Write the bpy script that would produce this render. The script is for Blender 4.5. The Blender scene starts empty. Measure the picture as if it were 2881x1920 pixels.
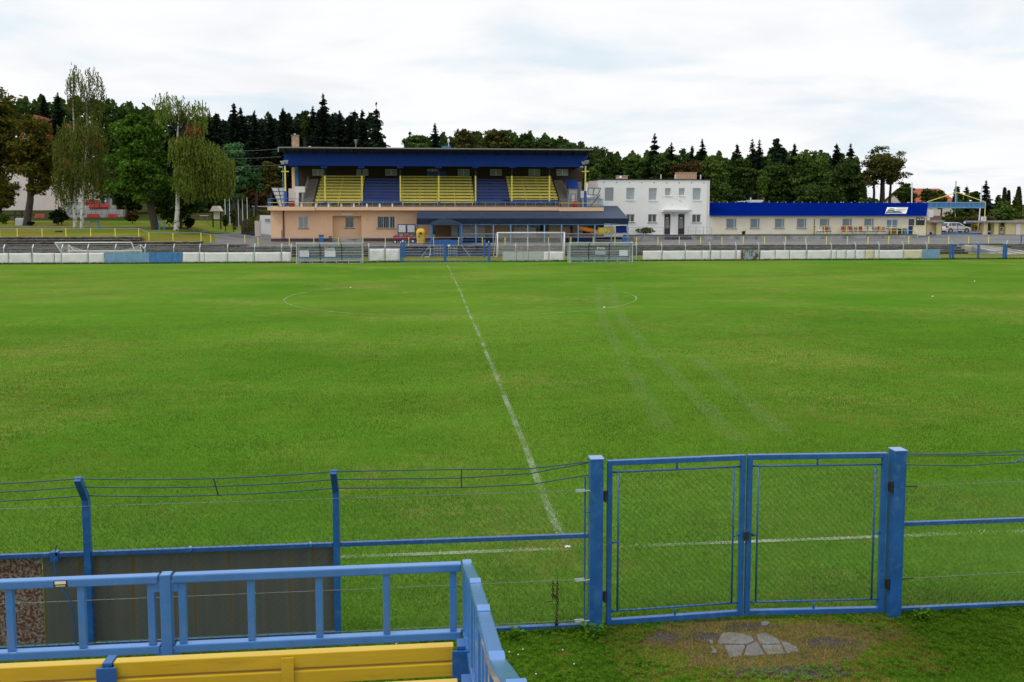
import bpy, math, random
import numpy as np
from mathutils import Vector, Matrix
R = math.radians
C = bpy.context.scene.collection
sc = bpy.context.scene

# ------------------------------------------------------------------ camera, sky, sun, exposure
F, TH, PH, Y0, H = 2403.73, 0.0962, 0.0758, 790.49, 4.2563      # focal (px of the 2881 px photo), yaw, pitch, principal row, eye height
cam_d = bpy.data.cameras.new("camera"); cam = bpy.data.objects.new("camera", cam_d); C.objects.link(cam)
cam.location = (0, 0, H); cam.rotation_euler = (math.pi/2 - PH, 0, -TH)
cam_d.sensor_width = 36; cam_d.lens = F/2881*36; cam_d.shift_y = (Y0-960)/2881
cam_d.clip_start = 0.05; cam_d.clip_end = 6000
sc.camera = cam

SUN_EL, SUN_AZ = R(55), R(245)         # azimuth clockwise from +Y: high on the left, a little behind the viewer
w = bpy.data.worlds.new("World"); sc.world = w; w.use_nodes = True
nt = w.node_tree; nt.nodes.clear()
def wn(t, **k):
    n = nt.nodes.new(t)
    for a, b in k.items(): setattr(n, a, b)
    return n
sky = wn('ShaderNodeTexSky', sky_type='NISHITA', sun_disc=False, sun_elevation=SUN_EL, sun_rotation=SUN_AZ)
sky.air_density = 1.0; sky.dust_density = 2.0
tc = wn('ShaderNodeTexCoord')
sep = wn('ShaderNodeSeparateXYZ'); nt.links.new(tc.outputs['Generated'], sep.inputs[0])
# project the direction onto a cloud deck: (x, y) / (z + k)
zk = wn('ShaderNodeMath', operation='MAXIMUM'); nt.links.new(sep.outputs['Z'], zk.inputs[0]); zk.inputs[1].default_value = 0.0
za = wn('ShaderNodeMath', operation='ADD'); nt.links.new(zk.outputs[0], za.inputs[0]); za.inputs[1].default_value = 0.16
dx = wn('ShaderNodeMath', operation='DIVIDE'); nt.links.new(sep.outputs['X'], dx.inputs[0]); nt.links.new(za.outputs[0], dx.inputs[1])
dy = wn('ShaderNodeMath', operation='DIVIDE'); nt.links.new(sep.outputs['Y'], dy.inputs[0]); nt.links.new(za.outputs[0], dy.inputs[1])
cmb = wn('ShaderNodeCombineXYZ'); nt.links.new(dx.outputs[0], cmb.inputs[0]); nt.links.new(dy.outputs[0], cmb.inputs[1])
mp = wn('ShaderNodeMapping'); mp.inputs['Location'].default_value = (3.2, 1.7, 0); mp.inputs['Scale'].default_value = (0.95, 1.15, 1); mp.inputs['Rotation'].default_value = (0, 0, 0.25)
nt.links.new(cmb.outputs[0], mp.inputs[0])
n1 = wn('ShaderNodeTexNoise'); n1.inputs['Scale'].default_value = 1.1; n1.inputs['Detail'].default_value = 7; n1.inputs['Roughness'].default_value = 0.52; n1.inputs['Distortion'].default_value = 0.5
nt.links.new(mp.outputs[0], n1.inputs['Vector'])
n2 = wn('ShaderNodeTexNoise'); n2.inputs['Scale'].default_value = 2.3; n2.inputs['Detail'].default_value = 6; n2.inputs['Roughness'].default_value = 0.5; n2.inputs['Distortion'].default_value = 0.4
mp2 = wn('ShaderNodeMapping'); mp2.inputs['Location'].default_value = (-7.1, 4.4, 0); mp2.inputs['Scale'].default_value = (0.8, 1.0, 1)
nt.links.new(cmb.outputs[0], mp2.inputs[0]); nt.links.new(mp2.outputs[0], n2.inputs['Vector'])
rp = wn('ShaderNodeValToRGB')          # cloud cover: nearly everywhere, thin gaps
rp.color_ramp.elements[0].position = 0.38; rp.color_ramp.elements[0].color = (.90, .90, .90, 1)
rp.color_ramp.elements[1].position = 0.54; rp.color_ramp.elements[1].color = (1, 1, 1, 1)
nt.links.new(n1.outputs['Fac'], rp.inputs[0])
rc = wn('ShaderNodeValToRGB')          # cloud brightness: white with greyer bellies
rc.color_ramp.elements[0].position = 0.28; rc.color_ramp.elements[0].color = (.905, .92, .94, 1)
rc.color_ramp.elements[1].position = 0.50; rc.color_ramp.elements[1].color = (1, 1, 1, 1)
nt.links.new(n2.outputs['Fac'], rc.inputs[0])
cb = wn('ShaderNodeMix', data_type='RGBA', blend_type='MULTIPLY'); cb.inputs['Factor'].default_value = 1
nt.links.new(rc.outputs[0], cb.inputs['A'])
ti = wn('ShaderNodeMix', data_type='RGBA'); ti.inputs['A'].default_value = (8.5, 9.5, 10.1, 1); ti.inputs['B'].default_value = (9.9, 9.95, 10.1, 1)   # thin cloud lets the blue through
rt = wn('ShaderNodeMapRange'); rt.inputs[1].default_value = .36; rt.inputs[2].default_value = .50; nt.links.new(n1.outputs['Fac'], rt.inputs[0]); nt.links.new(rt.outputs[0], ti.inputs['Factor']); nt.links.new(ti.outputs['Result'], cb.inputs['B'])
mx = wn('ShaderNodeMix', data_type='RGBA'); nt.links.new(rp.outputs[0], mx.inputs['Factor'])
nt.links.new(sky.outputs[0], mx.inputs['A']); nt.links.new(cb.outputs['Result'], mx.inputs['B'])
bg = wn('ShaderNodeBackground'); bg.inputs['Strength'].default_value = 0.1
nt.links.new(mx.outputs['Result'], bg.inputs['Color'])
ow = wn('ShaderNodeOutputWorld'); nt.links.new(bg.outputs[0], ow.inputs[0])

sl = bpy.data.lights.new("sun", 'SUN'); sl.energy = 1.2; sl.angle = R(14); sl.color = (1, .95, .87)
so = bpy.data.objects.new("sun", sl); C.objects.link(so)
sd = Vector((math.sin(SUN_AZ)*math.cos(SUN_EL), math.cos(SUN_AZ)*math.cos(SUN_EL), math.sin(SUN_EL)))
so.rotation_euler = sd.to_track_quat('Z', 'Y').to_euler(); so.location = (0, -50, 80)
sc.view_settings.view_transform = 'Standard'; sc.view_settings.look = 'None'
sc.view_settings.exposure = 0.0; sc.view_settings.gamma = 1.0

# ------------------------------------------------------------------ measuring: photo pixel -> point on a world plane
_f = Vector((math.sin(TH)*math.cos(PH), math.cos(TH)*math.cos(PH), -math.sin(PH)))
_r = Vector((math.cos(TH), -math.sin(TH), 0)); _u = _r.cross(_f)
def ray(x, y): return _r*((x-1440.5)/F) - _u*((y-Y0)/F) + _f
def W(x, y, Y):                         # point on the wall plane at distance Y
    d = ray(x, y); t = Y/d.y
    return Vector((d.x*t, Y, H+d.z*t))
def G(x, y, z=0.0):                     # point on a level plane
    d = ray(x, y); t = (z-H)/d.z
    return Vector((d.x*t, d.y*t, z))
def rc_(x0, y0, x1, y1, Y):             # rectangle on a facade: X0, X1, Z0, Z1
    ym, xm = (y0+y1)/2, (x0+x1)/2
    return W(x0, ym, Y).x, W(x1, ym, Y).x, W(xm, y1, Y).z, W(xm, y0, Y).z

# ------------------------------------------------------------------ materials
def mat(name, col, rough=.6, var=.12, scale=3., bump=0., bscale=40., metal=0., col2=None, c2=(.5, .7), c2scale=2., stretch=(1, 1, 1), spec=.5, coat=0., trans=0.):
    m = bpy.data.materials.new(name); m.use_nodes = True
    n = m.node_tree; L = n.links; b = n.nodes['Principled BSDF']
    tc = n.nodes.new('ShaderNodeTexCoord'); mp = n.nodes.new('ShaderNodeMapping'); mp.inputs['Scale'].default_value = stretch
    L.new(tc.outputs['Object'], mp.inputs[0])
    no = n.nodes.new('ShaderNodeTexNoise'); no.inputs['Scale'].default_value = scale; no.inputs['Detail'].default_value = 6; no.inputs['Roughness'].default_value = .6
    L.new(mp.outputs[0], no.inputs['Vector'])
    cr = n.nodes.new('ShaderNodeValToRGB'); cr.color_ramp.elements[0].position = .3; cr.color_ramp.elements[1].position = .7
    cr.color_ramp.elements[0].color = (*[c*(1-var) for c in col], 1); cr.color_ramp.elements[1].color = (*[min(1, c*(1+var)) for c in col], 1)
    L.new(no.outputs['Fac'], cr.inputs[0]); out = cr.outputs[0]
    if col2:
        n2 = n.nodes.new('ShaderNodeTexNoise'); n2.inputs['Scale'].default_value = c2scale; n2.inputs['Detail'].default_value = 8; n2.inputs['Roughness'].default_value = .65
        L.new(mp.outputs[0], n2.inputs['Vector'])
        r2 = n.nodes.new('ShaderNodeValToRGB'); r2.color_ramp.elements[0].position = c2[0]; r2.color_ramp.elements[1].position = c2[1]
        L.new(n2.outputs['Fac'], r2.inputs[0])
        mi = n.nodes.new('ShaderNodeMix'); mi.data_type = 'RGBA'
        L.new(r2.outputs[0], mi.inputs['Factor']); L.new(out, mi.inputs['A']); mi.inputs['B'].default_value = (*col2, 1); out = mi.outputs['Result']
    L.new(out, b.inputs['Base Color'])
    b.inputs['Roughness'].default_value = rough;  b.inputs['Metallic'].default_value = metal; b.inputs['Specular IOR Level'].default_value = spec
    if coat: b.inputs['Coat Weight'].default_value = coat; b.inputs['Coat Roughness'].default_value = .25
    if bump:
        bn = n.nodes.new('ShaderNodeTexNoise'); bn.inputs['Scale'].default_value = bscale; bn.inputs['Detail'].default_value = 5
        L.new(mp.outputs[0], bn.inputs['Vector'])
        bu = n.nodes.new('ShaderNodeBump'); bu.inputs['Strength'].default_value = bump; bu.inputs['Distance'].default_value = .02
        L.new(bn.outputs['Fac'], bu.inputs['Height']); L.new(bu.outputs[0], b.inputs['Normal'])
    return m
def leafmat(name, c1, c2, c3=None, p3=.8, transl=.25):
    m = bpy.data.materials.new(name); m.use_nodes = True
    n = m.node_tree; L = n.links; n.nodes.remove(n.nodes['Principled BSDF']); o = n.nodes['Material Output']
    g = n.nodes.new('ShaderNodeNewGeometry'); cr = n.nodes.new('ShaderNodeValToRGB')
    cr.color_ramp.elements[0].color = (*c1, 1); cr.color_ramp.elements[1].color = (*c2, 1); cr.color_ramp.elements[1].position = p3 if c3 else 1
    if c3:
        e = cr.color_ramp.elements.new(min(.999, p3+.06)); e.color = (*c3, 1)
    L.new(g.outputs['Random Per Island'], cr.inputs[0])
    tc = n.nodes.new('ShaderNodeTexCoord'); no = n.nodes.new('ShaderNodeTexNoise'); no.inputs['Scale'].default_value = .45; no.inputs['Detail'].default_value = 3
    L.new(tc.outputs['Object'], no.inputs['Vector'])
    mr = n.nodes.new('ShaderNodeMapRange'); mr.inputs[1].default_value = .3; mr.inputs[2].default_value = .7; mr.inputs[3].default_value = .65; mr.inputs[4].default_value = 1.3
    L.new(no.outputs['Fac'], mr.inputs[0])
    mu = n.nodes.new('ShaderNodeMix'); mu.data_type = 'RGBA'; mu.blend_type = 'MULTIPLY'; mu.inputs['Factor'].default_value = 1
    L.new(cr.outputs[0], mu.inputs['A']); L.new(mr.outputs[0], mu.inputs['B'])
    d = n.nodes.new('ShaderNodeBsdfDiffuse'); t = n.nodes.new('ShaderNodeBsdfTranslucent'); mi = n.nodes.new('ShaderNodeMixShader'); mi.inputs[0].default_value = transl
    L.new(mu.outputs['Result'], d.inputs[0]); L.new(mu.outputs['Result'], t.inputs[0]); L.new(d.outputs[0], mi.inputs[1]); L.new(t.outputs[0], mi.inputs[2])
    L.new(mi.outputs[0], o.inputs[0])
    return m
M = {}
M['blue_near'] = mat('glossy blue paint', (.013, .100, .35), .36, .2, 4, .10, 45, coat=.3, col2=(.045, .16, .40), c2=(.52, .72), c2scale=11)
M['blue_rail'] = mat('light blue railing paint', (.052, .215, .57), .25, .10, 5, .04, 60, coat=.9, col2=(.09, .26, .57), c2=(.58, .8), c2scale=18)
M['yellow_near'] = mat('yellow bench paint', (.66, .43, .006), .3, .12, 5, .10, 40, coat=.7, stretch=(.3, 3, 3), col2=(.42, .25, .02), c2=(.6, .8), c2scale=9)
M['blue'] = mat('blue paint', (.02, .11, .36), .5, .15, 3)
M['blue_pale'] = mat('faded blue paint', (.17, .32, .50), .55, .18, 1.5, col2=(.30, .33, .34), c2=(.58, .75), c2scale=1.6)
M['blue_mid'] = mat('bright blue panel paint', (.05, .20, .46), .5, .2, 2, col2=(.03, .12, .30), c2=(.5, .7), c2scale=1.5, stretch=(2, 1, .5))
M['blue_deep'] = mat('deep blue paint', (.006, .043, .29), .6, .15, 2.5, stretch=(6, 1, 1), spec=.2)
M['blue_seat'] = mat('blue bench paint', (.02, .07, .36), .45, .15, 4)
M['blue_roof'] = mat('blue roof sheet', (.001, .012, .165), .8, .08, 1, stretch=(1, 4, 1), spec=.0)
M['yellow'] = mat('yellow paint', (.85, .73, .12), .45, .14, 4)
M['wire_blue'] = mat('dull blue grey wire paint', (.018, .055, .11), .5, .2, 8)
M['cream'] = mat('cream plaster', (.72, .67, .56), .85, .05, .8, .15, 25, col2=(.55, .50, .40), c2=(.58, .85), c2scale=.5)
M['yellow_plaster'] = mat('pale yellow plaster', (.74, .63, .34), .85, .06, 1, .15, 25, col2=(.5, .44, .28), c2=(.6, .85), c2scale=.6)
M['orange_plaster'] = mat('apricot plaster', (.80, .52, .33), .85, .04, .6, .15, 25, col2=(.72, .47, .31), c2=(.5, .8), c2scale=.35)
M['white_plaster'] = mat('white plaster', (.86, .86, .86), .85, .03, 1.2, .2, 20, col2=(.72, .72, .71), c2=(.56, .9), c2scale=.45)
M['white'] = mat('white paint', (.78, .78, .77), .5, .05, 4)
M['plinth'] = mat('dark brown plinth', (.085, .045, .04), .8, .3, 2, .3, 20)
M['concrete'] = mat('weathered concrete', (.36, .35, .33), .9, .18, 1.5, .4, 18, col2=(.13, .13, .125), c2=(.45, .68), c2scale=.9, stretch=(1, 1, .35))
M['slab'] = mat('broken concrete slab', (.225, .22, .21), .95, .25, 14, .9, 90, col2=(.13, .127, .12), c2=(.5, .62), c2scale=60)
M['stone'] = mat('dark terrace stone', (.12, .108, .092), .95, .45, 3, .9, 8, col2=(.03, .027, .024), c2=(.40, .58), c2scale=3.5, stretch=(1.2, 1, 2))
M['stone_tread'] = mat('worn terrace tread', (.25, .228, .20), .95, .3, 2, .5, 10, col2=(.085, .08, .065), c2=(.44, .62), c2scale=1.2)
M['asphalt'] = mat('old asphalt', (.17, .165, .165), .95, .15, .5, .3, 15, col2=(.11, .105, .105), c2=(.45, .65), c2scale=.25)
M['galv'] = mat('galvanised steel', (.42, .47, .52), .45, .12, 5, metal=.35)
M['grey_frame'] = mat('grey painted steel', (.46, .50, .53), .5, .12, 4)
M['dark'] = mat('black steel', (.02, .02, .023), .5, .2, 4)
M['roof_dark'] = mat('dark roof boards', (.016, .014, .016), .8, .3, 2, stretch=(4, 1, 1))
M['brown_wall'] = mat('brown timber wall', (.055, .035, .02), .8, .25, 2, stretch=(9, 1, .6))
M['glass'] = mat('window glass', (.03, .04, .05), .08, .3, 1, spec=.8)
M['glass_grey'] = mat('frosted window', (.36, .40, .44), .25, .12, 3)
M['glass_blue'] = mat('blue curtained glass', (.14, .24, .36), .15, .35, 6, stretch=(4, 1, 1))
M['brick'] = mat('chimney brick', (.44, .25, .15), .9, .35, 9, .4, 30, col2=(.62, .52, .42), c2=(.48, .6), c2scale=7)
M['door'] = mat('dark brown door', (.025, .019, .018), .45, .2, 4)
M['wood'] = mat('brown wood', (.19, .10, .04), .6, .2, 6, stretch=(1, 1, .3))
M['tarp'] = mat('navy tarpaulin', (.024, .045, .095), .65, .1, 1.2, .4, 2.5, col2=(.035, .06, .115), c2=(.5, .75), c2scale=.7)
M['tarp_dark'] = mat('navy valance', (.011, .02, .046), .65, .15, 2, .4, 3, spec=.2)
M['cloth_white'] = mat('white banner vinyl', (.74, .72, .75), .6, .06, 1.2, .5, 2.2, col2=(.60, .59, .57), c2=(.55, .8), c2scale=1.1)
M['cloth_cream'] = mat('yellowed banner vinyl', (.66, .60, .44), .6, .1, 1.2, .5, 2.2, col2=(.5, .46, .36), c2=(.5, .75), c2scale=1.3)
M['board_grey'] = mat('light grey board', (.44, .46, .47), .6, .06, 2)
M['rusty'] = mat('rusty painted sheet', (.30, .275, .23), .8, .3, 25, .3, 60, col2=(.125, .032, .013), c2=(.44, .54), c2scale=34)
M['rusty_far'] = mat('peeling rusty board', (.30, .40, .46), .8, .2, 2, col2=(.14, .045, .03), c2=(.47, .55), c2scale=2.2, stretch=(1.5, 1, .6))
M['sheet'] = mat('dull grey metal sheet', (.105, .116, .104), .6, .16, 2.5, .1, 6, col2=(.15, .085, .02), c2=(.55, .66), c2scale=2.4, stretch=(5, 1, .1))
M['rust'] = mat('rusted iron', (.035, .017, .012), .85, .4, 60, .4, 90)
M['wire'] = mat('grey wire', (.22, .25, .25), .5, .2, 8, metal=.3)
M['mesh_green'] = mat('green chain link wire', (.018, .05, .04), .5, .2, 8)
M['mesh_grey'] = mat('grey chain link wire', (.07, .09, .08), .5, .2, 8)
M['net'] = mat('white netting', (.72, .72, .70), .8, .1, 4)
M['red'] = mat('red plastic', (.36, .022, .026), .4, .15, 5)
M['red_mower'] = mat('dark red bodywork', (.30, .02, .025), .3, .15, 5)
M['seat_grey'] = mat('grey plastic', (.20, .21, .22), .5, .2, 5)
M['seat_pale'] = mat('pale plastic', (.55, .56, .56), .5, .15, 5)
M['bin_yellow'] = mat('yellow container plastic', (.72, .46, .02), .35, .1, 3)
M['bin_blue'] = mat('blue plastic bin', (.04, .15, .45), .4, .15, 3)
M['orange_cloth'] = mat('orange cloth', (.75, .26, .02), .9, .25, 6)
M['yellow_cloth'] = mat('yellow cloth', (.78, .55, .05), .9, .25, 6)
M['lemon_cloth'] = mat('lemon cloth', (.78, .66, .16), .9, .2, 6)
M['navy_cloth'] = mat('blue cloth', (.015, .03, .26), .9, .3, 6)
M['car_paint'] = mat('silver white car paint', (.66, .67, .68), .25, .03, 3, coat=.6)
M['tyre'] = mat('tyre rubber', (.018, .018, .018), .8, .2, 8)
M['rim'] = mat('alloy rim', (.48, .49, .50), .35, .1, 6, metal=.5)
M['lamp_red'] = mat('tail lamp red', (.40, .015, .01), .25, .1, 4)
M['lamp_clear'] = mat('lamp glass', (.65, .68, .70), .15, .1, 4)
M['tile_red'] = mat('red roof tiles', (.36, .085, .04), .8, .25, 3, .5, 12, stretch=(3, 3, 1))
M['roof_maroon'] = mat('maroon roofing', (.075, .018, .022), .7, .25, 2)
M['pink_plaster'] = mat('pale rose plaster', (.72, .64, .60), .85, .06, .6)
M['green_dark'] = mat('dark green windscreen', (.012, .04, .034), .7, .25, 2)
M['bark'] = mat('dark bark', (.05, .04, .032), .95, .35, 4, .8, 12, stretch=(1, 1, .25))
M['birch'] = mat('birch bark', (.55, .54, .51), .85, .15, 3, .4, 10, col2=(.035, .032, .03), c2=(.53, .58), c2scale=2.2, stretch=(1, 1, 2.2))
M['soil'] = mat('bare soil', (.06, .05, .045), .95, .4, 12, .9, 60, col2=(.11, .095, .08), c2=(.5, .7), c2scale=25)
M['flower'] = mat('white petals', (.85, .85, .83), .7, .03, 5)
M['paper'] = mat('notice paper', (.68, .69, .66), .7, .1, 9, col2=(.40, .44, .24), c2=(.58, .64), c2scale=3)
M['sign_green'] = mat('dark green sign', (.015, .06, .035), .5, .2, 3)
M['lamp_white'] = mat('white lamp glass', (.8, .8, .8), .3, .03, 4)
M['hay'] = mat('grey timber', (.22, .19, .16), .9, .25, 5, stretch=(1, 1, .3))
def clearmat():
    m = bpy.data.materials.new('clear polycarbonate'); m.use_nodes = True
    n = m.node_tree; L = n.links; b = n.nodes['Principled BSDF']; o = n.nodes['Material Output']
    b.inputs['Base Color'].default_value = (.62, .66, .68, 1); b.inputs['Roughness'].default_value = .2
    no = n.nodes.new('ShaderNodeTexNoise'); no.inputs['Scale'].default_value = 1.5
    t = n.nodes.new('ShaderNodeBsdfTransparent'); t.inputs[0].default_value = (.93, .96, .97, 1)
    mi = n.nodes.new('ShaderNodeMixShader'); mr = n.nodes.new('ShaderNodeMapRange'); mr.inputs[3].default_value = .62; mr.inputs[4].default_value = .9
    L.new(no.outputs['Fac'], mr.inputs[0]); L.new(mr.outputs[0], mi.inputs[0]); L.new(b.outputs[0], mi.inputs[1]); L.new(t.outputs[0], mi.inputs[2]); L.new(mi.outputs[0], o.inputs[0])
    return m
M['clear'] = clearmat()

# ------------------------------------------------------------------ mesh builder
def org(o):
    v = Vector((0, 0, 0))
    while o: v += o.location; o = o.parent
    return v
class MB:
    def __init__(s): s.v = []; s.f = []; s.mi = []; s.cur = 0
    def add(s, vs, fs):
        b = len(s.v); s.v += [tuple(v) for v in vs]; s.f += [tuple(b+i for i in f) for f in fs]; s.mi += [s.cur]*len(fs); return s
    def box(s, x0, x1, y0, y1, z0, z1):
        if x0 > x1: x0, x1 = x1, x0
        if y0 > y1: y0, y1 = y1, y0
        if z0 > z1: z0, z1 = z1, z0
        return s.add([(x0,y0,z0),(x1,y0,z0),(x1,y1,z0),(x0,y1,z0),(x0,y0,z1),(x1,y0,z1),(x1,y1,z1),(x0,y1,z1)],
              [(0,3,2,1),(4,5,6,7),(0,1,5,4),(1,2,6,5),(2,3,7,6),(3,0,4,7)])
    def bar(s, p, q, w, h=None, up=(0, 0, 1)):     # square bar from p to q
        p, q = Vector(p), Vector(q); h = h or w; d = (q-p).normalized(); up = Vector(up)
        if abs(d.dot(up)) > .98: up = Vector((0, 1, 0))
        a = d.cross(up).normalized(); b = a.cross(d).normalized()
        vs = [e+a*(i*w/2)+b*(j*h/2) for e in (p, q) for i, j in ((-1,-1),(1,-1),(1,1),(-1,1))]
        return s.add(vs, [(0,1,2,3),(7,6,5,4),(0,4,5,1),(1,5,6,2),(2,6,7,3),(3,7,4,0)])
    def tube(s, pts, r, n=8, caps=True):           # round tube through points; r number or list
        pts = [Vector(p) for p in pts]; k = len(pts); rs = r if isinstance(r, (list, tuple)) else [r]*k
        b0 = len(s.v); vs = []; ref = None
        for i in range(k):
            d = (pts[min(i+1, k-1)]-pts[max(i-1, 0)]).normalized()
            if ref is None: ref = Vector((0, 0, 1)) if abs(d.z) < .9 else Vector((1, 0, 0))
            a = d.cross(ref).normalized(); b = a.cross(d).normalized(); ref = b if abs(d.dot(b)) < .9 else ref
            vs += [pts[i]+a*math.cos(2*math.pi*j/n)*rs[i]+b*math.sin(2*math.pi*j/n)*rs[i] for j in range(n)]
        fs = [(i*n+j, i*n+(j+1)%n, (i+1)*n+(j+1)%n, (i+1)*n+j) for i in range(k-1) for j in range(n)]
        if caps: fs += [tuple(range(n-1, -1, -1)), tuple(range((k-1)*n, k*n))]
        return s.add(vs, fs)
    def prism(s, poly, y0, y1):                    # outline of (x, z) given depth along Y
        n = len(poly)
        vs = [(x, y0, z) for x, z in poly]+[(x, y1, z) for x, z in poly]
        return s.add(vs, [tuple(range(n)), tuple(range(2*n-1, n-1, -1))]+[(i, i+n, (i+1)%n+n, (i+1)%n) for i in range(n)])
    def slab(s, poly, z0, z1):                     # outline of (x, y) given height
        n = len(poly)
        vs = [(x, y, z0) for x, y in poly]+[(x, y, z1) for x, y in poly]
        return s.add(vs, [tuple(range(n-1, -1, -1)), tuple(range(n, 2*n))]+[(i, (i+1)%n, (i+1)%n+n, i+n) for i in range(n)])
    def quad(s, a, b, c, d): return s.add([a, b, c, d], [(0, 1, 2, 3)])
    def ball(s, c, r, n=10, m=7, sq=(1, 1, 1)):
        vs = [(c[0], c[1], c[2]-r*sq[2])]
        for i in range(1, m):
            t = math.pi*i/m
            for j in range(n): vs.append((c[0]+r*sq[0]*math.sin(t)*math.cos(2*math.pi*j/n), c[1]+r*sq[1]*math.sin(t)*math.sin(2*math.pi*j/n), c[2]-r*sq[2]*math.cos(t)))
        vs.append((c[0], c[1], c[2]+r*sq[2])); L = len(vs)-1
        fs = [(0, 1+(j+1)%n, 1+j) for j in range(n)]+[(L, L-n+j, L-n+(j+1)%n) for j in range(n)]
        fs += [(1+i*n+j, 1+i*n+(j+1)%n, 1+(i+1)*n+(j+1)%n, 1+(i+1)*n+j) for i in range(m-2) for j in range(n)]
        return s.add(vs, fs)
    def build(s, name, m, parent=None, bevel=0, smooth=False, loc=None):
        me = bpy.data.meshes.new(name); o = bpy.data.objects.new(name, me); C.objects.link(o)
        if parent is not None: L = org(parent); o.parent = parent
        elif loc is not None: L = Vector(loc); o.location = L
        else:
            a = np.array(s.v); L = Vector(((a[:,0].min()+a[:,0].max())/2, (a[:,1].min()+a[:,1].max())/2, a[:,2].min())); o.location = L
        me.from_pydata([(v[0]-L.x, v[1]-L.y, v[2]-L.z) for v in s.v], [], s.f)
        ms = m if isinstance(m, (list, tuple)) else [m]
        for k in ms: me.materials.append(M[k] if isinstance(k, str) else k)
        if len(ms) > 1: me.polygons.foreach_set('material_index', s.mi)
        if smooth: me.polygons.foreach_set('use_smooth', [True]*len(me.polygons))
        me.update()
        if bevel:
            b = o.modifiers.new('bevel', 'BEVEL'); b.width = bevel; b.segments = 2; b.limit_method = 'ANGLE'
        return o
def tag(o, label=None, cat=None, group=None, kind=None):
    if label: o['label'] = label
    if cat: o['category'] = cat
    if group: o['group'] = group
    if kind: o['kind'] = kind
    return o
def thing(name, loc, label, cat, group=None):
    o = bpy.data.objects.new(name, None); C.objects.link(o); o.location = loc; o.empty_display_size = .2
    return tag(o, label, cat, group)
def npmesh(name, verts, faces, mats, parent=None, mi=None, loc=(0, 0, 0)):   # verts (n,3), faces (m,k) arrays
    me = bpy.data.meshes.new(name); o = bpy.data.objects.new(name, me); C.objects.link(o)
    L = org(parent) if parent is not None else Vector(loc)
    if parent is not None: o.parent = parent
    else: o.location = L
    verts = np.asarray(verts, np.float32)-np.array(L, np.float32); k = faces.shape[1]
    me.vertices.add(len(verts)); me.vertices.foreach_set('co', verts.ravel())
    me.loops.add(faces.size); me.loops.foreach_set('vertex_index', faces.ravel().astype(np.int32))
    me.polygons.add(len(faces)); me.polygons.foreach_set('loop_start', np.arange(0, faces.size, k, dtype=np.int32))
    for m in mats: me.materials.append(m)
    if mi is not None: me.polygons.foreach_set('material_index', mi.astype(np.int32))
    me.update(); me.validate()
    return o
ORD = ['first', 'second', 'third', 'fourth', 'fifth', 'sixth', 'seventh', 'eighth', 'ninth', 'tenth', 'eleventh', 'twelfth', 'thirteenth', 'fourteenth', 'fifteenth', 'sixteenth', 'seventeenth', 'eighteenth', 'nineteenth', 'twentieth']
# ------------------------------------------------------------------ terrain
FY = 8.40                       # near fence line
XC, YN, YF_T = 1.716, 10.56, 75.6   # halfway line, near and far touchline
CY = 45.23                      # centre spot
FF = 79.2                       # far fence line
def sst(a, b, x):
    t = max(0., min(1., (x-a)/(b-a))); return t*t*(3-2*t)
def nsteps(X): return 8 if X < -30.9 else 6 if X < -24.2 else 5 if X < -19.3 else 4
def zedge(X): return 2.0-.5*sst(-31.6, -30.2, X)-.25*sst(-24.9, -23.6, X)-.25*sst(-20.2, -18.6, X)
def zg(X, Y):
    if Y <= 90.5: return 0.
    e = zedge(X); n = nsteps(X); y1 = 90.5+.7*n
    if Y < y1: return e*(Y-90.5)/(y1-90.5)-.2
    l = 1-sst(-34, -21, X)
    z = e+.012*min(max(Y-y1, 0), 12)*(1-l)
    z += l*max(0, Y-y1)*.034*(1 if Y < 135 else 1)
    r = sst(45, 66, X); z += r*max(0, min(Y-104, 30))*.022
    hl = 1-sst(20, 90, X)
    z += max(0, Y-136)*(.018+.05*hl)*(1-.55*l)
    return z
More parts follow.
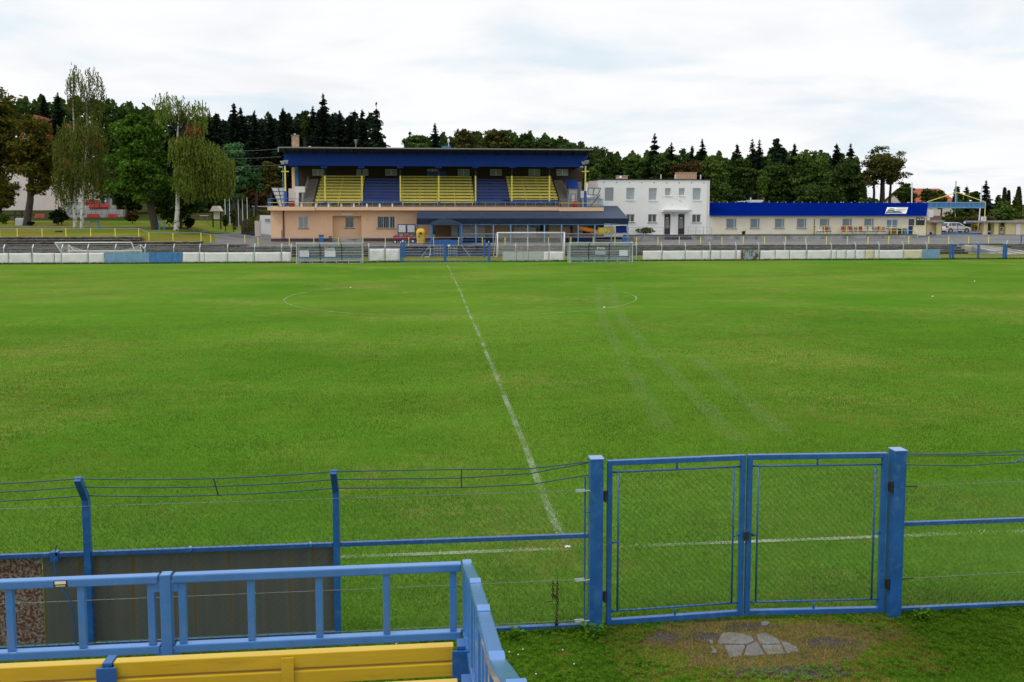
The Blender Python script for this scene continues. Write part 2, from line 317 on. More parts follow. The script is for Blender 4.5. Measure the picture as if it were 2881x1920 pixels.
def grassmat(name, a, b, c, sc1=.06, amt=.62, fine=1.):
    m = bpy.data.materials.new(name); m.use_nodes = True
    n = m.node_tree; L = n.links; bs = n.nodes['Principled BSDF']; bs.inputs['Roughness'].default_value = .9; bs.inputs['Specular IOR Level'].default_value = .0
    tc = n.nodes.new('ShaderNodeTexCoord')
    def noise(s, d, r, sx=1., sy=1.):
        mp = n.nodes.new('ShaderNodeMapping'); mp.inputs['Scale'].default_value = (sx, sy, 1); L.new(tc.outputs['Object'], mp.inputs[0])
        t = n.nodes.new('ShaderNodeTexNoise'); t.inputs['Scale'].default_value = s; t.inputs['Detail'].default_value = d; t.inputs['Roughness'].default_value = r
        L.new(mp.outputs[0], t.inputs['Vector']); return t.outputs['Fac']
    def ramp(f, p0, p1, v0=0., v1=1.):
        r = n.nodes.new('ShaderNodeMapRange'); r.inputs[1].default_value = p0; r.inputs[2].default_value = p1; r.inputs[3].default_value = v0; r.inputs[4].default_value = v1
        L.new(f, r.inputs[0]); return r.outputs[0]
    def mixc(f, A, B, bt='MIX'):
        x = n.nodes.new('ShaderNodeMix'); x.data_type = 'RGBA'; x.blend_type = bt
        if isinstance(f, float): x.inputs['Factor'].default_value = f
        else: L.new(f, x.inputs['Factor'])
        for k, s in (('A', A), ('B', B)):
            if isinstance(s, tuple): x.inputs[k].default_value = (*s, 1)
            else: L.new(s, x.inputs[k])
        return x.outputs['Result']
    col = mixc(ramp(noise(sc1, 5, .6, 1, .8), .36, .64), a, b)
    pat = n.nodes.new('ShaderNodeMath'); pat.operation = 'MULTIPLY'
    L.new(ramp(noise(.13, 6, .62), amt-.04, amt+.14), pat.inputs[0]); L.new(ramp(noise(2.6, 5, .7), .40, .62), pat.inputs[1])
    col = mixc(pat.outputs[0], col, c)
    col = mixc(1., col, ramp(noise(3.2, 6, .72, .45, 1.), .3, .7, .85, 1.16), 'MULTIPLY')
    col = mixc(1., col, ramp(noise(.22, 4, .6, .45, 1.), .32, .68, .87, 1.12), 'MULTIPLY')
    col = mixc(1., col, ramp(noise(38*fine, 4, .75), .3, .7, .72, 1.28), 'MULTIPLY')
    L.new(col, bs.inputs['Base Color'])
    bu = n.nodes.new('ShaderNodeBump'); bu.inputs['Strength'].default_value = .7; bu.inputs['Distance'].default_value = .03
    L.new(noise(26*fine, 6, .75), bu.inputs['Height']); L.new(bu.outputs[0], bs.inputs['Normal'])
    return m
g_pitch = grassmat('pitch grass', (.082, .204, .017), (.130, .230, .027), (.235, .23, .06), .055, .535)
g_track = grassmat('dry strip grass', (.12, .165, .035), (.17, .18, .06), (.26, .20, .10), .3, .5)
g_verge = grassmat('verge grass', (.085, .20, .015), (.13, .22, .02), (.24, .19, .06), .9, .55, 1.4)
g_lawn = grassmat('lawn grass', (.08, .185, .018), (.20, .19, .035), (.27, .15, .05), .09, .46)
g_wood = grassmat('woodland floor', (.04, .05, .015), (.05, .06, .02), (.08, .05, .03), .2, .5)
xs = np.concatenate([np.linspace(-900, -90, 14), np.arange(-80, -10, 1.0), np.arange(-10, 80, 2.0), np.linspace(84, 900, 14)])
ysl = np.concatenate([np.linspace(-300, 0, 6), [8.35, 20, 40, 60, 79.0, 85, 90.5], np.arange(91, 98, .7), np.arange(98.5, 140, 2.5), np.linspace(145, 300, 14), [450, 800, 1600]])
vs = np.array([[X, Y, zg(X, Y)] for Y in ysl for X in xs]); nx = len(xs)
fa = []; mi = []
for j in range(len(ysl)-1):
    for i in range(nx-1):
        fa.append((j*nx+i, j*nx+i+1, (j+1)*nx+i+1, (j+1)*nx+i))
        yc = (ysl[j]+ysl[j+1])/2
        mi.append(0 if 8.35 < yc < 79 else 2 if yc < 8.35 else 1 if yc < 92 else 3 if yc < 140 else 4)
gr = npmesh('ground', vs, np.array(fa), [g_pitch, g_track, g_verge, g_lawn, g_wood], mi=np.array(mi))
tag(gr, 'wide green football pitch and the sloping ground around it', 'ground', kind='structure')
# promenade of old asphalt behind the terrace
def drape(name, poly_rows, m, dz=.02):
    vs = []; fa = []; k = len(poly_rows[0])
    for row in poly_rows:
        for (X, Y) in row: vs.append((X, Y, zg(X, Y)+dz))
    for j in range(len(poly_rows)-1):
        for i in range(k-1): fa.append((j*k+i, j*k+i+1, (j+1)*k+i+1, (j+1)*k+i))
    return npmesh(name, np.array(vs), np.array(fa), [M[m]])
pr = []
for Y in np.arange(93.4, 134, 1.3):
    xl = -24.0 if Y < 99 else -24.0-(Y-99)*.25 if Y < 112 else -27
    pr.append([(xl+(95-xl)*t, Y if t > .02 or Y > 94.2 else max(Y, 94.2)) for t in np.linspace(0, 1, 90)])
tag(drape('promenade', pr, 'asphalt', .03), 'grey asphalt promenade behind the terrace', 'pavement', kind='structure')
pth = [[(X, 118+.9*s+(X+60)*(-.10)+.004*(X+60)**2*.3) for X in np.arange(-75, -26, 1.2)] for s in (0, .7, 1.4)]
tag(drape('path', pth, 'stone_tread', .05), 'narrow pale path across the lawn', 'path', kind='structure')

# ------------------------------------------------------------------ painted pitch lines: worn sheets 4 mm above the grass
def linemat(name, lo, hi, col=(.62, .66, .56)):
    m = bpy.data.materials.new(name); m.use_nodes = True
    n = m.node_tree; L = n.links; b = n.nodes['Principled BSDF']; o = n.nodes['Material Output']
    b.inputs['Base Color'].default_value = (*col, 1); b.inputs['Roughness'].default_value = .9
    tc = n.nodes.new('ShaderNodeTexCoord'); no = n.nodes.new('ShaderNodeTexNoise'); no.inputs['Scale'].default_value = 30; no.inputs['Detail'].default_value = 6; no.inputs['Roughness'].default_value = .8
    L.new(tc.outputs['Object'], no.inputs['Vector']); nb = n.nodes.new('ShaderNodeTexNoise'); nb.inputs['Scale'].default_value = .6; nb.inputs['Detail'].default_value = 4
    L.new(tc.outputs['Object'], nb.inputs['Vector'])
    ad = n.nodes.new('ShaderNodeMath'); ad.operation = 'ADD'; L.new(no.outputs['Fac'], ad.inputs[0]); L.new(nb.outputs['Fac'], ad.inputs[1])
    mr = n.nodes.new('ShaderNodeMapRange'); mr.inputs[1].default_value = lo; mr.inputs[2].default_value = hi; L.new(ad.outputs[0], mr.inputs[0])
    t = n.nodes.new('ShaderNodeBsdfTransparent'); mi = n.nodes.new('ShaderNodeMixShader')
    L.new(mr.outputs[0], mi.inputs[0]); L.new(t.outputs[0], mi.inputs[1]); L.new(b.outputs[0], mi.inputs[2]); L.new(mi.outputs[0], o.inputs[0])
    return m
M['line'] = linemat('worn white line paint', .92, 1.5); M['line_faint'] = linemat('faint line paint', .80, 1.55, (.46, .54, .34)); M['wear'] = linemat('pale mower track', .6, 4.2, (.26, .37, .12))
def ribbon(pts, wd, z=.012):
    mb = MB(); k = len(pts); L = []
    for i in range(k):
        a, b = Vector(pts[max(i-1, 0)]), Vector(pts[min(i+1, k-1)]); d = (b-a).normalized(); nn = Vector((-d.y, d.x))
        p = Vector(pts[i]); L += [(p.x+nn.x*wd/2, p.y+nn.y*wd/2, z), (p.x-nn.x*wd/2, p.y-nn.y*wd/2, z)]
    mb.add(L, [(2*i+1, 2*i, 2*i+2, 2*i+3) for i in range(k-1)]); return mb
def marking(name, pts, wd, m, label, z=.012):
    tag(ribbon([Vector(p) for p in pts], wd, z).build(name, m, loc=(0, 0, 0)), label, 'pitch marking', kind='structure')
cl = [G(x, y) for x, y in [(1257.3,748),(1296.4,823.3),(1318.2,880.6),(1344.1,935.7),(1482.2,1268.5),(1512,1357.7),(1558.7,1472.5),(1597,1541)]]
marking('halfway_line', [(XC+(p.x-XC)*.8, p.y) for p in cl], .105, 'line', 'white halfway line running up the pitch')
marking('centre_circle', [(XC+9.15*math.cos(a*math.pi/60), CY+9.15*math.sin(a*math.pi/60)) for a in range(121)], .085, 'line_faint', 'faint white centre circle')
marking('touchline', [(X, YN-.04+.0002*(X-2)**2) for X in np.arange(-14, 40, 1.)], .09, 'line', 'worn white touchline behind the gate', .016)
marking('far_touchline', [(X, YF_T+1.5) for X in np.arange(-60, 75, 3.)], .10, 'line_faint', 'faint far touchline in front of the dugouts', .016)
for i, pt in enumerate([[(1688,800),(1686,850),(1700,905),(1740,980),(1800,1090),(1900,1250)], [(1722,800),(1728,850),(1755,905),(1830,990),(1960,1120),(2130,1290)], [(1960,1010),(2080,1110),(2240,1250)]]):
    pp = [G(*q) for q in pt]; fine = []
    for a, b in zip(pp[:-1], pp[1:]):
        for t in np.linspace(0, 1, 6)[:-1]: fine.append((a.x+(b.x-a.x)*t, a.y+(b.y-a.y)*t))
    marking('mower_track', fine, .42, 'wear', 'pale curved wheel track across the right half of the pitch', .008+.0015*i)

# ------------------------------------------------------------------ grass blades near the viewer
rng = np.random.default_rng(5)
def blades(n, x, y, h, wd, lean, z=0):
    a = rng.uniform(0, 2*np.pi, n); la = rng.uniform(0, 2*np.pi, n); ln = rng.uniform(.1, 1, n)*lean*h
    v = np.zeros((n, 3, 3), np.float32)
    v[:, 0, 0] = x-np.cos(a)*wd/2; v[:, 0, 1] = y-np.sin(a)*wd/2; v[:, 1, 0] = x+np.cos(a)*wd/2; v[:, 1, 1] = y+np.sin(a)*wd/2
    v[:, 2, 0] = x+np.cos(la)*ln; v[:, 2, 1] = y+np.sin(la)*ln; v[:, 2, 2] = h
    v[:, :, 2] += z
    return v.reshape(-1, 3), np.arange(3*n).reshape(n, 3)
lf_pitch = leafmat('pitch blades', (.074, .198, .012), (.132, .280, .023), (.28, .28, .055), .95, .4)
lf_straw = leafmat('straw blades', (.29, .19, .05), (.46, .32, .10), (.13, .20, .025), .74, .4)
lf_verge = leafmat('verge blades', (.085, .22, .012), (.17, .36, .03), (.26, .26, .05), .92, .5)
M['worn'] = mat('worn brown ground', (.155, .115, .055), .95, .35, 14, .9, 60, col2=(.075, .065, .05), c2=(.5, .66), c2scale=5)
lf_far = leafmat('uncut fringe blades', (.03, .07, .008), (.07, .12, .015), None, 1, .2)
lf_paint = leafmat('painted blades', (.45, .5, .38), (.6, .62, .5), None, .9, .2)
N = 1500000
yy = 8.45+(rng.random(N)**1.35)*30; kp = rng.random(N) < np.clip((38.5-yy)/22, 0, 1); yy = yy[kp]; N = len(yy); lo = -.5*yy-9; hi = .75*yy+11; xx = lo+(hi-lo)*rng.random(N); kp = rng.random(N) < np.clip(np.minimum(xx-lo, hi-xx)/7, 0, 1); xx, yy = xx[kp], yy[kp]; N = len(xx)
mi = np.zeros(N, int); dl = np.abs(xx-(XC+(yy-10)*.004))
mi[(dl < .07) & (yy > YN-.1) & (rng.random(N) < .30)] = 2
mi[(np.abs(yy-YN) < .055) & (rng.random(N) < .22)] = 2
pn = (np.sin(xx*1.7+1.3*np.sin(yy*1.1))+np.sin(yy*2.3+xx*.6+2*np.sin(xx*.9)))
mi[(pn > .9) & (rng.random(N) < .22)] = 1
v, f = blades(N, xx, yy, rng.uniform(.018, .042, N), rng.uniform(.004, .007, N)*np.interp(yy, [8, 38], [1, 2.6]), .9)
tag(npmesh('grass', v, f, [lf_pitch, lf_straw, lf_paint], mi=mi), 'short mown green blades of the pitch', 'grass', kind='stuff')
SL = G(2130, 1815)              # middle of the broken slab
BARE = [(G(1990, 1795), .16, .07), (G(1870, 1795), .13, .08), (G(2330, 1810), .20, .07), (G(2190, 1890), .42, .06), (G(2110, 1765), .22, .05), (SL, .36, .105), (G(2290, 1900), .3, .05)]
def bare(x, y):
    o = np.zeros(len(x), bool)
    for c, a, b in BARE: o |= ((x-c.x)/a)**2+((y-c.y)/b)**2+.5*np.sin(x*31+y*17) < .85
    return o
def baresoft(x, y):
    o = np.zeros(len(x))
    for c, a, b in BARE: o = np.maximum(o, 1.25*np.exp(-1.3*((((x-c.x)/a)**2+((y-c.y)/b)**2)+.45*np.sin(x*37+y*15+a*20)+.3*np.sin(x*71-y*90))**2*np.sign(1))*((((x-c.x)/a)**2+((y-c.y)/b)**2) < 3))
    c, a, b = BARE[5]; o = np.maximum(o, 1.2*((((x-c.x)/.34)**2+((y-c.y)/.115)**2) < 1))
    return np.clip(o, 0, .97)
N = 330000
xx = rng.uniform(-10, 14, N); yy = rng.uniform(6.9, 8.42, N)
mi = np.zeros(N, int); dd = np.hypot((xx-SL.x-.05)/1.65, (yy-SL.y+.02)/.9)+.18*np.sin(xx*9)+.12*np.sin(yy*23+xx*4)
mi[(dd < 1) & (rng.random(N) < .78)] = 1
keep = (rng.random(N) > baresoft(xx, yy)) & ((dd > 1) | (rng.random(N) < .58+.4*np.sin(xx*13+2*np.sin(yy*29))**2)); xx, yy, mi = xx[keep], yy[keep], mi[keep]; N = len(xx)
v, f = blades(N, xx, yy, np.where(mi == 1, rng.uniform(.015, .04, N), rng.uniform(.012, .034, N)), rng.uniform(.005, .010, N), 1.6)
tag(npmesh('verge_grass', v, f, [lf_verge, lf_straw], mi=mi), 'longer grass and clover on this side of the fence', 'grass', kind='stuff')
so_ = MB()
for c, a, b in BARE[:5]+BARE[6:]:
    so_.slab([(c.x+a*1.5*math.cos(t)*(1+.18*math.sin(3*t+a*40)), c.y+b*1.6*math.sin(t)*(1+.2*math.sin(4*t+a*9))) for t in np.linspace(0, 2*np.pi, 22)[:-1]], -.02, .003+a*.003)
tag(so_.build('bare_soil', 'soil', loc=(0, 0, 0)), 'bare dark soil patches in the grass by the gate', 'soil', kind='structure')
tuft = MB()                                       # clover leaves mixed into the verge
for i in range(7500):
    x, y = rng.uniform(-5, 7), rng.uniform(7.2, 8.4)
    if math.hypot((x-SL.x)/1.2, (y-SL.y)/.5) < 1: continue
    z = rng.uniform(.02, .05); r = rng.uniform(.008, .020); t0 = rng.uniform(0, 6)
    for k in range(3):
        t = t0+k*2.09; c, s = math.cos(t), math.sin(t)
        tuft.quad((x, y, z), (x+r*(c-.6*s), y+r*(s+.6*c), z+.006), (x+r*1.7*c, y+r*1.7*s, z+.003), (x+r*(c+.6*s), y+r*(s-.6*c), z+.006))
tag(tuft.build('clover', lf_verge, loc=(0, 0, 0)), 'clover leaves spread through the verge grass', 'ground cover', kind='stuff')
dz = MB()
for i in range(34):
    x, y = rng.uniform(-4.2, 1.4), rng.uniform(7.5, 8.3)
    dz.ball((x, y, .06), .008, 6, 4, (1, 1, .4))
tag(dz.build('daisies', 'flower', loc=(0, 0, 0)), 'tiny white daisies dotted in the verge grass', 'flowers', kind='stuff')
wg = MB(); wg.slab([(SL.x+.05+(1.2+.28*math.sin(3*t+1)+.12*math.sin(7*t))*math.cos(t), max(7.0, min(8.5, SL.y+(.55+.14*math.sin(4*t))*math.sin(t)))) for t in np.linspace(0, 2*np.pi, 60)[:-1]], -.03, .0015)
tag(wg.build('worn_ground', 'worn', loc=(0, 0, 0)), 'worn brown trodden ground under thin straw grass at the gate', 'soil', kind='structure')
# longer tufts left by the mower along both fences
N = 14000; xx = rng.uniform(-6.5, 8.6, N); yy = FY+rng.normal(-.01, .035, N); kp = (np.sin(xx*5.1)+np.sin(xx*11.3+1)+.8*np.sin(xx*23) > -.6) & ((xx < 1.75) | (xx > 4.8)); xx, yy = xx[kp], yy[kp]; N = len(xx)
v, f = blades(N, xx, yy, rng.uniform(.03, .12, N), rng.uniform(.005, .009, N), .8); tag(npmesh('fence_tufts', v, f, [lf_verge]), 'long uncut grass tufts along the foot of the near fence', 'grass', kind='stuff')
N = 16000; xx = rng.uniform(-48, 72, N); yy = FF-.12+rng.normal(0, .07, N); v, f = blades(N, xx, yy, rng.uniform(.05, .20, N), rng.uniform(.03, .06, N), .7); tag(npmesh('fence_tufts', v, f, [lf_far]), 'long dark grass fringe along the foot of the far fence', 'grass', kind='stuff')
# cracked paving slab in front of the gate: six fragments and two chips
slab_t = thing('paving_slab', (SL.x, SL.y, 0), 'cracked grey concrete paving slab lying in worn grass before the gate', 'paving slab')
def zq(x, y): return (1800+x/3.9217, 1700+y/3.9217)
for poly in [[(905,335),(1000,322),(1130,340),(1230,365),(1268,415),(1230,435),(1180,455),(1050,452),(862,448),(880,380)],
             [(1283,345),(1390,325),(1480,370),(1530,400),(1552,448),(1340,450),(1310,415)],
             [(1565,425),(1620,428),(1740,490),(1755,530),(1625,555),(1585,480)],
             [(935,468),(1165,465),(1160,500),(1120,582),(985,604),(975,560),(950,510)],
             [(1185,470),(1290,435),(1320,480),(1380,575),(1280,585),(1145,582),(1165,520)],
             [(1345,462),(1560,460),(1605,560),(1420,568),(1385,540)]]:
    MB().slab([tuple(G(*zq(*q)).xy) for q in poly][::-1], -.03, .014+.008*random.random()).build('fragment', 'slab', slab_t, bevel=.009)
for poly, lb in [([(1335,215),(1400,205),(1438,225),(1400,252),(1340,250)], 'small loose concrete chip close under the gate leaf'), ([(760,410),(800,420),(815,450),(780,455)], 'narrow concrete chip left of the cracked slab'), ([(780,480),(850,530),(845,560),(775,560),(810,540)], 'bent concrete splinter at the lower left of the cracked slab')]:
    tag(MB().slab([tuple(G(*zq(*q)).xy) for q in poly][::-1], -.02, .022).build('concrete_chip', 'slab', bevel=.004), lb, 'concrete chip')

# ------------------------------------------------------------------ near fence, gate
def chainlink(mb, x0, x1, z0, z1, y, s=.055, r=.0013, yf=None):
    g = s*math.sqrt(2); n0 = int((x1-x0+z1-z0)/g)+1
    for k in range(n0):
        for sg in (1, -1):
            c = k*g
            if sg == 1: # x - x0 + z - z0 = c
                xa, za = (x0+c, z0) if c < x1-x0 else (x1, z0+c-(x1-x0)); xb, zb = (x0, z0+c) if c < z1-z0 else (x0+c-(z1-z0), z1)
            else:       # x1 - x + z - z0 = c
                xa, za = (x1-c, z0) if c < x1-x0 else (x0, z0+c-(x1-x0)); xb, zb = (x1, z0+c) if c < z1-z0 else (x1-c+(z1-z0), z1)
            if abs(xa-xb) < .01: continue
            off = .0015*sg; ya = (yf(xa) if yf else y)+off; yb = (yf(xb) if yf else y)+off
            mb.tube([(xa, ya, za), (xb, yb, zb)], r, 3, False)
def wire_pts(a, b, sag=.012, n=7): return [Vector(a).lerp(Vector(b), t)-Vector((0, 0, sag*4*t*(1-t))) for t in np.linspace(0, 1, n)]
def bent_post(mb, x, y, z0, ze, w, tip):          # square post with its top bent towards the viewer
    mb.box(x-w/2, x+w/2, y-w/2, y+w/2, z0, ze); mb.bar((x, y, ze-.01), (x, y+tip[0], ze+tip[1]), w*.98, w*.98, (1, 0, 0))
fn = thing('pitchside_fence', (-2, FY, 0), 'near blue tube fence with bent post tops left of the gate', 'fence')
for x in (-5.78, -3.31, -.94):
    mb = MB(); bent_post(mb, x, FY, -.1, 1.55, .062, (-.17, .24)); mb.build('post', 'blue_near', fn, bevel=.004)
tp = [(-.17+.0, 1.79), (-.10, 1.69), (-.01, 1.575)]
for k, (ty, tz) in enumerate(tp):
    mb = MB()
    for xa, xb in ((-8.3, -5.78), (-5.78, -3.31), (-3.31, -.94)): mb.tube(wire_pts((xa, FY+ty, tz), (xb, FY+ty, tz), .035), .0055, 6)
    mb.tube([(-.94, FY+ty, tz), (.3, FY+ty*.6, tz-.035), (1.0, FY+ty*.25, [1.745, 1.69, 1.57][k]-.02), (1.59, FY, [1.765, 1.755, 1.63][k])], .0055, 6)
    mb.build('wire', 'wire_blue', fn)
for x in (-4.6, -2.07, .30):
    mb = MB(); q = .6 if x > 0 else 1; mb.tube([(x, FY-.17*q, 1.79-.035), (x, FY-.01, 1.575-.035)], .006, 6); mb.build('wire_spacer', 'wire_blue', fn)
for xa, xb in ((-8.3, -5.815), (-5.745, -3.345), (-3.275, -.975), (-.905, 1.59)):
    MB().bar((xa, FY, 1.0), (xb, FY, 1.0), .042, .042).build('mid_rail', 'blue_near', fn, bevel=.004)
    if xa > -1: MB().bar((xa, FY, .055), (xb, FY, .055), .05, .035).build('bottom_rail', 'blue_near', fn, bevel=.004)
    else: MB().bar((xa, FY+.03, .075), (xb, FY+.03, .075), .03, .03).build('bottom_rail', 'blue_near', fn)
    mb = MB(); chainlink(mb, xa, xb, .09, 1.5, FY-.035, .052, .0012); mb.build('chain_link', 'mesh_grey', fn)
for z in (1.48, .55, .12):
    mb = MB(); mb.tube([(-8.3, FY-.04, z), (-3.31, FY-.04, z), (-.94, FY-.04, z), (1.45, FY-.04, z+.005)], .0022, 4)
    for x in np.arange(-8, 1.5, .11): mb.box(x, x+.004, FY-.046, FY-.034, z-.006, z+.012)
    mb.build('tension_wire', 'wire', fn)
    mb = MB(); mb.box(1.45, 1.55, FY-.05, FY-.03, z-.012, z+.014); mb.tube([(1.46, FY-.055, z-.006), (1.6, FY-.055, z+.004)], .006, 6); mb.build('turnbuckle', 'galv', fn)
mb = MB(); mb.tube([(1.555, FY-.02, .09), (1.555, FY-.02, 1.62)], .008, 8)
for z in (.5, 1.25): mb.tube([(1.555, FY-.02, z), (1.62, FY-.02, z)], .007, 6)
mb.build('stretcher_rod', 'blue_near', fn)
for x, z in ((-3.6, 0), (-2.35, 0), (-1.2, 0)):
    mb = MB(); mb.box(x-.012, x+.012, FY-.028, FY+.02, 1.018, 1.03); mb.box(x+.0, x+.02, FY-.035, FY-.02, 1.0, 1.032); mb.build('clip', 'blue_rail', fn)
fr = thing('pitchside_fence', (6.5, FY, 0), 'near blue tube fence with top wires right of the gate', 'fence')
XR = 4.89
for k, (ty, tz) in enumerate(tp):
    mb = MB(); mb.tube([(XR+.07, FY, [1.755, 1.735, 1.64][k]), (XR+.75, FY+ty*.3, [1.75, 1.725, 1.61][k]), (XR+1.5, FY+ty*.8, [1.80, 1.735, 1.64][k]), (7.43, FY+ty, tz)], .0055, 6); mb.build('wire', 'wire_blue', fr)
mb = MB(); mb.tube([(XR+1.28, FY-.02, 1.62), (XR+1.5, FY-.14, 1.80)], .006, 6); mb.build('wire_spacer', 'blue_near', fr)
mb = MB(); bent_post(mb, 7.43, FY, -.1, 1.55, .062, (-.17, .24)); mb.build('post', 'blue_near', fr, bevel=.004)
MB().bar((XR+.08, FY, 1.0), (7.4, FY, 1.0), .042, .042).build('mid_rail', 'blue_near', fr, bevel=.004)
MB().bar((XR+.08, FY, .07), (7.4, FY, .07), .05, .035).build('bottom_rail', 'blue_near', fr, bevel=.004)
mb = MB(); chainlink(mb, XR+.08, 7.4, .1, 1.48, FY-.035, .052, .0012); mb.build('chain_link', 'mesh_grey', fr)
for z in (1.42, .42):
    mb = MB(); mb.tube([(XR+.2, FY-.04, z), (7.4, FY-.04, z+.03)], .0022, 4)
    for x in np.arange(XR+.25, 7.4, .11): mb.box(x, x+.004, FY-.046, FY-.034, z-.006, z+.012)
    mb.build('tension_wire', 'wire', fr)
    mb = MB(); mb.tube([(XR+.06, FY-.045, z), (XR+.2, FY-.045, z)], .008, 6); mb.build('turnbuckle', 'dark', fr)
for xa, xb in ((7.46, 9.92), (9.98, 12.4)):       # the fence runs on to the right
    mb = MB(); bent_post(mb, xb+.03, FY, -.1, 1.55, .062, (-.17, .24)); mb.build('post', 'blue_near', fr, bevel=.004)
    for ty, tz in tp: mb = MB(); mb.tube(wire_pts((xa-.03, FY+ty, tz), (xb+.03, FY+ty, tz), .035), .0055, 6); mb.build('wire', 'wire_blue', fr)
    MB().bar((xa, FY, 1.0), (xb, FY, 1.0), .042, .042).build('mid_rail', 'blue_near', fr, bevel=.004); MB().bar((xa, FY, .07), (xb, FY, .07), .05, .035).build('bottom_rail', 'blue_near', fr, bevel=.004)
    mb = MB(); chainlink(mb, xa, xb, .1, 1.48, FY-.035, .052, .0012); mb.build('chain_link', 'mesh_grey', fr)
mb = MB(); bent_post(mb, -8.3, FY, -.1, 1.55, .062, (-.17, .24)); mb.build('post', 'blue_near', fn, bevel=.004)
# sheet metal boards behind the left fence
for x0, x1, m, lb in ((-6.6, -3.765, 'rusty', 'rust eaten metal sheet behind the left end of the near fence'), (-3.755, -3.33, 'sheet', 'short dull grey metal sheet with a blue cord before it, behind the near fence'), (-3.29, -.965, 'sheet', 'long dull grey metal sheet with rust streaks behind the near fence')):
    mb = MB(); mb.box(x0, x1, FY+.045, FY+.055, .10, .985)
    tag(mb.build('metal_sheet', m), lb, 'metal sheet')
# double gate
gt = thing('double_gate', (3.27, FY, 0), 'blue double leaf gate with chain link panels hung between two stout posts', 'gate')
for x in (1.67, XR):
    mb = MB(); mb.box(x-.066, x+.066, FY-.066, FY+.066, -.1, 1.80); p = mb.build('gate_post', 'blue_near', gt, bevel=.006)
    MB().box(x-.072, x+.072, FY-.072, FY+.072, 1.80, 1.812).build('cap', 'blue_rail', p, bevel=.003)
def leaf(xh, xf, yh, yf, hinge_side):
    d = Vector((xf-xh, yf-yh, 0)); Ln = d.length; d.normalize(); o = Vector((xh, yh, 0)); pt = lambda s, z, off=0: o+d*s+Vector((0, off, z))
    z0, z1, t = .05, 1.775, .052
    mb = MB(); mb.bar(pt(t/2, z0), pt(t/2, z1), t, t, (0, 1, 0)); mb.bar(pt(Ln-t/2, z0), pt(Ln-t/2, z1), t, t, (0, 1, 0))
    mb.bar(pt(t, z1-t/2), pt(Ln-t, z1-t/2), t, t); mb.bar(pt(t, z0+t/2), pt(Ln-t, z0+t/2), t, t)
    lf = mb.build('gate_leaf', 'blue_near', gt, bevel=.004)
    a, b, c, e = .12, Ln-.12, z0+.135, z1-.125
    mb = MB(); r = .0105
    for p, q in (((a, c), (a, e)), ((b, c), (b, e)), ((t, c), (Ln-t, c)), ((t, e), (Ln-t, e))): mb.tube([pt(*p), pt(*q)], r, 8)
    m_ = (z0+z1)/2-.0
    for p, q in (((t, m_), (a, m_)), ((b, m_), (Ln-t, m_)), ((Ln/2, z0+t), (Ln/2, c)), ((Ln/2, e), (Ln/2, z1-t))): mb.tube([pt(*p), pt(*q)], r, 8)
    mb.build('inner_frame', 'blue_near', lf, smooth=True)
    mb = MB(); xa, xb = sorted((pt(a, 0).x, pt(b, 0).x)); yfn = lambda x: yh+(x-xh)*(yf-yh)/(xf-xh)-.012
    chainlink(mb, xa, xb, c, e, 0, .05, .0017, yfn); mb.build('chain_link', 'mesh_green', lf)
    for z in (.37, 1.42):
        mb = MB(); q = pt(-.028, z); mb.box(q.x-.022, q.x+.022, q.y-.05, q.y-.02, z-.05, z+.05); mb.tube([(q.x, q.y-.055, z-.06), (q.x, q.y-.055, z+.06)], .012, 8); mb.build('hinge', 'dark', lf)
    return lf
leaf(1.785, 3.262, FY, FY+.07, 0); lf2 = leaf(4.775, 3.285, FY-.0, FY+.07, 1)
MB().box(3.25, 3.30, FY+.02, FY+.035, .87, .96).build('lock', 'dark', lf2); mb = MB(); mb.ball((3.345, FY+.03, .93), .018, 8, 6); mb.build('handle', 'dark', lf2)
# rusty chain hanging on the tension wire
ch = MB(); cxx, czz = 1.245, .545
def link(mb, c, a, turn):
    pts = []
    for t in np.linspace(0, 2*np.pi, 11)[:-1]:
        u, v = .011*math.cos(t), .019*math.sin(t); x, y = (u, 0) if turn else (0, u)
        pts.append((c[0]+x*math.cos(a)-v*math.sin(a)*1, c[1]+y, c[2]+v*math.cos(a)+x*math.sin(a)))
    mb.tube(pts+[pts[0]], .0042, 5, False)
for k in range(7): link(ch, (cxx-.022, FY-.055, czz-k*.027), .05, k % 2); link(ch, (cxx+.022, FY-.055, czz-k*.027), -.05, k % 2)
for k in range(4): link(ch, (cxx-.01+.008*k, FY-.065, czz-.13-.012*k), 1.2, k % 2)
for k in range(9): link(ch, (cxx+.025-.001*k, FY-.055, czz-.19-k*.028), 0, k % 2 == 0)
ch.tube([(cxx-.11, FY-.06, czz-.205), (cxx-.02, FY-.06, czz-.195)], .004, 5); ch.ball((cxx+.016, FY-.055, czz-.435), .022, 8, 6, (1, .6, 1.4))
tag(ch.build('chain', 'rust', smooth=True), 'rusty iron chain with padlock dangling from the fence wire beside the gate', 'chain')
# blue cord tied to the mid rail
cq = W(152, 1570, FY-.03).x; cd = MB(); cd.box(cq-.035, cq+.035, FY-.035, FY+.03, .94, 1.035); cd.tube([W(*q, FY-.06) for q in [(152,1573),(155,1600),(165,1640),(178,1662),(195,1690),(207,1730),(213,1790),(215,1835)]], .007, 6)
tag(cd.build('cord', 'blue_near'), 'thin blue cord knotted on the rail and hanging down before the sheet', 'cord')
tw = MB(); tw.tube([W(*q, FY-.03) for q in [(153,1558),(157,1545),(161,1534)]], .004, 5); tw.tube([W(*q, FY-.03) for q in [(157,1545),(153,1540)]], .003, 5)
tag(tw.build('twig', 'bark'), 'small dead twig poking up from the fence rail', 'twig')

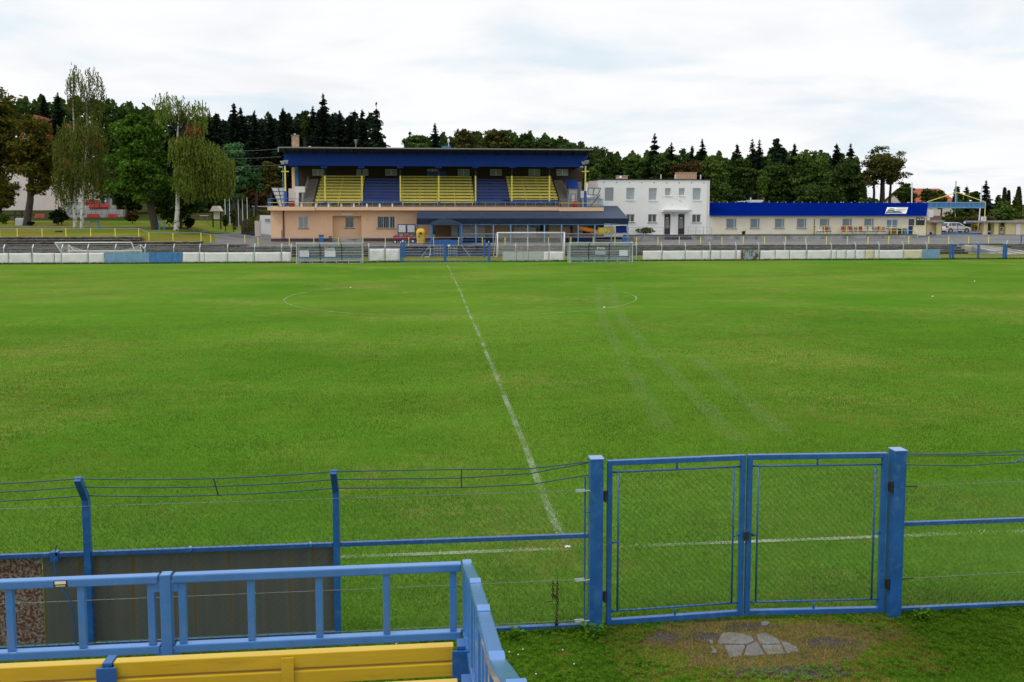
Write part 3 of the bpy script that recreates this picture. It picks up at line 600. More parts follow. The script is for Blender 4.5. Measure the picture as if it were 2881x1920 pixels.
# weeds at the foot of the gate posts
def weed(x, y, n, s, lb):
    mb = MB()
    for i in range(n):
        a = rng.uniform(0, 6.28); r0 = rng.uniform(.01, .5)*s; px, py, pz = x+math.cos(a)*r0, y+math.sin(a)*r0*.4, rng.uniform(.02, .5)*s; L = rng.uniform(.12, .3)*s; b = rng.uniform(0, 6.28); ww = L*.4
        c, d = math.cos(b), math.sin(b); mb.quad((px, py, pz), (px+L*.5*c-ww*d, py+L*.5*d+ww*c, pz+.15*s*rng.random()), (px+L*c, py+L*d, pz+.05*s*rng.random()), (px+L*.5*c+ww*d, py+L*.5*d-ww*c, pz+.12*s*rng.random()))
        if i % 5 == 0: mb.tube([(x, y, 0), (px, py, pz)], .003, 4)
    tag(mb.build('weed', lf_verge), lb, 'weed')
weed(1.63, 8.24, 60, .26, 'leafy weed clump at the foot of the left gate post'); weed(.82, 8.27, 40, .22, 'low leafy weed under the bottom rail left of the gate')
weed(5.15, 8.26, 60, .22, 'tall grassy weed at the foot of the right gate post'); weed(-.05, 8.22, 60, .30, 'broad leaved weed seen beneath the front railing')

# ------------------------------------------------------------------ the viewer's stand: concrete tiers, added shade wall, railings, yellow bench
st = MB()
for k, (ya, yb, z) in enumerate([(4.25, 5.75, 1.0), (3.45, 4.25, 1.22), (2.65, 3.45, 1.5), (1.85, 2.65, 1.8), (.9, 1.85, 2.1), (-.9, .9, 2.4)]+[(-1.7-.8*q, -.9-.8*q, 2.65+.25*q) for q in range(9)]+[(-8.6, -8.11, 8.0)]): st.box(-14, .38, ya, yb, -.2, z)  # rear tiers and tall wall added out of view to block sky light
tag(st.build('terrace_and_shade_wall', 'concrete', loc=(-7, 0, 0)), 'concrete tiers of the spectator stand under the viewer, plus an added unseen shading wall', 'stand', kind='structure')
RY = 5.6
rl = thing('front_railing', (-2, RY, 1.0), 'light blue square tube railing along the front of the stand', 'railing')
t = .062
for x in (-1.725, -4.2):
    MB().box(x-.034, x+.034, RY-.034, RY+.034, 1.0, 1.935).build('post', 'blue_rail', rl, bevel=.005)
for xa, xb in ((-4.16, -1.772), (-1.678, .195)):
    MB().box(xa, xb, RY-t/2, RY+t/2, 1.875, 1.93).build('top_rail', 'blue_rail', rl, bevel=.008)
    MB().box(xa, xb, RY-t/2, RY+t/2, 1.405, 1.46).build('bottom_rail', 'blue_rail', rl, bevel=.008)
    for x, z in ((xa if xa > -2 else xb, 1.85), (xa if xa > -2 else xb, 1.40)):
        MB().box(x-.03, x+.03, RY-.02, RY+.02, z-.035, z+.03).build('bracket', 'blue_rail', rl, bevel=.004)
for px in (-230, 30, 232, 428, 515, 708, 899, 1088, 1275):
    x = W(px, 1720, RY).x; MB().box(x-.023, x+.023, RY-.018, RY+.018, 1.46, 1.875).build('baluster', 'blue_rail', rl, bevel=.004)
mb = MB(); sx = W(176, 1640, RY).x; mb.cur = 0; mb.box(sx-.042, sx+.042, RY-t/2-.002, RY-t/2, 1.882, 1.926); mb.cur = 1; mb.box(sx-.034, sx+.034, RY-t/2-.004, RY-t/2-.002, 1.902, 1.922)
mb.cur = 2; mb.box(sx-.03, sx+.03, RY-t/2-.004, RY-t/2-.002, 1.888, 1.893); mb.build('sticker', ['dark', 'white', 'yellow'], rl)
sr = thing('side_railing', (.235, 3.8, 1.0), 'light blue railing climbing beside the steps to the right of the yellow bench', 'railing')
sp = [(5.6, 1.925), (4.53, 2.26), (3.82, 2.44), (3.03, 2.63), (2.3, 2.93), (1.5, 3.2)]
for k, (y, z) in enumerate(sp):
    MB().box(.205, .267, y-.034, y+.034, [1.0, 1.0, 1.3, 1.6, 1.9, 1.9][k], z+.012).build('post', 'blue_rail', sr, bevel=.005)
for (ya, za), (yb, zb) in zip(sp[:-1], sp[1:]):
    u = (Vector((0, yb-ya, zb-za))).normalized()*.045; A, B = Vector((.236, ya, za-.025))+u, Vector((.236, yb, zb-.025))-u
    MB().bar(A, B, .066, .05).build('top_rail', 'blue_rail', sr, bevel=.008)
    MB().bar(A-Vector((0, 0, .47)), B-Vector((0, 0, .47)), .066, .05).build('bottom_rail', 'blue_rail', sr, bevel=.008)
    for q in (.14, .5, .86):
        P = A.lerp(B, q); MB().box(P.x-.02, P.x+.02, P.y-.023, P.y+.023, P.z-.47, P.z-.02).build('baluster', 'blue_rail', sr, bevel=.004)
def yellow_bench(BY, dz, lb):
    bn = thing('yellow_bench', (-2, BY, 1.0+dz), lb, 'bench')
    for xa, xb in ((-4.8, -1.87), (-1.815, .125)):
        MB().box(xa, xb, BY-.03, BY+.03, 1.628+dz, 1.715+dz).build('upper_board', 'yellow_near', bn, bevel=.006)
        MB().box(xa, xb, BY-.04, BY+.02, 1.535+dz, 1.615+dz).build('lower_board', 'yellow_near', bn, bevel=.006)
        for ya in (4.99, 5.10): MB().box(xa, xb, BY-4.92+ya, BY-4.92+ya+.10, 1.29+dz, 1.33+dz).build('seat_board', 'yellow_near', bn, bevel=.006)
    for x in (-1.843, .17):
        mb = MB(); mb.box(x-.055, x+.055, BY-.062, BY-.047, 1.52+dz, 1.70+dz); mb.box(x-.026, x+.026, BY-.047, BY+.05, 1.70+dz, 1.722+dz); mb.box(x-.026, x+.026, BY+.032, BY+.05, 1.0+dz, 1.70+dz); mb.box(x-.026, x+.026, BY+.05, BY+.30, 1.25+dz, 1.285+dz); mb.box(x-.026, x+.026, BY+.22, BY+.27, 1.0+dz, 1.25+dz)
        mb.build('bracket', 'blue_near', bn, bevel=.004)
    x = W(813, 1880, BY).x; MB().box(x-.036, x+.036, BY-.052, BY-.046, 1.525+dz, 1.705+dz).build('joint_plate', 'yellow_near', bn, bevel=.002)
yellow_bench(4.92, 0, 'long yellow two board bench back with blue brackets right behind the front railing')
yellow_bench(4.12, .22, 'second yellow bench back, only a sliver of its top at the very bottom edge')
# ------------------------------------------------------------------ stone terrace steps, three flights of different height
def terrace(name, x0, x1, n, lb):
    t = thing(name, ((x0+x1)/2, 92, 0), lb, 'terrace'); e = {8: 2.0, 6: 1.5, 5: 1.25, 4: 1.0}[n]
    rz = e/n; rr = random.Random(n)
    for k in range(n):
        y = 90.5+.7*k
        mb = MB(); x = x0
        while x < x1:                              # rough stone courses, each block a little in or out
            L = min(x1, x+rr.uniform(.5, 1.4)); d = rr.uniform(-.05, .05)
            mb.box(x, L-.02, y+d, y+.68, -.1, rz*(k+1)-.055-rr.uniform(0, .03)); x = L
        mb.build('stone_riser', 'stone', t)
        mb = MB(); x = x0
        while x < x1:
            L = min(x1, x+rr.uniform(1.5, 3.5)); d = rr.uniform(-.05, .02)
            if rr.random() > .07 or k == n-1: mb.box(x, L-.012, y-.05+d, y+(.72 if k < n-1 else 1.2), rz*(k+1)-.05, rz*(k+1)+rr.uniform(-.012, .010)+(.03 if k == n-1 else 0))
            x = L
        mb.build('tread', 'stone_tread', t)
terrace('stone_terrace', -75, -30.95, 8, 'tallest flight of dark stone terrace steps at the far left')
terrace('stone_terrace', -30.9, -24.25, 6, 'short middle height flight of dark terrace steps below the dark green tree')
terrace('stone_terrace', -24.2, -19.35, 5, 'short lower flight of dark terrace steps beside the asphalt slope')
terrace('stone_terrace', -19.3, 60.2, 4, 'long low flight of dark terrace steps before the grandstand and white house')
terrace('stone_terrace', 66.5, 100, 4, 'dark terrace steps to the right of the concrete ramp')
rm = MB(); rm.add([(60.2, 93.6, 1.04), (63.5, 94.2, 1.04), (68.5, 89.3, .03), (63.2, 88.6, .03), (60.2, 93.6, -.2), (63.5, 94.2, -.2), (68.5, 89.3, -.2), (63.2, 88.6, -.2)], [(3, 2, 1, 0), (0, 1, 5, 4), (1, 2, 6, 5), (2, 3, 7, 6), (3, 0, 4, 7)])
for k in range(3): rm.bar((60.4+1.1*k, 93.5+.2*k, 1.07), (63.5+1.7*k, 88.7+.23*k, .07), .08, .06)
tag(rm.build('concrete_ramp', 'concrete'), 'pale sloping concrete ramp cutting through the terrace at the right', 'ramp')

# ------------------------------------------------------------------ far fence: posts with bent tops, wires, banners
def far_fence(lb, px, x_ends, col='galv'):
    xs = [W(p, 742, FF).x for p in px]; t = thing('far_fence', (sum(xs)/len(xs), FF, 0), lb, 'fence')
    for x in xs:
        mb = MB(); mb.box(x-.04, x+.04, FF-.04, FF+.04, -.1, 1.42); mb.bar((x, FF, 1.40), (x, FF+.30, 1.74), .078, .078, (1, 0, 0)); mb.build('post', col, t)
    a, b = [W(p, 742, FF).x for p in x_ends]
    for z, r in ((1.36, .011), (1.12, .009), (.9, .009), (.06, .012)):
        mb = MB(); mb.tube([(a, FF, z), ((a+b)/2, FF, z-.01), (b, FF, z)], r, 4); mb.build('wire', 'galv', t)
    for dy, z in ((.14, 1.55), (.28, 1.7)):
        mb = MB(); mb.tube([(a, FF+dy, z), (b, FF+dy, z)], .007, 4); mb.build('wire', 'galv', t)
far_fence('long far fence of grey bent top posts left of the left dugout', [-69, 12, 93, 175.6, 248.5, 325.9, 409, 490, 563, 641, 717, 793, 820], [-120, 820])
far_fence('short far fence piece between the left dugout and the blue gate', [1038, 1084], [1026, 1127])
far_fence('far fence piece with grey boards before the white goal', [1451, 1485, 1545], [1380, 1600])
far_fence('long far fence of bent top posts right of the right dugout', [1790, 1861, 1928, 1997, 2070, 2134, 2207, 2268, 2338, 2406, 2472, 2540, 2606], [1783, 2672])
far_fence('far fence at the right edge beyond the blue post gate', [2906, 2980], [2829, 3000])
def banner(p0, p1, m, lb, top=1.0, wav=.02, seed=0):
    a, b = W(p0, 730, FF).x, W(p1, 730, FF).x; rr = random.Random(seed); nx, nz = max(4, int((b-a)/.18)), 7; vs = []
    ph = [rr.uniform(0, 6) for _ in range(4)]; tl, tr = rr.uniform(-.03, .005), rr.uniform(-.03, .005); soft = m.startswith('cloth')
    for j in range(nz):
        for i in range(nx):
            u, v = i/(nx-1), j/(nz-1); x = a+(b-a)*u
            y = FF-.075+(wav*math.sin(3.1*x+4*v+ph[0])+wav*.7*math.sin(7*x-6*v+ph[1])*(1-v*.5) if soft else 0)
            z = .06+(top-.06)*v
            if soft: z += v*(tl*(1-u)+tr*u)+(-.015*math.sin(math.pi*u)*v)+(1-v)*.02*math.sin(5*x+ph[2])
            vs.append((x, y, z))
    k = len(vs); vs += [(x, y+.022, z) for x, y, z in vs]; mb = MB()
    fs = [(j*nx+i, j*nx+i+1, (j+1)*nx+i+1, (j+1)*nx+i) for j in range(nz-1) for i in range(nx-1)]
    rim = list(range(nx))+[j*nx+nx-1 for j in range(1, nz)]+[(nz-1)*nx+i for i in range(nx-2, -1, -1)]+[j*nx for j in range(nz-2, 0, -1)]
    fs += [tuple(k+q for q in reversed(f)) for f in fs]+[(rim[i-1], rim[i-1]+k, rim[i]+k, rim[i]) for i in range(len(rim))]
    mb.add(vs, fs); o = mb.build('banner' if soft else 'board', m, smooth=soft); tag(o, lb, 'banner' if soft else 'board', 'advertising boards along the far fence')
cw, cc, bp, bm_, bg_ = 'cloth_white', 'cloth_cream', 'blue_pale', 'blue_mid', 'board_grey'
LEFT = [(-60, 25, cw), (27, 89.5, cw), (94.5, 153, cw), (155, 174, cw), (176, 248, cw), (251, 294, cw), (295, 326, bp), (327, 357, bp), (357.5, 419.5, bp), (420, 513.6, bm_), (515.5, 561.5, cw), (564, 576, cw), (577, 640, cw), (643, 715, cw), (718, 791, cw), (795, 819, cw)]
RIGHT = [(1808, 1861, cw), (1863.6, 1926.5, cw), (1929, 1974, cw), (1975, 1996, cw), (2000, 2027, cw), (2028, 2068.5, cw), (2071.7, 2083, cw), (2084, 2137, 'rusty_far'), (2138.6, 2179.6, cw), (2181, 2220, cw), (2221.5, 2267, cw), (2270.6, 2336.5, cw), (2339, 2352, cw), (2353.5, 2379, cw), (2380.5, 2404.6, cw), (2407, 2432, cw), (2433.7, 2458.5, cc), (2459.5, 2470.6, cw), (2473, 2540, cw), (2542, 2593, cc), (2594, 2642.7, bp)]
MID = [(1414, 1451, bg_), (1453.5, 1471, bg_), (1472, 1485, bg_), (1487, 1528, bg_), (1529, 1544, cw), (1546, 1587, cw)]
kind = {cw: 'white wrinkled banner', cc: 'yellowed cream banner', bp: 'faded light blue board', bm_: 'bright blue streaked board', bg_: 'plain light grey board', 'rusty_far': 'peeling rust stained board'}
for k, (a, b, m) in enumerate(LEFT): banner(a, b, m, f'{kind[m]}, {ORD[k]} panel from the left on the long left far fence', 1.0, .015, k)
for k, (a, b, m) in enumerate(RIGHT): banner(a, b, m, f'{kind[m]}, {ORD[k] if k < 20 else "last"} panel from the left on the long right far fence', .98, .014, 50+k)
for k, (a, b, m) in enumerate(MID): banner(a, b, m, f'{kind[m]}, {ORD[k]} panel from the left before the standing white goal', .95, .02, 90+k)
banner(1040, 1082, cw, 'white crumpled banner just right of the left dugout', 1.28, .03, 101); banner(1086, 1125, cw, 'white crumpled banner against the left post of the blue far gate', 1.28, .03, 102)

# ------------------------------------------------------------------ dugouts
def dugout(pa, pb, yf, lb, word, wpx, plates, seatcols, lw):
    a, b = W(pa, 742, yf).x, W(pb, 742, yf).x; t = thing('dugout', ((a+b)/2, yf+.6, 0), lb, 'dugout')
    prof = [(0, 1.80), (.12, 1.86), (.35, 1.87), (.65, 1.80), (.92, 1.62), (1.08, 1.35), (1.14, 1.0), (1.16, .25)]
    for k in range(4):
        x = a+.05+(b-a-.1)*k/3; mb = MB(); mb.tube([(x, yf+p, z) for p, z in prof]+[(x, yf+1.16, 0)], .035, 6)
        if k in (0, 3): mb.bar((x, yf+.03, 0), (x, yf+.03, 1.82), .07, .07); mb.bar((x, yf+.03, .06), (x, yf+1.16, .06), .06)
        mb.build('rib', 'grey_frame' if k in (0, 3) else 'dark', t)
    for p, z in ((0, 1.80), (.92, 1.64), (1.14, 1.0), (1.16, .25)):
        mb = MB(); mb.tube([(a, yf+p, z), (b, yf+p, z)], .026, 6); mb.build('cross_bar', 'grey_frame', t)
    mb = MB(); pr2 = [(p+.03, z+.02) for p, z in prof]
    for (p, z), (q, w_) in zip(pr2[:-1], pr2[1:]): mb.quad((a, yf+p, z), (b, yf+p, z), (b, yf+q, w_), (a, yf+q, w_))
    mb.build('canopy', 'clear', t, smooth=True)
    for x in (a+.02, b-.02):
        mb = MB(); pts = [(x, yf+p, z) for p, z in prof]; mb.add(pts+[(x, yf, .1)], [tuple(range(len(pts)+1))]); mb.build('side_panel', 'clear', t)
    MB().box(a+.15, b-.15, yf+.55, yf+.95, .50, .57).build('seat', seatcols[0], t)
    MB().box(a+.15, b-.15, yf+.42, yf+.50, .20, .27).build('foot_bar', seatcols[1], t)
    MB().box(a-.05, b+.05, yf-.1, yf+.02, -.05, .05).build('kerb', 'concrete', t)
    for k in range(6):
        x = a+.25+(b-a-.5)*k/5
        for dy in (.46, .9): MB().bar((x, yf+dy, 0), (x, yf+dy, .5), .035).build('leg', 'grey_frame', t)
    for (x0, y0, x1, y1, m) in plates:
        X0, X1, Z0, Z1 = rc_(x0, y0, x1, y1, yf+1.05); MB().box(X0, X1, yf+1.03, yf+1.05, Z0, Z1).build('notice_sheet', m, t)
    # the word faces the grandstand, so it reads mirrored from the pitch
    X0, X1, Z0, Z1 = rc_(*wpx, yf+1.0); cu = bpy.data.curves.new('word', 'FONT'); cu.body = word; cu.extrude = .012; cu.size = 1; cu.offset = .03
    to = bpy.data.objects.new('word_tmp', cu); C.objects.link(to); bpy.context.view_layer.update(); me = bpy.data.meshes.new_from_object(to.evaluated_get(bpy.context.evaluated_depsgraph_get()))
    bpy.data.objects.remove(to); co = np.array([v.co for v in me.vertices]); mn, mxx = co.min(0), co.max(0)
    mb = MB(); mb.add([(X1-(c[0]-mn[0])/(mxx[0]-mn[0])*(X1-X0), yf+1.0-c[2], Z0+(c[1]-mn[1])/(mxx[1]-mn[1])*(Z1-Z0)) for c in co], [tuple(p.vertices) for p in me.polygons]); mb.build('lettering', 'white', t); bpy.data.meshes.remove(me)
dugout(833.5, 1021, 77.4, 'left team shelter with clear curved canopy and two white sheets, mirrored word DOMÁCÍ', 'DOMÁCÍ', (913, 696, 941, 704.5), [(842.8, 705, 869.6, 733, 'cloth_white'), (913.5, 705, 943.8, 731.5, 'white')], ('blue', 'galv'), 6)
dugout(1602, 1781, 76.6, 'right team shelter with clear curved canopy and one grey sheet, mirrored word HOSTÉ', 'HOSTÉ', (1679, 695, 1702, 702), [(1674.5, 705, 1704, 717, 'board_grey'), (1742, 704, 1766.5, 727, 'white')], ('blue', 'blue_pale'), 6)

# ------------------------------------------------------------------ goals
def netgrid(mb, P, Q, S_, T_, nu, nv, sagf=0, r=.009):   # bilinear net patch P-Q (bottom) S-T (top)
    P, Q, S_, T_ = map(Vector, (P, Q, S_, T_))
    pt = lambda u, v: P.lerp(Q, u).lerp(S_.lerp(T_, u), v)-Vector((0, 0, sagf*4*u*(1-u)))
    for i in range(nu+1): mb.tube([pt(i/nu, v) for v in (0, .5, 1)], r, 3, False)
    for j in range(nv+1): mb.tube([pt(u, j/nv) for u in np.linspace(0, 1, 7)], r, 3, False)
gl = thing('football_goal', (10.2, 88, 0), 'white full size goal with its net standing behind the grey boards', 'goal')
a, b = W(1400, 722, 88).x, W(1588, 722, 88).x; ht = W(1490, 655, 88).z
for x, s in ((a, -1), (b, 1)):
    mb = MB(); mb.tube([(x, 88, 0), (x, 88, ht)], .06, 10); mb.build('post', 'white', gl, smooth=True)
    mb = MB(); mb.tube([(x, 88, ht), (x+s*.05, 88.9, ht-.05), (x+s*.28, 89.9, .05), (x, 88, .05)], .03, 8); mb.build('net_support', 'white', gl)
mb = MB(); mb.tube([(a-.06, 88, ht), (b+.06, 88, ht)], .06, 10); mb.build('crossbar', 'white', gl, smooth=True)
mb = MB(); netgrid(mb, (a, 89.85, .05), (b, 89.85, .05), (a, 88.9, ht-.05), (b, 88.9, ht-.05), 60, 22); netgrid(mb, (a, 88.9, ht-.05), (b, 88.9, ht-.05), (a, 88.05, ht), (b, 88.05, ht), 60, 7)
for x in (a, b): netgrid(mb, (x, 88, .05), (x, 89.85, .05), (x, 88, ht), (x, 88.9, ht-.05), 12, 20)
mb.build('net', 'net', gl)
tp_ = thing('tipped_goal', (-27, 84, 0), 'white goal tipped forward at the left with its net sagging between the ends', 'goal')
GY = 83.5; z1 = W(262, 683, GY).z; xa, xb = W(155, 690, GY).x, W(370, 690, GY).x; xc_, xd = W(184, 700, GY).x, W(394, 700, GY).x
mb = MB(); mb.tube([(xa, GY, z1), (xb, GY, z1)], .055, 8); mb.build('crossbar', 'white', tp_, smooth=True)
for x, q in ((xa, xa+.5), (xb, xb+.2)):
    mb = MB(); mb.tube([(x, GY, z1), (q, GY+1.2, 0)], .05, 8); mb.build('post', 'white', tp_, smooth=True)
zb = W(290, 706.5, GY).z; mb = MB(); mb.tube([(xc_, GY+.6, zb), (xd, GY+.6, zb)], .045, 8); mb.build('rear_bar', 'white', tp_, smooth=True)
for x, s in ((xc_+.05, 1), (xd-.15, 1)):
    zt = W(190, 689, GY).z; mb = MB(); mb.tube([(x, GY+.6, zt), (x+.05, GY+.6, zb-.25), (x+.45*s, GY+.7, zb), (x, GY+.6, zt)], .04, 6); mb.build('end_frame', 'white', tp_); MB().bar((x, GY+.6, 0), (x, GY+.6, zb), .05).build('leg', 'white', tp_)
mb = MB(); zt = W(190, 689, GY).z
P0, P1 = Vector((xc_+.05, GY+.55, zb)), Vector((xd-.15, GY+.55, zb))
for i in range(81):
    u = i/80; h = (zt-zb)*max(.10, (abs(2*u-1))**3.2); x = P0.x+(P1.x-P0.x)*u; mb.tube([(x, GY+.55, zb-.14), (x, GY+.58, zb-.02+h)], .009, 3, False)
for v in np.linspace(0, 1, 7):
    pts = []
    for u in np.linspace(0, 1, 17): h = (zt-zb)*max(.10, (abs(2*u-1))**3.2); pts.append((P0.x+(P1.x-P0.x)*u, GY+.565, zb-.14+(h+.12)*v))
    mb.tube(pts, .009, 3, False)
netgrid(mb, (xa+.35, GY+.9, .4), (xa+1.0, GY+.9, .4), (xa, GY, z1), (xa+1.0, GY+.6, z1-.3), 7, 14)
mb.build('net', 'net', tp_)

# ------------------------------------------------------------------ blue gate in the middle of the far fence and the frame behind it
def gx(p, Y=FF-.6): return W(p, 735, Y).x
GFY = FF-.6
bg2 = thing('wide_gate', (gx(1252), GFY, 0), 'wide blue double gate of thin rails in the middle of the far fence', 'gate')
for p, zt in ((1129, 1.78), (1252, 1.98), (1377, 1.78)):
    x = gx(p); MB().box(x-.09, x+.09, GFY-.07, GFY+.07, -.1, zt).build('post', 'blue', bg2)
for p in (1129, 1377):
    x = gx(p); mb = MB(); mb.bar((x-.05, GFY, 1.7), (x-.05, GFY+.2, 1.92), .06); mb.build('post_tip', 'galv', bg2)
for p0, p1, br in ((1134, 1249, ((1211, 690), (1185, 724))), (1256, 1373, ((1297.5, 690), (1322.7, 722)))):
    a, b = gx(p0), gx(p1); mb = MB()
    for z in (.06, 1.77): mb.bar((a, GFY, z), (b, GFY, z), .05)
    for x in (a, b): mb.bar((x, GFY, .06), (x, GFY, 1.77), .05)
    mb.bar(((a+b)/2, GFY, .06), ((a+b)/2, GFY, 1.77), .025); lf = mb.build('gate_leaf', 'blue', bg2)
    for z in (.62, .92, 1.2): mb = MB(); mb.bar((a, GFY, z), (b, GFY, z), .03); mb.build('rail', 'blue', lf)
    A, B = W(*br[0], GFY), W(*br[1], GFY); mb = MB(); mb.bar(A, B, .045); mb.build('brace', 'galv', lf)
x = gx(1263); mb = MB(); q = W(1263, 691.5, GFY); mb.add([(q.x-.14, GFY-.05, q.z+.02), (q.x-.02, GFY-.05, q.z-.12), (q.x+.14, GFY-.05, q.z-.01), (q.x+.02, GFY-.05, q.z+.13), (q.x-.14, GFY-.04, q.z+.02), (q.x-.02, GFY-.04, q.z-.12), (q.x+.14, GFY-.04, q.z-.01), (q.x+.02, GFY-.04, q.z+.13)], [(0, 1, 2, 3), (7, 6, 5, 4), (0, 4, 5, 1), (1, 5, 6, 2), (2, 6, 7, 3), (3, 7, 4, 0)])
tag(mb.build('paper_tag', 'white'), 'small white tilted paper tag tied to the blue far gate', 'tag')
RY2 = 87.8; rb = thing('blue_barrier', (gx(1252, RY2), RY2, 0), 'blue tube barrier with two stout posts behind the wide blue gate', 'barrier')
for p in (1138, 1363): x = gx(p, RY2); MB().box(x-.1, x+.1, RY2-.08, RY2+.08, -.1, 1.85).build('post', 'blue', rb)
for z in (1.78, 1.2, .85, .3): mb = MB(); mb.bar((gx(1138, RY2), RY2, z), (gx(1363, RY2), RY2, z), .05); mb.build('rail', 'blue', rb)
mb = MB(); mb.tube([(gx(1196, RY2), RY2-.05, .05), (gx(1206, RY2), RY2-.3, .05), (gx(1210, RY2), RY2-.3, .25), (gx(1211, RY2), RY2, 1.0)], .05, 6); mb.build('bent_pipe', 'galv', rb)
for pp, lb in (((1221, 1230, 1239, 1247), 'left'), ((1261.5, 1268.4, 1277.6, 1286), 'right')):
    t = thing('lattice_grille', (gx(pp[1], 89.9), 89.9, 0), f'grey steel lattice grille, {lb} one of the pair before the terrace steps', 'grille')
    for p in pp: x = gx(p, 89.9); mb = MB(); mb.bar((x, 89.9, 0), (x, 89.9, 1.22), .045); mb.build('upright', 'galv', t)
    for z in (.1, .35, .62, .9, 1.15): mb = MB(); mb.bar((gx(pp[0], 89.9), 89.86, z), (gx(pp[3], 89.9), 89.86, z), .04); mb.build('rail', 'galv', t)
# gate of stout blue posts at the right
rg = thing('post_gate', (gx(2751, FF), FF, 0), 'blue tube gate with stout forked posts at the right end of the far fence', 'gate')
for p in (2673, 2681, 2751.5, 2823, 2830):
    x = gx(p, FF); mb = MB(); mb.box(x-.075, x+.075, FF-.07, FF+.07, -.1, 1.5); s = -1 if p < 2826 else 1
    mb.build('post', 'blue', rg); mb = MB(); mb.bar((x, FF, 1.48), (x+.18*s, FF+.1, 1.85), .08); mb.build('post_tip', 'galv', rg)
for z in (.08, .75, 1.45): mb = MB(); mb.bar((gx(2681, FF), FF, z), (gx(2823, FF), FF, z), .045); mb.build('rail', 'blue', rg)

# ------------------------------------------------------------------ yellow post railing along the promenade edge
def rail_run(lb, pxs, Y, zt=.95, right=None):
    t = thing('promenade_railing', (W(pxs[0], 680, Y).x, Y, zedge(W(pxs[0], 680, Y).x)), lb, 'railing'); tops = []
    for p in pxs:
        x = W(p, 680, Y).x; z = zedge(x)
        MB().box(x-.036, x+.036, Y-.036, Y+.036, z-.1, z+zt).build('post', 'yellow', t); tops.append((x, Y, z+zt))
    mb = MB()
    for A, B in zip(tops[:-1], tops[1:]): mb.bar(A, B, .055, .05)
    mb.build('hand_rail', 'blue_pale', t)
rail_run('yellow post railing above the tallest terrace at the left edge', [-70, 0, 49.5, 119.5, 186.5, 256, 325, 391, 419.5, 487, 566, 593, 689, 726], 96.4, .92)
rail_run('long yellow post railing before the grandstand and white house', [726, 814, 883, 952, 1021, 1084, 1150, 1220, 1290, 1357, 1421, 1484, 1543, 1606, 1669, 1730, 1791, 1851, 1911, 1971, 2031, 2091, 2151, 2210, 2267, 2325, 2384, 2442, 2500, 2556.5, 2613, 2669, 2725, 2781], 94.0, .92)
mb = thing('blue_bollard', (W(2874, 680, 94.3).x, 94.3, 1.0), 'blue railing post standing alone at the right edge of the promenade', 'post')
x = W(2873, 680, 94.3).x; MB().box(x-.05, x+.05, 94.25, 94.35, .95, 1.95).build('post', 'blue', mb); q = MB(); q.bar((x, 94.3, 1.93), (x+3, 94.3, 1.93), .06); q.build('hand_rail', 'blue', mb)
# ------------------------------------------------------------------ the grandstand
SY = 105.0
gs = thing('grandstand', (1.5, SY, 1.1), 'covered grandstand with apricot ground floor, blue fascia and dark flat roof', 'grandstand')
GZ = 1.05
def wall_holes(mb, x0, x1, z0, z1, y, d, holes):   # facade slab with real openings
    X = sorted({x0, x1, *[h[0] for h in holes], *[h[1] for h in holes]}); Z = sorted({z0, z1, *[h[2] for h in holes], *[h[3] for h in holes]})
    for i in range(len(X)-1):
        run = None
        for j in range(len(Z)-1):
            xc, zc = (X[i]+X[i+1])/2, (Z[j]+Z[j+1])/2
            solid = not any(h[0] < xc < h[1] and h[2] < zc < h[3] for h in holes)
            if solid: run = (run[0] if run else Z[j], Z[j+1])
            if (not solid or j == len(Z)-2) and run: mb.box(X[i], X[i+1], y, y+d, run[0], run[1]); run = None
def window(parent, r, y, depth=.14, frame='white', glass='glass', mull=(), bars=0, sill=None, barm='galv', fw=.06):
    X0, X1, Z0, Z1 = r; mb = MB()
    mb.box(X0, X0+fw, y+depth-.06, y+depth, Z0, Z1); mb.box(X1-fw, X1, y+depth-.06, y+depth, Z0, Z1); mb.box(X0+fw, X1-fw, y+depth-.06, y+depth, Z0, Z0+fw); mb.box(X0+fw, X1-fw, y+depth-.06, y+depth, Z1-fw, Z1)
    for u in mull: x = X0+(X1-X0)*u; mb.box(x-fw*.6, x+fw*.6, y+depth-.055, y+depth-.005, Z0+fw, Z1-fw)
    wdw = mb.build('window', frame, parent)
    MB().box(X0+.01, X1-.01, y+depth-.03, y+depth-.02, Z0+.01, Z1-.01).build('pane', glass, wdw)
    if bars:
        mb = MB()
        for k in range(bars): x = X0+(X1-X0)*(k+.5)/bars; mb.box(x-.018, x+.018, y+.02, y+.045, Z0+.03, Z1-.03)
        mb.build('bars', barm, wdw)
    if sill: MB().box(X0-.08, X1+.08, y-.10, y+depth-.065, Z0-.07, Z0-.005).build('sill', sill, wdw)
XL, XRr = W(762, 625, SY).x, 19.0
LZ0, LZ1 = W(900, 593, SY-1).z, W(900, 583, SY-1).z
w1 = rc_(840, 609, 867, 643, SY); nich = rc_(935.6, 608, 1016.8, 664.5, SY); w2 = rc_(1061, 609, 1112, 643, SY)
hs = [w1, (nich[0], nich[1], GZ, nich[3]), w2]
for p in ((1215, 1300), (1447, 1488), (1498, 1527), (1545, 1610), (1640, 1700)): hs.append((W(p[0], 650, SY).x, W(p[1], 650, SY).x, 2.0, 3.6))
wins_dark = hs[3:]
mb = MB(); wall_holes(mb, XL, XRr, GZ+.5, LZ0-.02, SY, .3, [h if h[2] > GZ else (h[0], h[1], GZ+.5, h[3]) for h in hs]); mb.box(XL, XL+.3, SY+.3, 116, GZ+.5, LZ0-.02); mb.box(XRr-.3, XRr, SY+.3, 116, GZ+.5, LZ0-.02); mb.box(XL+.3, XRr-.3, 115.7, 116, GZ+.5, LZ0-.02)
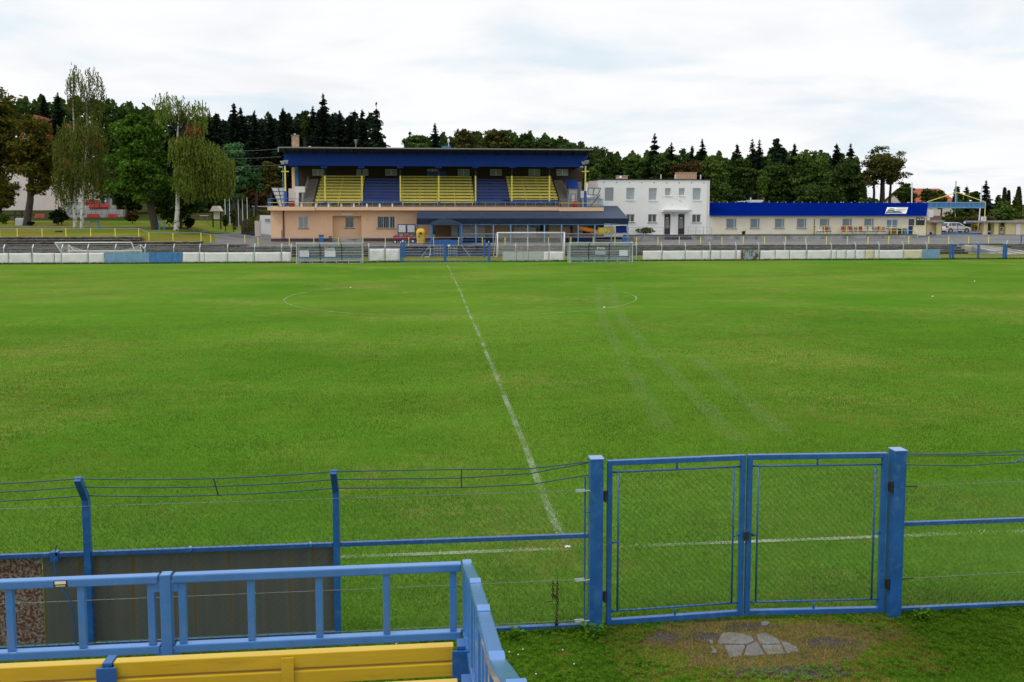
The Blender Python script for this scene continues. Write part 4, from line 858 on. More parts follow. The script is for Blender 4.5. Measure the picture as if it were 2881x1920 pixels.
mb.box(nich[0]-.15, nich[0], SY+.3, SY+1.0, GZ+.5, nich[3]+.15); mb.box(nich[1], nich[1]+.15, SY+.3, SY+1.0, GZ+.5, nich[3]+.15); mb.box(nich[0], nich[1], SY+.3, SY+1.0, nich[3], nich[3]+.15)
wn_ = rc_(970.4, 611, 996, 642, SY+.9); wall_holes(mb, nich[0]-.15, nich[1]+.15, GZ+.4, nich[3]+.15, SY+1.0, .2, [wn_]); mb.build('wall', 'orange_plaster', gs)
mb = MB()
for a, b in ((XL-.03, nich[0]-.1), (nich[1]+.1, XRr+.03)): mb.box(a, b, SY-.04, SY+.3, GZ-.3, GZ+.5)
mb.box(XL-.03, XL+.27, SY+.3, 116.03, GZ-.3, GZ+.5); mb.build('plinth', 'plinth', gs)
window(gs, w1, SY, .16, 'white', 'glass_grey', (.5,), 7, 'plinth'); window(gs, w2, SY, .16, 'white', 'glass', (.34, .68), 10, 'plinth'); window(gs, wn_, SY+1.0, .14, 'white', 'glass', (), 7, 'plinth')
for h in wins_dark: window(gs, h, SY, .2, 'wood', 'glass', (.5,))
for k in range(3): MB().box(nich[0]-.12-.1*k, nich[1]+.12+.1*k, SY-.35*k-.1, SY+1.0-.36*(k) if k == 0 else SY-.35*(k-1)-.1, GZ-.2, GZ+.42-.15*k).build('step', 'concrete', gs)
r = rc_(961.5, 600.5, 992.6, 604.5, SY); MB().box(r[0], r[1], SY-.12, SY-.002, r[2], r[3]).build('tube_lamp', 'lamp_white', gs, bevel=.02)
for p, q in ((918, 612), (1032.5, 612)): c = W(p, q, SY); MB().box(c.x-.07, c.x+.07, SY-.13, SY-.002, c.z-.2, c.z+.17).build('wall_lamp', 'yellow', gs)
x = W(798, 620, SY).x; mb = MB(); mb.tube([(x, SY-.09, LZ0), (x, SY-.09, GZ)], .085, 8); mb.build('downpipe', 'plinth', gs)
x = W(793, 640, SY).x; mb = MB(); mb.tube([(x, SY-.06, GZ+1.5), (x, SY-.06, GZ)], .04, 6); mb.build('cable_pipe', 'plinth', gs)
q = W(779, 608, SY); MB().ball((q.x, SY-.05, q.z), .13, 8, 6, (1.3, .6, .8)).build('round_lamp', 'lamp_white', gs)
# ledge: main run and the two deeper ends
x0, x1, x2, x3 = W(753, 588, SY-1.2).x, W(886, 588, SY-1.2).x, W(1573, 588, SY-1.2).x, W(1698, 588, SY-1.2).x
MB().box(x0, x1, SY-1.3, SY+.4, LZ0, LZ1+.03).build('ledge', 'orange_plaster', gs); MB().box(x1+.003, x2-.003, SY-1.1, SY+.4, LZ0+.02, LZ1+.01).build('ledge', 'orange_plaster', gs); MB().box(x2, x3, SY-1.3, SY+.4, LZ0-.05, LZ1-.01).build('ledge', 'orange_plaster', gs)
MB().box(x0+.2, x3-.2, SY+.41, 116, LZ0+.03, LZ1).build('deck', 'concrete', gs)
# stepped seating tiers
RD, RRZ, N_R = .82, .40, 9
TX0, TX1 = W(700/7.127+750, 575, SY+.3).x-.3, W(1603, 575, SY+.3).x+.2
mb = MB()
for k in range(N_R): mb.box(TX0, TX1, SY+.5+RD*k, 115.6, LZ1-.1 if k == 0 else LZ1+.02+RRZ*(k-1)+.2, LZ1+.02+RRZ*k+.2)
mb.build('tiers', 'hay', gs)
BWZ = LZ1+RRZ*8
for (a, b) in ((TX0, -13.95), (16.2, TX1)):            # stair flights at both ends
    mb = MB()
    for k in range(17): mb.box(a+.1, b-.1, SY+.1+RD*k/2, SY+.52+RD*k/2, LZ1, LZ1+.22+RRZ*(k+1)/2)
    mb.build('stair', 'hay', gs)
# back wall with windows, side walls
BWY = 114.0
bw = [rc_(a, 476.5, b, 494.5, BWY) for a, b in ((878.5, 911), (1003, 1036), (1084, 1117), (1202, 1231), (1288, 1321), (1379, 1412), (1487, 1520), (1566, 1599))]
ztop = W(1200, 460, BWY).z+.6
mb = MB(); wall_holes(mb, W(829, 480, BWY).x, W(1640, 480, BWY).x, LZ1+2.5, ztop, BWY, .25, bw); mb.build('back_wall', 'brown_wall', gs)
for r in bw: window(gs, r, BWY, .12, 'white', 'glass_grey', (.48, .52), 0, None, fw=.05)
r = rc_(1200, 483, 1256, 511, BWY-.15); MB().box(r[0], r[1], BWY-.12, BWY-.002, r[2], r[3]).build('door', 'blue_seat', gs)
# columns, beam heads
for p in (915, 1019, 1127, 1234.5, 1338, 1440, 1545.5):
    c0, c1 = W(p, 562, SY+.7), W(p, 495, SY+.7); c2 = W(p, 466, SY+.7)
    MB().box(c0.x-.11, c0.x+.11, SY+.58, SY+.82, LZ1, LZ1+.75).build('column_foot', 'blue_seat', gs)
    MB().box(c0.x-.085, c0.x+.085, SY+.61, SY+.79, LZ1+.75, c1.z).build('column', 'yellow', gs)
    MB().box(c0.x-.10, c0.x+.10, SY+.60, SY+.80, c1.z, c2.z+.3).build('column_top', 'roof_dark', gs)
    MB().box(c0.x-.38, c0.x+.38, SY-.05, SY+1.1, W(p, 473, SY).z, W(p, 468, SY).z).build('beam_head', 'blue_deep', gs)
for p0, p1, y0, y1, yy, m in ((829, 839, 469, 524, SY+3, 'blue_mid'), (821, 829, 471.6, 530, SY+2.2, 'orange_plaster')):
    r = rc_(p0, y0, p1, y1, yy); MB().box(r[0], r[1], yy, yy+.4, LZ1, r[3]).build('end_pillar', m, gs)
# fascia and roof
fx0, fx1 = W(800, 450, SY).x, W(1651, 450, SY).x
fz0, fz1 = W(1200, 468.5, SY).z, W(1200, 431, SY).z
mb = MB(); mb.box(fx0, fx1, SY-.15, SY+.05, fz0, fz1); n_ = 130
for k in range(n_): x = fx0+(fx1-fx0)*k/n_; mb.box(x, x+.02, SY-.165, SY-.15, fz0+.02, fz1-.02)
mb.build('fascia', 'blue_deep', gs)
for xx_ in (fx0, fx1-.2): MB().box(xx_, xx_+.2, SY+.05, BWY, fz0+.2, fz1-1.0).build('side_fascia', 'blue_deep', gs)
RYF = 102.4; rz0 = W(1200, 420.5, RYF).z; sl_ = .12
rx0, rx1 = W(785, 420, RYF).x, W(1668, 420, RYF).x
mb = MB(); mb.add([(rx0, RYF, rz0), (rx1, RYF, rz0), (rx1, 116, rz0-sl_*13.6), (rx0, 116, rz0-sl_*13.6), (rx0, RYF, rz0+.09), (rx1, RYF, rz0+.09), (rx1, 116, rz0+.09-sl_*13.6), (rx0, 116, rz0+.09-sl_*13.6)], [(0, 3, 2, 1), (4, 5, 6, 7), (0, 1, 5, 4), (1, 2, 6, 5), (2, 3, 7, 6), (3, 0, 4, 7)])
for k in range(24): x = rx0+.5+(rx1-rx0-1)*k/23; mb.bar((x, RYF+.1, rz0-.11), (x, SY-.2, rz0-.11-sl_*2.5), .1, .2)
ro = mb.build('roof', 'roof_dark', gs)
MB().box(rx0-.05, rx1+.05, RYF-.06, RYF-.005, rz0+.02, rz0+.16).build('gutter', 'seat_grey', ro); MB().box(rx0-.12, rx0-.055, RYF-.1, RYF+.3, rz0-.45, rz0+.1).build('gutter_end', 'galv', ro)
c0 = W(831, 419, 111); r = rc_(822, 384, 840.5, 419, 111); MB().box(r[0], r[1], 110.6, 111.4, r[2]-1.5, r[3]).build('chimney', 'brick', ro); MB().box(r[0]-.06, r[1]+.06, 110.54, 111.46, r[3]+.002, r[3]+.14).build('chimney_cap', 'concrete', ro)
q = W(829.5, 381, 111); MB().box(q.x-.12, q.x+.12, 110.9, 111.1, r[3]+.14, r[3]+.35).build('chimney_pot', 'galv', ro)
q = W(871, 416, 112); MB().ball((q.x, 112, q.z-.1), .28, 10, 7, (1, 1, 1.1)).build('roof_vent', 'brick', ro)
q = W(1254, 416, 112); r = rc_(1243, 412, 1268, 420, 112); MB().box(r[0], r[1], 111.8, 112.2, r[2]-.6, r[3]).build('roof_hatch', 'blue_mid', ro)
mb = MB(); q = W(1262, 397, 112); mb.tube([(q.x, 112, r[2]), (q.x, 112, q.z-.2)], .05, 6); mb.ball((q.x, 112, q.z), .2, 8, 6, (.8, .8, 1.5)); mb.build('roof_lamp', 'lamp_white', ro)
mb = MB(); q = W(1001, 393, 113); mb.tube([(q.x, 113, q.z-2.5), (q.x, 113, q.z)], .03, 5)
for k in range(4): mb.bar((q.x-.3+.04*k, 113, q.z-.15*k), (q.x+.3-.04*k, 113, q.z-.15*k), .03)
mb.build('aerial', 'galv', ro)
mb = MB(); mb.bar((rx1-.1, RYF+.2, rz0), (W(1656, 470, SY).x, SY, fz0-.2), .08); mb.build('brace', 'dark', gs)
# ledge railing: posts, blue-grey handrail, yellow middle rail
ez = LZ1
for a, b in ((x0+.05, x1), (x2+.05, x3-.05)):
    mb = MB(); yr = SY-1.22
    for k in range(int((b-a)/1.2)+1): mb.bar((a+k*1.2, yr, ez), (a+k*1.2, yr, ez+.98), .05)
    for z in (.98,): mb.bar((a, yr, ez+z), (b, yr, ez+z), .055)
    e = a if a < 0 else b
    for k in range(5): yk = yr+.3+.35*k; mb.bar((e, yk, ez), (e, yk, ez+.98), .03)
    mb.bar((e, yr, ez+.98), (e, yr+1.8, ez+.98), .05); rlg = mb.build('railing', 'blue_mid', gs)
    MB().bar((a, yr-.03, ez+.52), (b, yr-.03, ez+.52), .05).build('middle_rail', 'yellow', rlg)
mb = MB(); yr = SY-1.0
for k in range(24): x = x1+.6+(x2-x1-1)*k/23; mb.bar((x, yr, ez), (x, yr, ez+.62), .04)
mb.bar((x1, yr, ez+.62), (x2, yr, ez+.62), .05); mb.build('railing', 'blue_pale', gs)
# booths at both ends
def slabpart(name, px0, py0, px1, py1, Y, d, m, par=gs, z0=None):
    r = rc_(px0, py0, px1, py1, Y); return MB().box(r[0], r[1], Y, Y+d, r[2] if z0 is None else z0, r[3]).build(name, m, par)
b1 = slabpart('booth', 812, 531, 840, 581, SY+1.2, 3, 'pink_plaster', z0=LZ1); slabpart('booth_panel', 828.6, 525, 858, 542, SY+1.0, .19, 'white', b1); slabpart('booth_door', 841, 543, 849, 581, SY+1.5, .1, 'wood', b1, LZ1); slabpart('booth_wall', 832, 542, 840.8, 581, SY+.95, .24, 'white', b1, LZ1); slabpart('booth_wall', 849.2, 540, 853, 581, SY+1.5, .2, 'white', b1, LZ1)
b2 = slabpart('booth', 1601, 531, 1624, 579, SY+1.2, 3, 'board_grey', z0=LZ1); slabpart('booth_door', 1606.5, 545.5, 1619, 579, SY+1.1, .09, 'seat_grey', b2, LZ1); slabpart('booth_door_leaf', 1608.5, 548, 1617, 578, SY+1.05, .045, 'pink_plaster', b2, LZ1)
A = [W(*q, SY+.9) for q in ((1601, 531), (1629, 531), (1629, 505), (1593, 505))]; mb = MB(); mb.add([(p.x, SY+.9+(1.6 if i > 1 else 0), p.z) for i, p in enumerate(A)]+[(p.x, SY+1.0+(1.6 if i > 1 else 0), p.z+.05) for i, p in enumerate(A)], [(0, 1, 2, 3), (7, 6, 5, 4), (0, 4, 5, 1), (1, 5, 6, 2), (2, 6, 7, 3), (3, 7, 4, 0)]); mb.build('booth_roof', 'blue_seat', b2)
slabpart('booth_wall', 1624.5, 512, 1636, 580, SY+2.2, .3, 'seat_grey', b2, LZ1); slabpart('cabinet', 1634, 537.5, 1644, 557, SY+.8, .5, 'white', b2); slabpart('booth_wall', 1637, 556, 1690, 581, SY+2.0, .2, 'board_grey', b2, LZ1); slabpart('booth_wall', 1656, 510, 1681, 530, SY+3.5, .3, 'pink_plaster', b2)
for pts, n_, lbn in (([(762.6, 528), (803, 528), (803, 582), (786, 582)], (2, 5), 'windscreen'), ([(1653.7, 529.5), (1690, 529.5), (1683, 549), (1653.7, 549)], (2, 1), 'windscreen')):
    P = [W(*q, SY+.4) for q in pts]; mb = MB(); mb.add([(p.x, SY+.4, p.z) for p in P]+[(p.x, SY+.45, p.z) for p in P], [(3, 2, 1, 0), (4, 5, 6, 7), (0, 1, 5, 4), (1, 2, 6, 5), (2, 3, 7, 6), (3, 0, 4, 7)]); ws = mb.build('windscreen', 'lamp_clear', gs)
    mb = MB(); V = [Vector((p.x, SY+.37, p.z)) for p in P]
    for k in range(n_[0]+1): u = k/n_[0]; mb.bar(V[0].lerp(V[1], u), V[3].lerp(V[2], u), .07)
    for k in range(n_[1]+1): u = k/n_[1]; mb.bar(V[0].lerp(V[3], u), V[1].lerp(V[2], u), .06)
    mb.build('frame', 'dark', ws)
mb = MB(); mb.bar(W(1688, 549, SY+.4), W(1661, 581, SY+.4), .09); mb.build('strut', 'dark', gs)
for p, s in ((850, 1), (1600, -1)):                  # stair handrails
    mb = MB(); a_, b_ = W(p, 578, SY+.1), W(p+17*s if s > 0 else p-11, 516 if s > 0 else 531, SY+5)
    for k in range(6): q = a_.lerp(b_, k/5); mb.bar((q.x, q.y, q.z-.1 if k else LZ1), (q.x, q.y, q.z+.9), .05)
    for dz_ in (.9, .5): mb.bar(a_+Vector((0, 0, dz_)), b_+Vector((0, 0, dz_)), .05)
    mb.build('stair_railing', 'galv', gs)
for k, p in enumerate((848, 888.5, 924, 960, 995, 1032, 1068, 1104)): 
    q = W(p, 577, SY-.95); MB().box(q.x-.1, q.x+.1, SY-.9, SY-.75, LZ1, LZ1+.42).build('bollard', 'white', gs)
# floodlight masts with a yellow cross bar
for p, lb in ((804, 'floodlight mast with yellow cross bar at the left end of the grandstand'), (1646.5, 'floodlight mast with yellow cross bar at the right end of the grandstand')):
    t = thing('floodlight_mast', (W(p, 580, SY-.6).x, SY-.6, LZ1), lb, 'mast'); yy_ = SY-.6; x = W(p, 580, yy_).x
    zm, zt, zc = W(p, 538, yy_).z, W(p, 468, yy_).z, W(p, 483, yy_).z
    MB().box(x-.16, x+.16, yy_-.12, yy_+.12, LZ1, zm).build('lower_pole', 'blue_seat', t); mb = MB(); mb.bar((x, yy_, zm), (x, yy_, zt), .16); mb.build('pole', 'yellow', t)
    mb = MB(); mb.bar((x-.45, yy_-.05, zc), (x+.45, yy_-.05, zc), .11); mb.build('cross_bar', 'yellow', t)
    if p < 900: mb = MB(); mb.bar((x-.3, yy_+.2, LZ1), (x-.3, yy_+.2, zt), .07); mb.build('rear_pole', 'blue_pale', t)
    for dx_, dz_ in ((-.25, .35), (.15, .45), (-.5, -.1)):
        c = Vector((x+dx_, yy_-.15, zt+dz_)); mb = MB(); mb.add([(c.x-.28, c.y-.1, c.z+.2), (c.x+.28, c.y-.1, c.z+.2), (c.x+.15, c.y+.12, c.z-.16), (c.x-.15, c.y+.12, c.z-.16), (c.x-.28, c.y+.1, c.z+.25), (c.x+.28, c.y+.1, c.z+.25), (c.x+.15, c.y+.3, c.z-.1), (c.x-.15, c.y+.3, c.z-.1)], [(3, 2, 1, 0), (4, 5, 6, 7), (0, 1, 5, 4), (1, 2, 6, 5), (2, 3, 7, 6), (3, 0, 4, 7)]) if dz_ > 0 else mb.box(c.x-.2, c.x+.2, c.y-.1, c.y+.1, c.z-.06, c.z+.06)
        h = mb.build('lamp_head', 'grey_frame', t)
    mb = MB(); mb.bar((x, yy_, zt), (x, yy_-.1, zt+.5), .1); mb.build('lamp_arm', 'blue_seat', t)
for p, lb in ((822, 'red drum standing at the left end of the grandstand ledge'), (1616, 'red drum standing at the right end of the grandstand ledge')):
    x = W(p, 575, SY+.2).x; mb = MB(); mb.tube([(x, SY-.2, LZ1), (x, SY-.2, LZ1+.12), (x, SY-.2, LZ1+.7), (x, SY-.2, LZ1+.74)], [.28, .36, .36, .3], 12); tag(mb.build('drum', 'red_mower', smooth=False), lb, 'drum')
# benches: one long two board bench per row and block
protoB = {}
def bench(xa, xb, k, m, lb, back=True, front=False):
    y = SY+.55+RD*k+(.25 if not front else -.9); z = LZ1+.02+RRZ*k+.2 if not front else LZ1+.0
    key = (round(xb-xa, 2), m, back, front)
    if key in protoB:
        src = protoB[key]; t = src.copy(); C.objects.link(t); t.location = (xa, y, z); t['label'] = lb
        for ch in src.children:
            c = ch.copy(); C.objects.link(c); c.parent = t
        return
    t = thing('spectator_bench', (xa, y, z), lb, 'bench', 'benches in the covered grandstand'); protoB[key] = t
    MB().box(xa, xb, y, y+.30, z+.34, z+.42).build('seat', m, t)
    if back: MB().box(xa, xb, y+.36, y+.40, z+.55, z+.72).build('backrest', m, t)
    nl = max(2, int((xb-xa)/1.9)+1); lm = m if not front else 'white'
    for i in range(nl):
        x = xa+.25+(xb-xa-.5)*i/(nl-1); mb = MB(); mb.box(x-.045, x+.045, y+.05, y+.2, z, z+.34); mb.bar((x, y+.34, z+.05), (x, y+.34, z+.72), .05); mb.bar((x, y+.1, z+.1), (x, y+.34, z+.1), .05); mb.build('leg', lm, t)
rows_ = ['front', 'second', 'third', 'fourth', 'fifth', 'sixth', 'seventh', 'eighth', 'ninth']
for xa, xb, m, nm, ks in ((-13.8, -8.25, 'yellow', 'yellow bench in the left yellow block', range(9)), (-8.1, -3.62, 'blue_seat', 'blue bench in the left blue block', range(8)), (-3.5, 5.55, 'yellow', 'yellow bench in the wide middle yellow block', range(9)), (5.7, 9.9, 'blue_seat', 'blue bench in the right blue block', range(8)), (10.05, 16.1, 'yellow', 'yellow bench in the right yellow block', range(1, 9))):
    for k in ks: bench(xa, xb, k, m, f'{nm}, {rows_[k]} row from the ledge')
bench(9.0, 15.9, 0, 'blue_seat', 'bright blue bench below the right yellow block, close to the ledge', True, False)

# ------------------------------------------------------------------ tarpaulin awning and gable porch
AY0, AY1 = 99.6, 104.0
za1, za0 = W(1400, 594.5, AY1).z, W(1400, 615, AY0).z; zv = W(1400, 630.5, AY0).z
ax0, ax1 = W(1172, 610, AY0).x, W(1768, 616, AY0).x
aw = thing('awning', ((ax0+ax1)/2, AY0, 1.05), 'long navy tarpaulin awning on blue posts along the front of the grandstand', 'awning')
slope = (za1-za0)/(AY1-AY0); Yb = 107.5; axt = W(1737, 577.5, Yb).x
nX = 40; mb = MB(); top = []
for j, Y in enumerate((AY0, AY0+1.5, AY0+3, AY1)):
    for i in range(nX):
        x = ax0+(19.6-ax0)*i/(nX-1); top.append((x, Y, za0+slope*(Y-AY0)-(.05*abs(math.sin(x*1.6)) if 0 < j < 3 else 0)))
k0 = len(top); mb.add(top+[(x, y, z-.03) for x, y, z in top], [(j*nX+i, j*nX+i+1, (j+1)*nX+i+1, (j+1)*nX+i) for j in range(3) for i in range(nX-1)]+[(k0+(j+1)*nX+i, k0+(j+1)*nX+i+1, k0+j*nX+i+1, k0+j*nX+i) for j in range(3) for i in range(nX-1)])
zt_ = za0+slope*(Yb-AY0); mb.add([(19.6, AY0, za0), (ax1, AY0, za0), (axt, Yb, zt_), (19.6, Yb, zt_), (19.6, AY0, za0-.03), (ax1, AY0, za0-.03), (axt, Yb, zt_-.03), (19.6, Yb, zt_-.03)], [(0, 1, 2, 3), (7, 6, 5, 4), (0, 4, 5, 1), (1, 5, 6, 2), (2, 6, 7, 3)])
mb.build('tarpaulin', 'tarp', aw)
mb = MB(); nv_ = 90; vv = []
for j in range(3):
    for i in range(nv_): x = ax0+(ax1-ax0)*i/(nv_-1); vv.append((x, AY0-.03+.025*math.sin(x*2.2)*j/2, za0-.0-(za0-zv)*j/2+.02*math.sin(x*1.3)*(j == 2)))
mb.add(vv, [(j*nv_+i, (j+1)*nv_+i, (j+1)*nv_+i+1, j*nv_+i+1) for j in range(2) for i in range(nv_-1)]); mb.box(ax0, ax1, AY0-.005, AY0+.015, zv+.03, za0-.03); mb.build('valance', 'tarp_dark', aw)
mb = MB(); mb.add([(ax1, AY0, za0-.03), (ax1, AY0, zv), (axt, Yb, zv), (axt, Yb, zt_-.03)], [(0, 1, 2, 3)]); mb.build('end_sheet', 'tarp', aw)
MB().box(ax0, ax1, AY0+.02, AY0+.08, zv-.12, zv-.02).build('front_beam', 'blue_mid', aw)
for p in (1176, 1213, 1299, 1339, 1388, 1437, 1485, 1532, 1580, 1627, 1673.6, 1720.6, 1766):
    x = W(p, 650, AY0).x; MB().box(x-.06, x+.06, AY0+.02, AY0+.14, .95, zv-.12).build('post', 'blue_pale' if p > 1300 else 'blue', aw)
for z in (2.12,): MB().box(W(1302, 658, AY0).x, ax1, AY0+.03, AY0+.08, z, z+.07).build('rail', 'blue_pale', aw)
# dark blue counter fronts and beige serving hatches under the awning
for p0, p1 in ((1303, 1390), (1440, 1530), (1535, 1600), (1606, 1676)):
    r = rc_(p0, 672, p1, 686, AY0+.6); MB().box(r[0], r[1], AY0+.6, AY0+.7, 1.0, r[3]+.1).build('counter', 'tarp_dark', aw)
for p0, p1, y0, y1, m in ((1300, 1365, 637, 667, 'pink_plaster'), (1447, 1508, 638, 660, 'pink_plaster'), (1545, 1605, 638, 660, 'orange_plaster'), (1527, 1536, 634, 690, 'blue_mid'), (1270, 1288, 635, 664, 'board_grey'), (1225, 1268, 634, 662, 'wood')):
    r = rc_(p0, y0, p1, y1, SY-1.0); MB().box(r[0], r[1], SY-.9, SY-.8, GZ if m != 'board_grey' else r[2], r[3]).build('partition', m, aw)
r = rc_(1176, 634, 1226, 642, AY0+.7); mb = MB(); mb.box(r[0], r[1], AY0+.7, AY0+.75, r[2]-.04, r[2]); 
pch = thing('gable_porch', (W(1254, 690, 95.2).x, 95.4, 1.0), 'small navy gable porch on blue posts with a blue counter panel', 'porch')
PY = 95.4
for p in (1212.5, 1216.5, 1294, 1298): 
    yy_ = PY if p in (1212.5, 1298) else PY+1.6; x = W(p, 650, PY).x; MB().box(x-.06, x+.06, yy_-.05, yy_+.05, .95, W(p, 630, PY).z).build('post', 'blue_mid', pch)
A = [W(*q, PY) for q in ((1211, 628.5), (1298, 628.5), (1270, 618), (1253, 615.5), (1236, 618))]
mb = MB(); mb.prism([(p.x, p.z) for p in A], PY-.15, PY+.0); mb.box(A[0].x, A[1].x, PY-.14, PY+.02, A[0].z-.22, A[0].z)
for i, j in ((1, 2), (2, 3), (3, 4), (4, 0)): a, b = A[i], A[j]; mb.add([(a.x, PY, a.z), (b.x, PY, b.z), (b.x, AY0, b.z), (a.x, AY0, a.z), (a.x, PY, a.z-.04), (b.x, PY, b.z-.04), (b.x, AY0, b.z-.04), (a.x, AY0, a.z-.04)], [(0, 1, 2, 3), (7, 6, 5, 4), (0, 4, 5, 1), (1, 5, 6, 2), (2, 6, 7, 3), (3, 7, 4, 0)])
mb.build('gable_roof', 'tarp', pch)
r = rc_(1214, 676, 1297, 683, PY+.2); MB().box(r[0], r[1], PY+.2, PY+.28, r[2]-.45, r[3]).build('panel', 'blue', pch)
for dy in (1.62, 3.2):
    for p in (1212.5, 1298): x = W(p, 660, PY).x; MB().box(x-.04, x+.04, PY+dy-.04, PY+dy+.04, .95, 3.3).build('rear_post', 'blue', pch)
# washing on the line below the awning
def garment(p, y0, y1, w_, m, lb, cat):
    Y = AY0+.45; a, b = W(p-w_/2, y0, Y), W(p+w_/2, y1, Y); rr = random.Random(int(p*7)); mb = MB(); n_ = 5; vs = []
    for j in range(4):
        for i in range(n_):
            u, v = i/(n_-1), j/3; vs.append((a.x+(b.x-a.x)*u+.03*v*rr.uniform(-1, 1), Y+.05*math.sin(3*u*3.1+rr.random()), a.z+(b.z-a.z)*v+.03*rr.uniform(-1, 1)*v))
    k = len(vs); vs += [(x, y+.03, z) for x, y, z in vs]; fs = [(j*n_+i, (j+1)*n_+i, (j+1)*n_+i+1, j*n_+i+1) for j in range(3) for i in range(n_-1)]
    rim = list(range(n_))+[j*n_+n_-1 for j in range(1, 4)]+[3*n_+i for i in range(n_-2, -1, -1)]+[j*n_ for j in range(2, 0, -1)]
    mb.add(vs, fs+[tuple(k+q for q in reversed(f)) for f in fs]+[(rim[i-1], rim[i], rim[i]+k, rim[i-1]+k) for i in range(len(rim))]); tag(mb.build('bib', m, smooth=True), lb, cat, 'washing hung under the awning')
for i in range(7): garment(1634+7.6*i, 637+1.6*i, 647.5+2.0*i, 8.2, 'orange_cloth', 'orange training bib hung in the left part of the washing line', 'bib')
for i in range(7): garment(1687+6.4*i, 640+.4*math.sin(i), 656+1.2*math.sin(i*2), 7, 'lemon_cloth' if i < 6 else 'yellow_cloth', 'yellow training bib hung in the middle of the washing line', 'bib')
for i in range(5): garment(1676+12*i, 652, 660+1.2*math.sin(i), 12, 'yellow_cloth', 'deep yellow bib hanging behind and below the lemon bibs', 'bib')
for i in range(5): garment(1736+6*i, 636, 656, 6.4, 'navy_cloth', 'dark blue shirt hung at the right end of the washing line', 'shirt')
mb = MB(); mb.tube([W(1630, 636, AY0+.46), W(1660, 641, AY0+.46), W(1700, 640, AY0+.46), W(1766, 634, AY0+.46)], .015, 4); tag(mb.build('washing_line', 'wire'), 'thin washing line strung under the right part of the awning', 'washing line')

# ------------------------------------------------------------------ small things on the promenade
def box_bin(p, y0, y1, w_, Y, m, lb, lidm=None):
    c = W(p, y1, Y); z1 = W(p, y0, Y).z; h = z1-GZ; t = thing('waste_bin', (c.x, Y, GZ), lb, 'bin'); mb = MB(); a, b = w_/2*.82, w_/2
    mb.add([(c.x-a, Y-a, GZ), (c.x+a, Y-a, GZ), (c.x+a, Y+a, GZ), (c.x-a, Y+a, GZ), (c.x-b, Y-b, z1-.08), (c.x+b, Y-b, z1-.08), (c.x+b, Y+b, z1-.08), (c.x-b, Y+b, z1-.08)], [(3, 2, 1, 0), (4, 5, 6, 7), (0, 1, 5, 4), (1, 2, 6, 5), (2, 3, 7, 6), (3, 0, 4, 7)]); mb.build('body', m, t, bevel=.03)
    MB().box(c.x-b-.03, c.x+b+.03, Y-b-.03, Y+b+.03, z1-.078, z1).build('lid', lidm or m, t, bevel=.02)
box_bin(904, 661, 680, .55, 103.5, 'bin_blue', 'blue waste bin with dark red lid by the apricot wall', 'red_mower'); box_bin(1758, 669, 684, .62, 99.0, 'bin_blue', 'blue plastic bin at the right end of the awning')
slb = rc_(925, 665, 934, 682, 103.6); MB_ = MB().box(slb[0], slb[1], 103.4, 103.7, GZ, slb[3]); tag(MB_.build('post_box', 'plinth', bevel=.03), 'short brown stand next to the recessed entrance of the grandstand', 'stand')
YC = 97.5; c = W(1184.5, 690, YC); yc_ = thing('recycling_container', (c.x, YC, GZ), 'bright yellow bell shaped recycling container with a round dark hole', 'container')
mb = MB(); prof = [(.46, 1.05), (.5, 1.2), (.56, 2.2), (.60, 2.25), (.58, 2.5), (.40, 2.78), (.12, 2.86)]
vs = []; 
for r_, z in prof: vs += [(c.x+sx_*r_*(.9 if abs(sy_) else 1), YC+sy_*r_*.9, z) for sx_, sy_ in ((-1, -.6), (-.6, -1), (.6, -1), (1, -.6), (1, .6), (.6, 1), (-.6, 1), (-1, .6))]
mb.add(vs, [(i*8+j, i*8+(j+1)%8, (i+1)*8+(j+1)%8, (i+1)*8+j) for i in range(len(prof)-1) for j in range(8)]+[tuple(range(48, 56))]); mb.build('body', 'bin_yellow', yc_, bevel=.02)
mb = MB(); mb.tube([(c.x-.02, YC-.66, 2.3), (c.x-.02, YC-.45, 2.3)], .14, 12); mb.build('opening', 'dark', yc_); MB().box(c.x-.3, c.x-.1, YC-.54, YC-.5, 1.85, 2.0).build('sticker', 'dark', yc_)
for k in (-1, 1): mb = MB(); mb.ball((c.x+.62*k, YC, 2.3), .07, 6, 5); mb.build('lug', 'dark', yc_)
